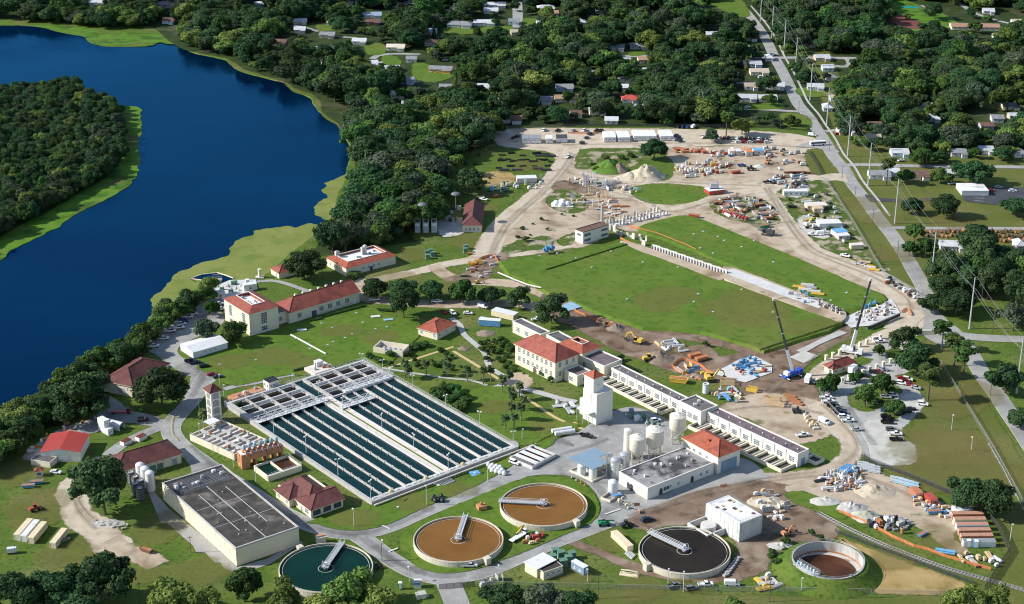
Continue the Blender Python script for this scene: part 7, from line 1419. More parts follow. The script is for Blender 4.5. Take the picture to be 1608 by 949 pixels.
for x,y,w,m,l_ in((1146,244,9,'concrete_pink','small pinkish shed'),(1157,244,8,'white_metal','small white shed'),(1172,245,10,'orange_bright','orange-roofed shed'),(1184,243,16,'tarp_blue','blue-roofed open shed')):cabin('site_shed',l_+' in the row by the north lane',(x,y-6),(x+w,y-6.2),(x+1,y-10),3.0,'concrete_pink',m,'shed',1)
scatter('in the north-east yard corner',[(1200,232),(1262,238),(1268,262),(1225,268),(1200,250)],26,['machine','pallet','gen','block','beam_stack'],['grey_metal','white_metal','brown_roof','concrete','rust_stain'])
for k in range(5):item('skip',1238+k*7,273,'brown_roof','in the brown rank at the avenue entrance',0,.9)
cabin('site_cabin','flat red-white loading platform with tall grey box',(1114,301),(1138,298),(1117,294),2.6,'red_paint','white_metal',wins=0);item('gen',1122,296,'galvanised','upright on the loading platform',0,1.8,2.8)
scatter('in the big mixed material heap ground',[(1122,318),(1150,308),(1192,312),(1212,325),(1216,345),(1200,354),(1160,345),(1128,335)],95,['machine','form_panel','pallet','beam_stack','pipe_stack','skip','rebar_cage'],['white_metal','concrete_light','concrete_light','yellow_paint','red_paint','rust_stain','rebar_grey','rebar_grey','concrete','timber','timber','brown_roof','dark_metal'],None,(.7,1.1),.25,1.5)
for i in range(8):item('pallet',1137+i*5,336+i*1.4,'red_paint','in the red line at the heap edge',20,1.3)
item('skip',1200,357,'green_paint','beside the crawler crane',20,1.0,label='bright green skip beside the crawler crane');item('skip',1155,272,'red_paint','x',20,1.0,label='red skip at the right end of the north yard');item('skip',1090,341,'red_paint','x',-20,1.0,label='red skip at the top corner of the small lawn')
scatter('in the east yard beside the haul road',[(1212,276),(1262,274),(1268,296),(1240,296),(1215,290)],32,['gen','machine','pallet','pipe_stack'],['grey_metal','white_metal','dark_metal','silver','blue_paint','brown_roof'])
scatter('on the weedy strip by the cabins',[(1250,305),(1300,305),(1340,375),(1325,382),(1290,372),(1258,350),(1262,330)],46,['pallet','gen','beam_stack','machine','block'],['white_metal','galvanised','timber','concrete_light','red_paint','tarp_blue','yellow_paint','dark_metal'])
for k,(x,y)in enumerate(((1358,412),(1366,420),(1372,424),(1362,418))):item('beam_stack',x,y,'yellow_paint','by the bend of the haul road',-20,1.2)
scatter('along the fence by the avenue bend',[(1395,437),(1440,458),(1436,470),(1392,446)],18,['pallet','machine','block'],['concrete','rust_stain','dark_metal','white_metal'])
for k,(x,y)in enumerate(((1255,451),(1264,455),(1272,452),(1278,458),(1284,462),(1268,448))):item('beam_stack',x,y,'yellow_paint','on the upper lawn edge',-15,1.3,1.0)
for k in range(22):item('big_pipe',1287+(k%11)*3.2,476+(k%11)*1.4+(k//11)*5,RNG.choice(['concrete','concrete_pink','dark_metal']),'among the column starters on the slab',None,.8,1.0)
scatter('on the slab end by the rebar columns',[(1238,462),(1262,458),(1288,470),(1275,480),(1250,472)],12,['beam_stack','pallet','form_panel'],['grey_metal','blue_paint','concrete_light','timber'],-15,(.8,1.2),1.5)
scatter('on the pale pad near the white crane',[(1345,492),(1372,482),(1398,474),(1408,490),(1366,506),(1345,505)],42,['pallet','machine','valve','form_panel','beam_stack'],['red_paint','white_metal','timber','rebar_grey','rebar_grey','concrete_pink','concrete_light'],None,(.5,.8),.5,1.4)
for k in range(16):item('form_panel',1366+k*2.9,517-k*1.25,'dark_metal','in the dark shoring row near the pale pad',22,1.0,.3)
for k in range(3):item('valve',1358+k*8,484-k*3,'blue_paint','behind the pale pad',None,1.3,.5)
scatter('on the pad of blue and red pipework',[(1150,572),(1178,562),(1208,576),(1205,586),(1172,592),(1155,584)],26,['valve','valve','valve','machine','beam_stack'],['blue_paint','blue_paint','blue_paint','red_paint','rebar_grey','timber'],None,(.7,1.2),.5,1.7)
scatter('inside the excavation',[(1060,580),(1090,574),(1115,590),(1085,596)],12,['beam_stack','pallet','form_panel'],['timber','rust_stain','tarp_blue','yellow_paint'])
for x,y in((1090,560),(1101,565)):item('skip',x,y,'orange_bright','on grass above the excavation',30,1.0)
scatter('on the grass patch above the excavation',[(1028,540),(1060,536),(1075,552),(1045,552)],14,['pipe_stack','beam_stack','pallet'],['galvanised','timber','concrete_light'])
item('skip',1066,600,'yellow_paint','x',-15,1.3,label='long yellow skip beside excavation edge');item('trench_box',1142,603,'timber','x',-10,1.1,label='brown trench box under the excavator arm');item('trench_box',1181,614,'yellow_paint','x',-25,.8,label='yellow trench box on the open dirt');item('trench_box',1213,632,'timber','x',-20,1.2,label='timber-coloured trench box, left of two');item('trench_box',1222,636,'timber','x',-20,1.0,label='timber-coloured trench box, right of two');item('toilet',1156,631,'green_paint','x',0,1.3,label='bright green portable toilet by the galleries');item('big_pipe',1108,617,'white_metal','x',0,1.9,label='short white round tank behind the upper gallery')
scatter('behind the head block',[(1115,615),(1160,612),(1165,625),(1125,628)],14,['pipe_stack','pallet','valve'],['red_paint','pale_blue','white_metal','timber','blue_paint'])
for k in range(4):item('beam_stack',1240+k*4,622+k*4,'rust_stain','on the dirt beside the lane',-35,1.1)
scatter('in the tan heap beside the lower lane',[(1262,652),(1282,665),(1286,676),(1268,668)],9,['bulk_bag','pallet','block'],['container_tan','timber','concrete_light'])
# blue panels on the lawn
for i in range(4):
 for j in range(4):item('sheetpile',884+i*8+j*4.6,482+j*1.6-i*3.2,'pale_blue','in the lawn panel block',24,1.0)
for k,(x,y)in enumerate(((1120,490),(1090,474),(1065,420),(875,398),(848,402),(960,395),(905,405),(1150,440),(1165,455),(1010,412),(985,470),(930,420),(1097,462))):item('hatch',x,y,'pale_blue' if k%3==0 else 'rebar_grey','dotted over the great lawn',20,.6,1.4)
for k,(x,y)in enumerate(((1090,368),(1105,364),(1128,372),(1138,378),(1100,390),(1120,398),(1165,388),(1330,460),(1305,472),(1185,378),(1138,420),(1215,412))):item('hatch',x,y,'pale_blue' if k%2 else 'rebar_grey','dotted over the upper lawn',20,.65,.9)
for k,(x,y)in enumerate(((345,573),(402,566),(465,532),(505,508),(522,515),(524,537),(542,531),(570,507),(590,517),(608,514),(560,492),(553,525),(515,542),(487,548))):item('hatch',x,y,'pale_blue','dotted over the front lawn',20,.6,.2)
for x,y,l_ in((590,498,'row of white covers on the front lawn'),(610,503,'blue pump set on the front lawn'),(474,519,'white slab on front lawn beside the wing')):MB();item('sheetpile',x,y,'white_metal' if 'blue' not in l_ else 'pale_blue','x',15,1.1,.2,label=l_)
for x,y,l_ in((858,395,'blue pump trailer on the great lawn edge'),(866,393,'blue twin pump at the lawn corner')):item('valve',x,y,'blue_paint','x',20,2.0,1.4,label=l_)
e=empty('pipe_run',gp(520,545),'long white pipe lying across the front lawn','pipe');A,B=gp(457,526,.4),gp(512,556,.4);MB().tube([A,B],.4,8).build('pipe','white_wall',e)
for t in(.0,.5,.97):MB().tube([A.lerp(B,t),A.lerp(B,t+.03)],.52,8).build('coupling','concrete_light',e)
e=empty('pipe_run',gp(800,432),'white pipe running from pipe trench onto the lawn','pipe');MB().tube([gp(782,428,.5),gp(805,438,1.7),gp(828,447,1.7),gp(850,452,1.7)],.35,8).build('pipe','white_wall',e);MB().tube([gp(804,437.5,1.7),gp(806,438.5,1.7)],.5,8).build('coupling','concrete_light',e)
for x,y,l_ in((742,415,'yellow skip by the pipe trench, left'),(752,412,'yellow skip by the pipe trench, right')):item('skip',x,y,'yellow_paint','x',-10,.75,label=l_)
item('skip',728,434,'green_paint','x',10,.7,label='dark green skip at the pipe trench')
scatter('around the pipe trench',[(735,425),(770,405),(785,402),(790,412),(765,436),(745,440)],18,['pipe_stack','pallet','flag','block','machine'],['white_metal','red_paint','orange_bright','concrete_light','rust_stain'],None,(.6,.9))
for x,y in((672,406),(680,402),(671,400),(676,398),(731,396),(732,391)):item('cabinet',x,y,'cabinet_green','on the grass by the dirt lane',10,1.2)
item('skip',738,399,'orange_bright','x',0,.5,label='small orange skip beside green cabinets')
# transformers
for k,x in enumerate((656,669,682)):
 p=gp(x,364);e=empty('transformer',p,f'tall white transformer bay, {ORD[k]} from the left beside the wood','transformer','white transformers',0,True);MB().box((0,0,.3),(2.8,3.4,5.2)).build('tank','white_metal',e);MB().box((0,0,0),(3.4,4,.3)).build('plinth','concrete',e)
 for j in(-.8,0,.8):MB().tube([(j,0,5.5),(j,0,7.2)],.18,6).build('bushing','brown_roof',e)
 MB().box((0,-1.9,1),(2.4,.4,3)).build('radiator','galvanised',e);MB().beam((-1.6,0,7.6),(1.6,0,7.6),.2,.2).beam((-1.5,0,0),(-1.5,0,7.6),.2,.2).beam((1.5,0,0),(1.5,0,7.6),.2,.2).build('gantry','white_metal',e)
scatter('between the transformers and maroon-roofed building',[(700,350),(722,346),(722,326),(705,326)],8,['form_panel','gen','cabinet'],['white_metal','yellow_paint','galvanised','dark_metal'])
patch('switchyard',[(690,348),(725,344),(725,366),(700,372),(690,362)],'gravel',amp=.5)
# intake
scatter('on the river intake deck',[(340,452),(395,440),(400,452),(345,468)],16,['valve','cabinet','gen'],['white_metal','galvanised','cabinet_green'],None,(.8,1.2));patch('intake_deck',[(335,452),(360,441),(402,440),(405,455),(350,472),(338,464)],'concrete_light',amp=.2,curve=False)
for x,y,w,l_ in((339,461,14,'white pump box at the river intake, left'),(383,449,20,'white pump house at the river intake, right')):cabin('pump_box',l_,(x,y),(x+w,y-3),(x-4,y-3),3.4,'white_wall','white_metal','cabin',1)
e=empty('intake_screen',gp(341,441),'grey intake screen frame standing in the pool','screen',None,0,True);MB().box((0,0,-.6),(5,3,1.6)).build('base','concrete',e);lt=MB();lattice(lt,(-2.4,0,1),(2.4,0,1),2.6,2.0,5,.14);lt.build('frame','grey_metal',e)
e=empty('floating_boom',gp(318,438),'orange-grey floating boom closing off the intake pool','boom');MB().tube([tuple(gp(x,y,-.35))for x,y in((338,450),(334,444),(320,440.5),(299,438),(318,431),(341,428.5),(353,432),(366,437))],.35,6).build('float','container_tan',e);MB().tube([tuple(gp(299,438,-.3)),tuple(gp(299,438,1.5))],.25,6).build('marker','dark_metal',e)
e=empty('intake_tower',gp(408,436),'small pale round tower beside the riverside hut','tower',None,0,True);MB().lathe((0,0,0),[(.9,0),(.8,4.5),(1.0,4.5),(1.0,4.8)],12).build('shaft','cream',e);MB().box((0,0,0),(4.5,3,.5)).build('base','concrete_light',e)
# plant odds and ends
for i in range(12):item('bulk_bag',767+(i%4)*6.2+(i//4)*3.0,732+(i//4)*4.6-(i%4)*.3+(i%4)*1.8,'white_metal','in the white group beside the road',None,1.35)
for i in range(11):item('bulk_bag',676+RNG.uniform(0,20),781+RNG.uniform(0,8),'black_plastic','in the black pile beside the road',None,1.2)
for x,y,l_ in((625,798,'flat pale blue square cover on the lawn near control house'),(746,744,'flat pale blue square cover on the lawn near basin corner')):
 e=empty('tank_cover',gp(x,y),l_,'cover',None,radians(25),True);MB().box((0,0,.1),(4,4,.22)).build('cover','tarp_blue',e);MB().box((0,0,.32),(.8,.8,.3)).build('hatch','white_metal',e)
for x,y in((232,745),(241,741),(252,735)):item('cabinet',x,y,'cabinet_green','beside the maroon-roofed pump house',15,1.2)
for x,y in((868,881),(881,875),(872,871),(893,882),(885,888),(898,876)):item('cabinet',x,y,'cabinet_green','around the blue-grey cabin',15,1.3)
item('skip',58,759,'blue_paint','x',8,.8,label='blue skip in the corner meadow, upper');item('skip',45,765,'blue_paint','x',8,.8,label='blue skip in the corner meadow, lower');item('skip',230,866,'brown_roof','x',-30,.8,label='long brown skip on the dirt spur');item('skip',102,850,'cabinet_green','x',40,.6,label='dark green skip beside the lone tan container');item('gen',19,868,'white_metal','x',15,1.2,label='white generator box in the bottom left corner')
e=empty('guard_hut',gp(62,747),'tiny white hut with red roof in the meadow','hut',None,.3,True);MB().box((0,0,0),(3,2.4,2.6)).build('wall','white_wall',e);hip_roof(dict(o=Vector((-1.5,-1.2)),u=Vector((1,0)),v=Vector((0,1)),la=3,lb=2.4),2.6,.8,'red_tile',e,.3);MB().box((0,-1.22,.9),(1.6,.06,1)).build('window','glass',e)
scatter('along the river yard edge',[(40,715),(60,690),(100,668),(150,655),(155,662),(100,680),(60,705)],16,['pallet','block','beam_stack','gen'],['galvanised','concrete','rust_stain','white_metal','yellow_paint'],None,(.6,.9))
for k in range(10):item('block',150+k*5.5,818+(k%3)*3+k*.8,'concrete','among the boulders under the big oak',None,.7)
for x,y,l_ in((198,697,'brown coil rack behind the pump house, left'),(222,690,'brown coil rack behind the pump house, right')):
 e=empty('coil_rack',gp(x,y),l_,'rack',None,ang(GB)+.3,True);MB().box((0,0,0),(4.4,2.6,1.6)).build('base','white_wall',e)
 for j in range(5):MB().beam((-2,-1+j*.5,1.8),(2,-1+j*.5,1.8),.25,.25).build('coil','red_tile',e)
scatter('on the lawn edge between the brown tanks',[(818,852),(845,838),(856,842),(840,856)],12,['machine','gen','pallet'],['rust_stain','concrete_pink','container_tan','red_paint'],None,(.7,1.))
e=empty('pump_plinth',gp(756,800),'salmon-coloured pump plinth between the two brown tanks','plinth',None,.4,True);MB().box((0,0,0),(3.4,3,2.0)).build('block','orange_paint',e);MB().lathe((0,0,2.0),[(.6,0),(.6,1.0),(.3,1.3)],10).build('pump','rust_stain',e)
e=empty('pump_plinth',gp(504,852),'cream valve box at the rim of the green tank','plinth',None,.4,True);MB().box((0,0,0),(3.4,2.6,2.8)).build('block','cream',e);MB().box((0,0,2.8),(2.4,1.4,.5)).build('cover','orange_paint',e)
e=empty('manifold',gp(697,757),'white slab with dark valve manifold beside basin corner','manifold',None,ang(br_),True);MB().box((0,0,0),(8,5,.3)).build('slab','concrete_light',e)
for k in range(8):MB().tube([(-3.2+.9*k,-1.8,.8),(-3.2+.9*k,1.8,.8)],.22,6).build('pipe','dark_metal',e)
scatter('beside the blotchy-roofed block corner',[(975,782),(1012,800),(1005,808),(970,792)],12,['pallet','block','form_panel','flag'],['timber','concrete','rust_stain','red_paint','container_tan'],None,(.6,.9));item('sheetpile',969,778,'blue_paint','x',20,.9,1.0,label='bright blue tarpaulin beside the short white tank')
for x,y in((898,751),(905,755),(912,759),(918,763)):item('flag',x,y,'orange_bright','lining the blue-roofed shelter',0,1.2)
scatter('in the pipe racks under the white tower',[(985,645),(1010,655),(1040,672),(1030,678),(1000,662),(980,655)],14,['valve','cabinet','gen'],['blue_roof','galvanised','cabinet_green','white_metal'])
scatter('in the materials beside white tower foot',[(870,630),(905,636),(905,650),(880,645)],10,['beam_stack','pallet','block'],['galvanised','white_metal','concrete'])
scatter('around the new concrete chamber',[(1180,770),(1225,775),(1240,800),(1225,820),(1205,812),(1190,790)],26,['beam_stack','form_panel','pallet','block'],['timber','concrete_light','white_metal','concrete_pink','rebar_grey'])
for k in range(7):item('block',1140+k*3,880-k*4.2+24,'concrete','in the block row at the black tank rim',40,1.1)
item('sheetpile',1127,850,'blue_paint','x',-30,.9,label='blue tarpaulin heap between chamber and black tank')
for k in range(5):item('pipe_stack',985+k*2.2,868+k*1.8,'white_metal','in white coils left of the black tank',60,.5)
scatter('on the slab beside the drained tank path',[(1195,905),(1222,905),(1225,925),(1190,925)],8,['pallet','beam_stack'],['timber','concrete_light','yellow_paint'])
# storage yard
scatter('in the white pipe ground of the storage yard',[(1284,752),(1310,740),(1352,738),(1352,770),(1300,772)],60,['pipe_stack','big_pipe','valve','pallet'],['white_metal','white_metal','galvanised','blue_paint','rust_stain','dark_metal'],None,(.6,.95),.25,1.5)
for k in range(4):item('pipe_stack',1325+k*4,736+k*1.2,'tarp_blue','in the blue stack of the storage yard',45,1.1)
for k in range(9):item('pipe_stack',1355+(k%3)*9,728+(k//3)*4+(k%3)*3,'galvanised','in the grey pipe block of the storage yard',-20,.8)
for k in range(8):item('pipe_stack',1408+(k%4)*8,752+(k//4)*5+(k%4)*2.5,'pale_blue' if k%2 else 'galvanised','in the pale pipe racks by the fence',-25,.9)
scatter('in the lower storage yard',[(1368,815),(1400,812),(1432,822),(1420,838),(1380,832),(1365,825)],30,['gen','pallet','machine','block','big_pipe'],['white_metal','grey_metal','dark_metal','concrete','rust_stain'])
scatter('by the orange containers',[(1435,780),(1480,795),(1500,812),(1470,812),(1440,795)],18,['pallet','pipe_stack','gen'],['white_metal','yellow_paint','blue_paint','galvanised','timber'],None,(.6,.9));item('skip',1467,806,'blue_paint','x',5,.9,label='blue skip beside the rusty containers');item('skip',1448,841,'blue_paint','x',40,.7,label='dark blue tipped skip in the lower yard');item('pipe_stack',1484,868,'tarp_blue','x',-18,1.2,label='bright blue wrapped pipes by the orange net')
scatter('by the yard gate corner',[(1495,870),(1570,870),(1570,890),(1540,892),(1500,880)],12,['pallet','block','beam_stack'],['timber','concrete','white_metal','rust_stain'])
for x,y in((1521,858),(1533,859)):item('toilet',x,y,'tarp_blue','beside the lowest container',0,1.2)
# rusty machine yard right of the avenue
for j in range(3):
 for i in range(22):
  if j!=2 or i>12:item('machine',1446+i*7.4+j*3,364+j*7+(i%3),RNG.choice(['container_rust','brown_roof','rust_stain','brown_roof']),'in the rusty yard rows',RNG.uniform(40,130),RNG.uniform(.8,1.2))
# blue hoarding, gate cabinets at the bottom
e=empty('gate_booth',gp(656,922),'little white booth with blue and orange panels at bottom gate','booth',None,0,True);MB().box((0,0,0),(2.6,2.0,2.6)).build('wall','white_metal',e);MB().box((-.3,-1.03,1.4),(2.8,.08,2.0)).build('blue_panel','blue_paint',e);MB().box((1.2,-1.05,2.4),(.8,.1,.9)).build('orange_panel','orange_bright',e);MB().box((0,0,2.6),(2.9,2.3,.15)).build('roof','white_metal',e)
e=empty('meter_box',gp(661,938),'squat cream valve chamber near the bottom gate','chamber',None,.3,True);MB().box((0,0,0),(3.4,2.6,1.7)).build('wall','cream',e);MB().box((0,0,1.7),(3.6,2.8,.15)).build('lid','concrete',e);MB().tube([(1.9,-.5,.5),(2.6,-.5,.5)],.5,8).build('pipe','pale_blue',e)
item('toilet',629,924,'green_paint','x',0,1.1,label='green portable toilet at the bottom lawn');
scatter('beside the bottom fence gate',[(740,918),(800,905),(790,915),(745,926)],6,['form_panel','pallet'],['white_metal','galvanised'])
e=empty('pipe_loop',gp(988,903),'tan pipe manifold on a slab below the black tank','manifold',None,-.3,True);MB().box((0,0,0),(7,2.6,.25)).build('slab','container_tan',e);MB().tube([(-3,0,.3),(-3,0,1.6),(0,0,1.9),(3,0,1.6),(3,0,.3)],.25,6).build('pipe','container_tan',e)
# garden pool beyond
e=empty('swimming_pool',gp(1430,12),'turquoise swimming pool with pale deck near the red field','pool',None,0,True);MB().box((0,0,0),(26,14,.25)).build('deck','concrete_light',e);mat('pool_water',(.02,.3,.3),rough=.1);MB().box((0,0,.25),(15,7,.06)).build('water','pool_water',e);KEEP.append((1412,0,1448,16,1))
for(c,k,place),L in ITEMS.items():
 L.sort(key=lambda t:t[0])
 for i,(x,e)in enumerate(L):e['label']=f'{c} {k} {place}' if len(L)==1 else f'{c} {k}, {ordw(i + 1)} from left {place}'

soft_sheet('worn_grass',jitter(smooth_poly([Vector(gp(x,y,1.42)[:2])for x,y in((1120,482),(1150,466),(1190,465),(1222,478),(1228,494),(1195,504),(1150,500))],4),2.5,.08,3),'worn',1.42,14.0)
soft_sheet('worn_grass',jitter(smooth_poly([Vector(gp(x,y,1.43)[:2])for x,y in((1010,470),(1060,455),(1090,462),(1060,480),(1030,486))],4),2.5,.08,4),'worn',1.43,10.0)
soft_sheet('worn_grass',jitter(smooth_poly([Vector(gp(x,y,1.42)[:2])for x,y in((1235,520),(1290,500),(1312,508),(1270,522))],4),1.5,.08,5),'worn',1.425,6.0)
# wheel tracks on the bare ground
TRK=[[(768,398),(792,352),(842,307),(880,268),(896,240)],[(772,400),(800,352),(850,307),(886,270),(901,243)],[(895,262),(930,272),(990,281),(1060,287),(1130,290),(1195,292)],[(1200,296),(1222,330),(1242,362),(1270,394),(1310,412),(1352,428),(1390,446),(1424,470),(1430,496)],[(1206,296),(1230,332),(1250,362),(1278,392),(1316,408),(1360,424),(1398,442),(1434,470)],[(905,292),(960,302),(1010,314),(1042,332),(1072,330),(1112,318),(1162,304)],[(985,812),(1050,788),(1120,768),(1190,754),(1280,742)],[(990,817),(1055,792),(1125,772),(1195,758),(1285,748),(1340,745),(1420,775),(1480,810)],[(1290,636),(1318,662),(1342,692),(1342,712),(1320,730)],[(1130,648),(1180,640),(1240,640),(1290,650)],[(800,222),(900,227),(1000,226),(1100,225),(1200,228),(1280,233)],[(860,470),(905,492),(960,520),(1010,545),(1060,570)],[(1200,625),(1230,600),(1262,575),(1300,548),(1345,528)],[(1170,840),(1200,830),(1240,850),(1210,880),(1180,898)],[(118,758),(114,780),(124,804),(150,832)],[(126,756),(121,780),(132,800),(158,826)]]
for t in TRK:ribbon('wheel_track',t,.5,'track',amp=.4)

WR=random.Random(5)
for x,y,r_ in((360,570,6),(430,560,8),(540,520,7),(600,530,6),(480,575,5),(620,440,9),(700,455,7),(650,400,8),(730,380,8),(840,545,4),(850,670,5),(780,640,6),(620,610,5),(720,770,5),(560,815,6),(650,790,5),(60,800,10),(40,740,8),(110,870,9),(250,830,7),(310,900,8),(230,905,6),(1470,700,14),(1500,640,10),(1450,745,9),(1540,740,12),(1480,850,8),(1400,880,7),(960,850,6),(1010,925,7),(1090,918,6),(900,905,5),(1250,910,7),(1380,345,8),(1400,400,9),(1350,320,7),(1440,320,10),(1500,350,10),(1420,275,8),(1530,620,8),(1060,545,5),(1270,330,6),(700,300,9),(760,330,7),(830,260,8)):
 p=gp(x,y).to_2d();rx,ry=r_*WR.uniform(.7,1.3),r_*WR.uniform(.7,1.4);q=[p+Vector((rx*cos(a)*WR.uniform(.7,1.2),ry*sin(a)*WR.uniform(.7,1.2)))for a in[2*pi*k/9 for k in range(9)]]
 soft_sheet('worn_grass',jitter(smooth_poly(q,2.),1.2,.2,int(x)),'worn',next_z(),r_*.9)
# ================================================================ TREES
def leaf_mat(name,c,c2,hr=.03,vr=.3):
 m=mat(name,c,c2,.35,rough=.7,spec=.12,obj_rand=vr,hue_rand=hr,c4=tuple(x*1.35 for x in c2),s4=.9,t4=(.55,.8));n=m.node_tree.nodes;L=m.node_tree.links;b=n['Principled BSDF'];out=[x for x in n if x.type=='OUTPUT_MATERIAL'][0]
 t=n.new('ShaderNodeBsdfTranslucent');L.new(b.inputs['Base Color'].links[0].from_socket,t.inputs['Color']);mx=n.new('ShaderNodeMixShader');mx.inputs[0].default_value=.28;L.new(b.outputs[0],mx.inputs[1]);L.new(t.outputs[0],mx.inputs[2]);L.new(mx.outputs[0],out.inputs[0])
leaf_mat('leaf_oak',(.036,.078,.03),(.06,.115,.042));leaf_mat('leaf_mid',(.05,.105,.026),(.078,.145,.036));leaf_mat('leaf_light',(.125,.19,.04),(.17,.24,.06));leaf_mat('leaf_pine',(.07,.115,.03),(.095,.145,.04));leaf_mat('leaf_palm',(.075,.11,.04),(.105,.145,.055));leaf_mat('leaf_grey',(.062,.095,.054),(.094,.132,.076))
import numpy as np
def crown_mesh(name,lobes,nl,size,seed,m,flat=.8,droop=0.):
 g=np.random.default_rng(seed);L=np.array([(l[0],l[1],l[2],l[3])for l in lobes]);w=L[:,3]**2;idx=g.choice(len(L),nl,p=w/w.sum())
 d=g.normal(size=(nl,3));d[:,2]=d[:,2]*.9+.25;d/=np.linalg.norm(d,axis=1)[:,None]
 bumps=1+.16*np.sin(d[:,0]*7+idx)*np.sin(d[:,1]*6+2*idx)+.1*np.sin(d[:,2]*11+idx)
 rad=L[idx,3]*bumps*(1-.3*g.random(nl)**2.2);c=L[idx,:3]+d*rad[:,None]*np.array([1,1,flat]);c[:,2]-=droop*g.random(nl)*rad
 nrm=d+g.normal(size=(nl,3))*.55;nrm[:,2]+=.25;nrm/=np.linalg.norm(nrm,axis=1)[:,None]
 a=np.cross(nrm,g.normal(size=(nl,3)));a/=np.linalg.norm(a,axis=1)[:,None];b=np.cross(nrm,a);s=(size*g.uniform(.6,1.35,nl))[:,None]
 fold=nrm*s*.18
 V=np.stack([c-a*s,c-b*s*.62+fold,c+a*s,c+b*s*.62+fold],1).reshape(-1,3)
 F=np.arange(nl*4).reshape(-1,4)
# solid inner masses so the crown is not see-through
 iv=[];jf=[];n0=len(V)
 for l in lobes:
  k=8;base=n0+len(iv)
  for j in range(5):
   th=pi*(j+.5)/5
   for q in range(k):iv.append((l[0]+l[3]*.74*sin(th)*cos(2*pi*q/k),l[1]+l[3]*.74*sin(th)*sin(2*pi*q/k),l[2]+l[3]*.74*flat*cos(th)))
  for j in range(4):
   for q in range(k):jf.append((base+j*k+q,base+(j+1)*k+q,base+(j+1)*k+(q+1)%k,base+j*k+(q+1)%k))
 V=np.concatenate([V,np.array(iv)]);F=np.concatenate([F,np.array(jf)])
 me=bpy.data.meshes.new(name);me.vertices.add(len(V));me.vertices.foreach_set('co',V.ravel());me.loops.add(F.size);me.loops.foreach_set('vertex_index',F.ravel().astype(np.int32));me.polygons.add(len(F));me.polygons.foreach_set('loop_start',np.arange(0,F.size,4,dtype=np.int32));me.polygons.foreach_set('loop_total',np.full(len(F),4,dtype=np.int32));me.materials.append(MATS[m]);me.update(calc_edges=True);return me
def trunk_mesh(h,r,lobes,m='bark'):
 mb=MB();mb.tube([(0,0,-.2),(.05,0,h*.5),(0,.05,h)],r,7,r*.6)
 for l in lobes[:6]:mb.tube([(0,0,h*.8),(l[0]*.5,l[1]*.5,(h+l[2])*.48),(l[0]*.9,l[1]*.9,l[2])],r*.5,5,r*.15)
 return mb.mesh('trunk',m)
TREE={}
def oak_variant(key,seed,m,W=7.0,H=11.0,nlobe=11,nl=2600,size=.5,flat=.75,trunk=3.0,droop=0.):
 g=random.Random(seed);lobes=[(0,0,H*.66,W*.5)]
 ex=g.uniform(.8,1.2)
 for k in range(nlobe):
  a=g.uniform(0,2*pi)if k%2 else 2*pi*k/nlobe;rr=W*g.uniform(.3,.85);z=H*g.uniform(.4,.78)*(1-.15*rr/W);lobes.append((rr*cos(a)*ex,rr*sin(a)/ex,z,W*g.uniform(.14,.4)))
 for k in range(3):lobes.append((g.uniform(-.3,.3)*W,g.uniform(-.3,.3)*W,H*.8,W*g.uniform(.22,.32)))
 TREE[key]=(crown_mesh('crown',lobes,nl,size,seed,m,flat,droop),trunk_mesh(trunk,.35,lobes[1:]),W,H)
for i in range(5):oak_variant(f'oak{i}',11+i,'leaf_oak',nlobe=15+i,nl=5200,size=.46,flat=(.75,.9,.65,.8,1.0)[i],H=(11,12.5,9.5,11,13)[i])
for i in range(3):oak_variant(f'mid{i}',31+i,'leaf_mid',W=5.6,H=10.5,nlobe=13,nl=3600,flat=(.9,1.1,.8)[i])
for i in range(2):oak_variant(f'light{i}',51+i,'leaf_light',W=5.5,H=10,nlobe=12,nl=3800,size=.42,flat=.95,droop=.3)
for i in range(2):oak_variant(f'grey{i}',61+i,'leaf_grey',W=6.5,H=10,nlobe=11,nl=3600,size=.45)
for i in range(2):oak_variant(f'bush{i}',71+i,'leaf_mid',W=3.0,H=3.6,nlobe=7,nl=1300,size=.35,trunk=.6)
for i in range(2):
 g=random.Random(90+i);lb2=[(g.uniform(-1.6,1.6),g.uniform(-1.6,1.6),11+g.uniform(-2.5,3.5),g.uniform(1.1,1.9))for _ in range(9)]
 mb=MB();mb.tube([(0,0,-.2),(0,0,13.5)],.28,7,.12)
 for l in lb2[:6]:mb.tube([(0,0,l[2]-1),(l[0],l[1],l[2])],.1,4,.05)
 TREE[f'pine{i}']=(crown_mesh('crown',lb2,1500,.4,90+i,'leaf_pine',.7),mb.mesh('trunk','bark'),3.2,15)
for i in range(2):
 g=random.Random(95+i);lb2=[(g.uniform(-.6,.6),g.uniform(-.6,.6),1.5+k*1.5,1.9*(1-k/8.5))for k in range(7)];TREE[f'cypress{i}']=(crown_mesh('crown',lb2,1600,.35,95+i,'leaf_light' if i==0 else 'leaf_mid',1.0),trunk_mesh(2,.2,lb2[:3]),2.2,11.5)
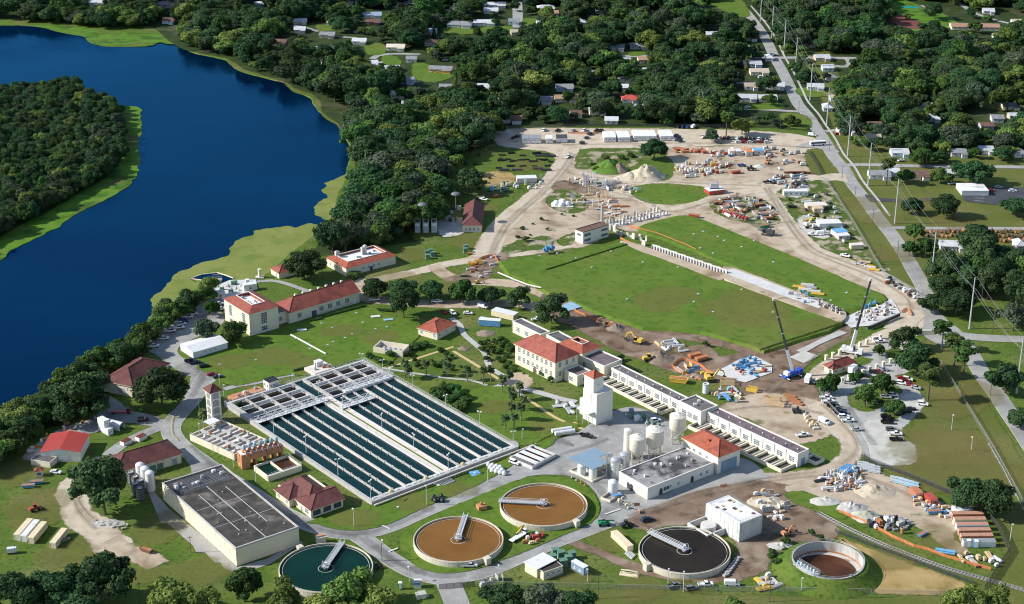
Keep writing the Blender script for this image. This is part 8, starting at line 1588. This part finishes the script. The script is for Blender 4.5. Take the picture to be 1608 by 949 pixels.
for i in range(3):
 g=random.Random(80+i);mb=MB();h=6.5+i*.8
 for k in range(80):
  a=g.uniform(0,2*pi);el=g.uniform(-.75,1.25);ln=g.uniform(1.7,2.2);d=Vector((cos(a),sin(a),0));sd2=Vector((-sin(a),cos(a),0));pts=[Vector((0,0,h))+d*(ln*t*cos(el*(1-t*.3)))+Vector((0,0,ln*(t*sin(el)-.35*t*t)))for t in(0.05,.4,.75,1.05)];ws=(.1,.5,.62,.12)
  for j in range(3):
   for sg in(-1,1):mb.quad([pts[j],pts[j+1],pts[j+1]+sd2*sg*ws[j+1]-Vector((0,0,ws[j+1]*.35)),pts[j]+sd2*sg*ws[j]-Vector((0,0,ws[j]*.35))])
 TREE[f'palm{i}']=(mb.mesh('crown','leaf_palm'),MB().tube([(0,0,-.2),(.1,0,h*.5),(0,0,h)],.28,7,.22).mesh('trunk','palm_bark'),2.4,h+1.5)
def plant(key,p,width=None,height=None,label=None,cat='tree',group=None,name=None,rz=None):
 cm,tm,W,H=TREE[key];e=empty(name or('palm_tree' if 'palm' in key else 'pine_tree' if 'pine' in key else 'cypress_tree' if 'cyp' in key else 'shrub' if 'bush' in key else 'oak_tree' if 'oak' in key or 'grey' in key else 'broadleaf_tree'),p,label,cat,group,RNG.uniform(0,6.28)if rz is None else rz,True)
 sx=(width/(2*W*.92))if width else 1.0;sz=(height/H)if height else sx*RNG.uniform(.85,1.05);e.scale=(sx,sx,sz);link('crown',cm,e);link('trunk',tm,e);return e
def wpick(*opts):return RNG.choice(opts)
OAKS=['oak0','oak1','oak2','oak3','oak4'];MIDS=['mid0','mid1','mid2']
# ---- single trees: x, y of the trunk foot, crown width on the sheet, kind, label
ONE=[
(165,808,100,'oak','huge round dark oak left of the white upright tanks'),(255,640,86,'oak','large dark oak beside the maroon-roofed workshop'),(130,656,90,'oak','broad oak beside the river yard, near the maroon workshop'),
(28,965,84,'oak','dark oak at the bottom left corner of the view'),(92,952,90,'oak','dark oak in the bottom left clump, second from corner'),(160,944,92,'oak','dark oak at the right end of bottom left clump'),(120,985,80,'oak','dark oak low at the bottom edge, left clump'),
(268,968,72,'light','pale feathery tree at bottom edge left of small dark tree'),(318,975,60,'light','second pale feathery tree on the bottom edge, lower one'),(384,945,62,'mid','small dark green tree at bottom edge by manholes'),(450,972,66,'light','pale tree in front of the green tank, left one'),(548,962,78,'light','pale tree overlapping the green tank on its right'),(590,966,60,'light','pale tree right of the green tank at bottom edge'),(505,985,60,'light','pale low tree below the middle of green tank'),
(796,966,70,'oak','dark oak at bottom edge below the gate, left one'),(850,965,76,'grey','grey-green oak at bottom edge, middle of three'),(905,972,64,'oak','dark oak at bottom edge below blue-grey cabin'),(1150,972,40,'light','thin pale tree at bottom edge below black tank'),(1190,985,40,'light','small pale tree at bottom edge near parked yellow pallets'),(1512,978,64,'light','pale tree at bottom edge below the straw ground'),(1560,975,66,'light','pale tree at the bottom right near the fence corner'),
(325,533,44,'grey','grey-green tree left of three-storey block'),(366,540,42,'mid','tree at the near corner of three-storey block'),(333,496,26,'mid','small tree left behind three-storey block'),
(588,469,46,'oak','tree at the end of the long red-roofed wing'),(634,500,52,'oak','big dark tree on the front lawn, nearest'),(628,474,46,'oak','dark tree behind the big lawn tree'),(680,471,42,'oak','round tree on the lawn by dirt lane, second in line'),(728,476,44,'mid','tree in the line beside dirt lane, third'),(772,477,38,'oak','tree in the line beside dirt lane, fourth'),(815,482,36,'oak','tree in the line beside dirt lane, fifth'),(866,508,54,'oak','spreading oak behind the blue and tan cabins'),
(478,438,62,'oak','dense oak between riverside hut and red-rimmed building'),(735,303,46,'oak','grey-green oak standing alone in the scrub'),(1027,250,44,'oak','dark oak behind the sand pile'),(1118,222,26,'grey','pale tree at north car park edge, left one'),(1140,215,24,'pine','pine at north car park edge'),(1165,212,30,'light','light tree at the north car park by avenue'),
(1392,291,24,'pine','tall slim pine beside the side street'),(1432,336,36,'oak','small oak on the grass by the black driveway'),(1486,342,50,'oak','spreading oak on the park grass'),(1532,396,64,'oak','large oak before the white metal roof'),(1525,290,58,'oak','large oak right of the white house on side street'),(1422,287,24,'mid','bushy tree between two houses by the avenue'),(1477,288,28,'mid','bushy tree right of brown-roofed house'),(1594,340,44,'oak','oak at the right edge by black car park'),(1435,380,32,'mid','tree by the avenue and gravel lane'),(1427,402,26,'mid','small tree beside the avenue below gravel lane'),(1453,402,28,'mid','small tree left of the white metal roof'),(1485,432,48,'oak','dark tree below the white metal roof'),(1538,425,62,'oak','big dark tree right below the white metal roof'),
(1462,492,40,'oak','tree where the haul road meets avenue'),(1500,495,60,'oak','dark tree clump by avenue bend, left'),(1550,470,60,'oak','dark tree clump by avenue bend, middle'),(1595,480,64,'oak','dark tree clump at right edge by avenue bend'),(1590,520,60,'grey','tree at right edge above the white roof corner'),
(1419,549,48,'oak','round tree at top of the right-hand car park'),(1438,592,64,'oak','large tree on the car park right side'),(1457,630,36,'pine','pine on the dry grass beside car park'),(1512,595,40,'pine','pine near the avenue with long shadow'),(1498,575,34,'pine','second pine near the avenue'),(1478,552,28,'pine','pine by the gate apron'),(1303,617,32,'mid','small round tree at the car park entrance'),(1358,640,42,'mid','tree in car park bed, left'),(1384,622,42,'mid','tree in car park bed, right'),(1404,654,32,'mid','small round tree in the car park lower bed'),
(1578,618,60,'oak','oak at right edge beyond the avenue'),(1602,672,44,'oak','oak lowest on right edge beyond avenue'),(1520,800,62,'oak','large oak left of pair beside containers'),(1560,808,72,'oak','large oak right of pair beside containers'),
(838,545,14,'mid','small tree before the north gallery'),(975,566,12,'mid','small tree behind the square block'),(1108,545,10,'mid','small tree at the churned soil edge'),(770,552,20,'bush','shrubby tree by the dirt patch near north gallery'),(1380,560,22,'mid','small tree at upper car park edge'),(1345,600,20,'mid','small tree beside parked red car'),
]
for x,y,w,kd,lb_ in ONE:
 key=RNG.choice([k for k in TREE if k.startswith(kd)]);s=s_at(y)
 plant(key,gp(x,y),w/s,None if kd!='pine' else 17,lb_,'tree',None,None)
# ---- palms
for k,(x,y)in enumerate([(702,591),(734,598),(759,604),(771,600),(789,617),(800,612),(802,630),(816,628),(805,644),(822,646),(803,660),(818,662),(793,675),(807,676),(636,593),(642,596),(669,591),(704,585),(20,680),(57,668),(320,672),(1190,85)]):
 plant(f'palm{k % 3}',gp(x,y),None,None,f'sabal palm with round ragged head, {ORD[k] if k < 14 else ORD[k - 14]} along the {"path clump, counted from its far end" if k < 14 else "scattered palms, counted from the basin corner"}','palm','sabal palms')
# ---- shrubs and hedges
for k,(x,y,w)in enumerate([(683,622,24),(695,618,26),(708,618,28),(722,628,30),(733,638,28),(722,646,32),(708,636,28),(694,628,26)]):plant(f'bush{k % 2}',gp(x,y),w/s_at(y),4.4,f'rounded dark shrub, {ORD[k]} in the clump above the basin wall','shrub','shrub clump above the basin')
for k,(x,y,w)in enumerate([(846,572,14),(856,580,14),(838,566,16),(828,552,18),(815,548,16),(864,600,12),(790,545,14),(783,556,14),(776,540,12),(800,575,12),(950,262,18),(962,258,20),(940,268,16),(975,250,16),(990,246,14),(952,252,18),(930,262,14),(1275,842,12),(1290,850,12)]):plant(f'bush{k % 2}',gp(x,y),w/s_at(y),2.8,f'leafy shrub, {ORD[k]} of those by the main hall and green mound','shrub','shrubs by hall and mound')
for k,(x,y,w)in enumerate([(580,562,16),(596,570,18),(612,560,20),(652,548,26),(668,545,22),(612,575,12),(640,560,14),(372,640,16),(384,648,14),(556,434,30),(842,545,22),(820,560,18),(806,548,14),(835,575,14),(850,590,12),(1330,580,12),(480,470,12),(330,668,14),(576,464,14),(700,575,16)]):plant(f'bush{k % 2}',gp(x,y),w/s_at(y),2.6,f'small garden shrub, {ORD[k]} of those dotted about the plant lawns','shrub','garden shrubs')
SB=random.Random(9);ns=0
for zone,poly,n in(('the scrub by the transformers',[(640,305),(700,262),(775,236),(800,250),(790,300),(760,320),(700,330),(660,370),(640,372)],26),('the weedy site strips',[(1232,305),(1262,300),(1330,372),(1320,380),(1268,365)],12),('the dirt fork',[(790,372),(860,340),(905,335),(900,360),(820,390)],10),('the garden beside the main hall',[(742,545),(775,528),(800,540),(812,565),(830,590),(800,585),(770,575)],24),('the planted beds behind the basin corner',[(650,560),(700,550),(740,570),(735,590),(690,588),(650,580)],16),('the bank by the drained tank',[(1210,850),(1240,850),(1245,890),(1215,905)],10)):
 k=0
 while k<n:
  x,y=SB.uniform(min(p[0]for p in poly),max(p[0]for p in poly)),SB.uniform(min(p[1]for p in poly),max(p[1]for p in poly))
  if not inside((x,y),poly):continue
  k+=1;f=SB.uniform(1.2,4.5);plant(f'bush{k % 2}',gp(x,y),f,f*SB.uniform(.4,.7),f'wild bush, {ordw(k)} counted over {zone}','shrub','wild bushes of '+zone)
def hedge(label,a,b,h=1.3,w=1.4):
 A,B=gp(*a),gp(*b);n=int((B-A).length/.8)+2;lobes=[((B-A).x*i/n,(B-A).y*i/n,h*.55,w*.6)for i in range(n+1)]
 o=link('hedge',crown_mesh('hedge',lobes,60*n,.2,5,'leaf_mid',h/w));o.location=A;tag(o,label,'hedge')
hedge('dark overgrown bank along the lower edge of the great lawn',(1196,553),(1324,511),1.8,2.0);hedge('low dark edge of shrubs crossing the great lawn',(858,428),(984,388),1.9,.9)
hedge('clipped hedge along the foot of the long red-roofed wing',(508,499),(573,482));hedge('short clipped hedge at the left end of the wing front',(490,505),(505,502));hedge('low hedge behind the far basin wall',(462,584),(490,578));hedge('long low hedge along dirt lane by the parked cars',(594,488),(616,490))
# ---- woods: candidate positions in the wooded zones
FILL=[
 ('riverbank',[(-40,760),(-40,700),(0,668),(30,656),(60,644),(85,630),(110,612),(150,581),(205,549),(240,528),(262,502),(282,488),(300,477),(322,464),(338,468),(312,484),(270,512),(244,537),(228,552),(200,576),(160,592),(156,628),(125,652),(85,668),(45,695),(10,725)],4.6,(24,44),['mid','oak','mid','light'],1.0),
 ('riverside wood',[(500,412),(522,384),(545,352),(562,308),(574,268),(566,238),(556,216),(548,198),(556,186),(600,188),(700,205),(775,215),(762,232),(700,255),(690,300),(688,345),(650,374),(575,388),(540,396)],9.6,(48,80),['oak','oak','oak','grey','mid','mid','light'],1.0),
 ('far canopy',[(500,150),(470,138),(440,124),(395,110),(360,90),(330,84),(290,76),(270,62),(220,48),(160,44),(100,38),(0,34),(-40,30),(-40,-60),(1650,-60),(1650,250),(1590,245),(1540,250),(1345,236),(1305,212),(1290,180),(1270,190),(1285,205),(1170,198),(790,196),(775,215),(700,205),(600,190),(548,185),(530,165)],7.0,(30,46),['oak','oak','oak','grey','mid','oak','light'],1.0),
 ('right-hand grove',[(1478,470),(1560,455),(1650,440),(1650,400),(1600,405),(1560,420),(1500,432),(1470,450)],8.5,(42,60),['oak','oak','mid'],1.0),
 ('avenue grove',[(1440,262),(1610,262),(1610,235),(1440,235)],9,(30,40),['oak','mid'],.8),
]
STREETK=[(1216,85,1345,98),(1150,128,1226,134),(1150,168,1256,178),(1310,250,1345,262),(585,82,662,104),(640,124,690,134),(804,0,822,46),(618,0,650,14),(735,84,768,94),(975,82,1032,92),(1395,0,1500,50),(1540,150,1610,176),(655,96,712,130),(1230,178,1275,202),(1255,138,1304,154),(60,44,280,74),(366,98,392,110),(503,164,532,194),(0,18,16,40),(1060,76,1112,84),(700,42,746,56),(760,42,802,54),(1292,90,1332,108),(1296,200,1330,210),(460,36,504,52),(498,52,562,62),(560,66,604,88),(822,28,846,44),(140,-8,160,10),(1500,10,1620,46),(1110,-5,1180,28)]
for a in STREETK:KEEP.append(a+(.9,))
def rad_at(zone_r,x,y):return zone_r
ROADS=[([to_sheet(gp(*q))for q in R1[2:]],9)]
def near_road(x,y,half):
 for i in range(len(R1)-1):
  (x0,y0),(x1,y1)=R1[i],R1[i+1];dx,dy=x1-x0,y1-y0;t=max(0,min(1,((x-x0)*dx+(y-y0)*dy)/(dx*dx+dy*dy)))
  if abs(x-x0-dx*t)<half+3 and abs(y-y0-dy*t)<14:return True
 return False
cand=[]
for zname,poly,rr,wr,kinds,dens in FILL:
 xs=[p[0]for p in poly];ys=[p[1]for p in poly];wp=[gp(*p)for p in poly];X0,X1=min(p.x for p in wp),max(p.x for p in wp);Y0,Y1=min(p.y for p in wp),max(p.y for p in wp)
 step=rr*1.12;placed=0;iy=0;yy=Y0
 while yy<Y1:
  xx=X0+(iy%2)*step/2
  while xx<X1:
   wx,wy=xx+RNG.uniform(-.42,.42)*step,yy+RNG.uniform(-.42,.42)*step;xx+=step
   sx,sy=to_sheet((wx,wy,0))
   if not inside((sx,sy),poly)or RNG.random()>dens:continue
   s=s_at(sy);wm=RNG.uniform(*wr)/3.1;
   if zname=='far canopy':wm=RNG.choice([RNG.uniform(7,11),RNG.uniform(12,18),RNG.uniform(16,24)])
   hw=wm/2*s*.85;hh=wm*.78*s*.92;bad=False
   for(x0,y0,x1,y1,pr)in KEEP:
    if sx+hw>x0 and sx-hw<x1 and sy>y0 and sy-hh<y1 and RNG.random()<pr:bad=True;break
   if bad or near_road(sx,sy,hw):continue
   cand.append((wm*s,zname,wx,wy,wm,RNG.choice(kinds)))
  yy+=step*.87;iy+=1
cand.sort(key=lambda c:-c[0]);NONE=215
ZL={'riverbank':'leafy tree in the belt along the river bank below the car park','riverside wood':'dark oak in the dense wood between river and transformers','far canopy':'tree crown in the suburban canopy beyond the building site','right-hand grove':'dark oak in the grove right of the avenue bend','avenue grove':'tree among the houses right of the avenue'}
zn={};ind=[];mass=[]
for c in cand:
 cap={'riverbank':60,'riverside wood':90,'far canopy':75,'right-hand grove':20,'avenue grove':20}[c[1]];zn[c[1]]=zn.get(c[1],0)+1
 (ind if zn[c[1]]<=cap else mass).append(c)
def tree_label(c):
 look={'oak':'dark green','grey':'grey-green','mid':'fresh green','light':'pale green'}[c[5]];size='small' if c[4]<11 else 'large' if c[4]>16 else 'medium';x,y=to_sheet((c[2],c[3],0));z=c[1]
 if z=='riverside wood':w='on the river side of the dense wood' if x<575 else 'in the middle of the dense wood' if x<650 else 'on the site side of the dense wood';w+=', upper half' if y<285 else ', lower half'
 elif z=='far canopy':w='in the canopy beyond the site, '+('river end' if x<700 else 'middle' if x<1000 else 'avenue end' if x<1290 else 'beyond the avenue')
 elif z=='riverbank':w='in the river bank belt, '+('beside the car park' if x>215 else 'by the maroon workshop' if x>150 else 'by the red shed')
 else:w='in the '+z
 return f'{size} {look} tree {w}'
for c in ind:
 key=RNG.choice([k for k in TREE if k.startswith(c[5])]);plant(key,(c[2],c[3],0),c[4],c[4]*RNG.uniform(.68,.9)if c[1]!='riverbank' else c[4]*RNG.uniform(.7,1.0),tree_label(c),'tree','trees of the '+c[1])
print('trees',len(ONE),len(ind),len(mass))
# ---- the rest of each wood as one mass: real tree crowns on points
def tree_mass(name,label,pts,keys):
 cols=[]
 src=bpy.data.collections.new(name+'_kinds')
 for i,k in enumerate(keys):
  o=bpy.data.objects.new(f'kind_{i:02d}',None)
  cm,tm,W,H=TREE[k];o=bpy.data.objects.new(f'kind_{i:02d}',cm);src.objects.link(o)
 me=bpy.data.meshes.new(name);me.from_pydata([p[:3]for p in pts],[],[])
 for nm,j in(('tw',3),('th',4),('tr',5)):at=me.attributes.new(nm,'FLOAT','POINT');at.data.foreach_set('value',[p[j]for p in pts])
 at=me.attributes.new('tk','INT','POINT');at.data.foreach_set('value',[int(p[6])for p in pts])
 ob=link(name,me);tag(ob,label,None,kind='stuff')
 ng=bpy.data.node_groups.new(name,'GeometryNodeTree');ng.interface.new_socket('Geometry',in_out='INPUT',socket_type='NodeSocketGeometry');ng.interface.new_socket('Geometry',in_out='OUTPUT',socket_type='NodeSocketGeometry');n=ng.nodes;L=ng.links
 gi=n.new('NodeGroupInput');go=n.new('NodeGroupOutput');ip=n.new('GeometryNodeInstanceOnPoints');ci=n.new('GeometryNodeCollectionInfo');ci.inputs[0].default_value=src;ci.inputs['Separate Children'].default_value=True;ci.inputs['Reset Children'].default_value=True
 def attr(nm,t='FLOAT'):a=n.new('GeometryNodeInputNamedAttribute');a.data_type=t;a.inputs[0].default_value=nm;return a.outputs[0]
 cs=n.new('ShaderNodeCombineXYZ');w_=attr('tw');L.new(w_,cs.inputs[0]);L.new(w_,cs.inputs[1]);L.new(attr('th'),cs.inputs[2]);cr=n.new('ShaderNodeCombineXYZ');L.new(attr('tr'),cr.inputs[2])
 L.new(gi.outputs[0],ip.inputs['Points']);L.new(ci.outputs[0],ip.inputs['Instance']);ip.inputs['Pick Instance'].default_value=True;L.new(attr('tk','INT'),ip.inputs['Instance Index']);L.new(cr.outputs[0],ip.inputs['Rotation']);L.new(cs.outputs[0],ip.inputs['Scale']);L.new(ip.outputs[0],go.inputs[0])
 md=ob.modifiers.new('trees','NODES');md.node_group=ng;return ob
MK=OAKS+MIDS+['grey0','grey1','light0','light1','cypress0','cypress1','pine0','pine1','palm0','palm2']
def mp(wx,wy,wm,kind,z=0,hf=(.62,1.0)):
 if RNG.random()<.07 and z==0:
  i=RNG.choice([j for j,k in enumerate(MK)if k[:4]in('cypr','pine','palm')]);f=RNG.uniform(.9,1.25);return(wx,wy,z,f,f,RNG.uniform(0,6.28),i)
 ks=[i for i,k in enumerate(MK)if k.startswith(kind)]or[0];i=RNG.choice(ks);cm,tm,W,H=TREE[MK[i]];return(wx,wy,z,wm/(2*W*.92),wm*RNG.uniform(*hf)/H,RNG.uniform(0,6.28),i)
tree_mass('suburban_woods','continuous dark green tree canopy over the suburb beyond the site',[mp(c[2],c[3],c[4],c[5])for c in mass],MK)
ip_=[];poly=ICORE;wp=[gp(*p)for p in poly];X0,X1,Y0,Y1=min(p.x for p in wp),max(p.x for p in wp),min(p.y for p in wp),max(p.y for p in wp)
yy=Y0
while yy<Y1:
 xx=max(X0,-460)
 while xx<X1:
  wx,wy=xx+RNG.uniform(-2.4,2.4),yy+RNG.uniform(-2.4,2.4);xx+=5.6
  q=to_sheet((wx,wy,0))
  if q[0]>-60 and inside(q,poly):ip_.append(mp(wx,wy,RNG.uniform(6.5,11),RNG.choice(['oak','mid','oak','oak','grey','mid','light']if RNG.random()<.7 else['oak']),-.2,(.85,1.25)))
 yy+=5.4
tree_mass('island_woods','dense low wood covering the river island',ip_,MK)
print('mass',len(mass),len(ip_))
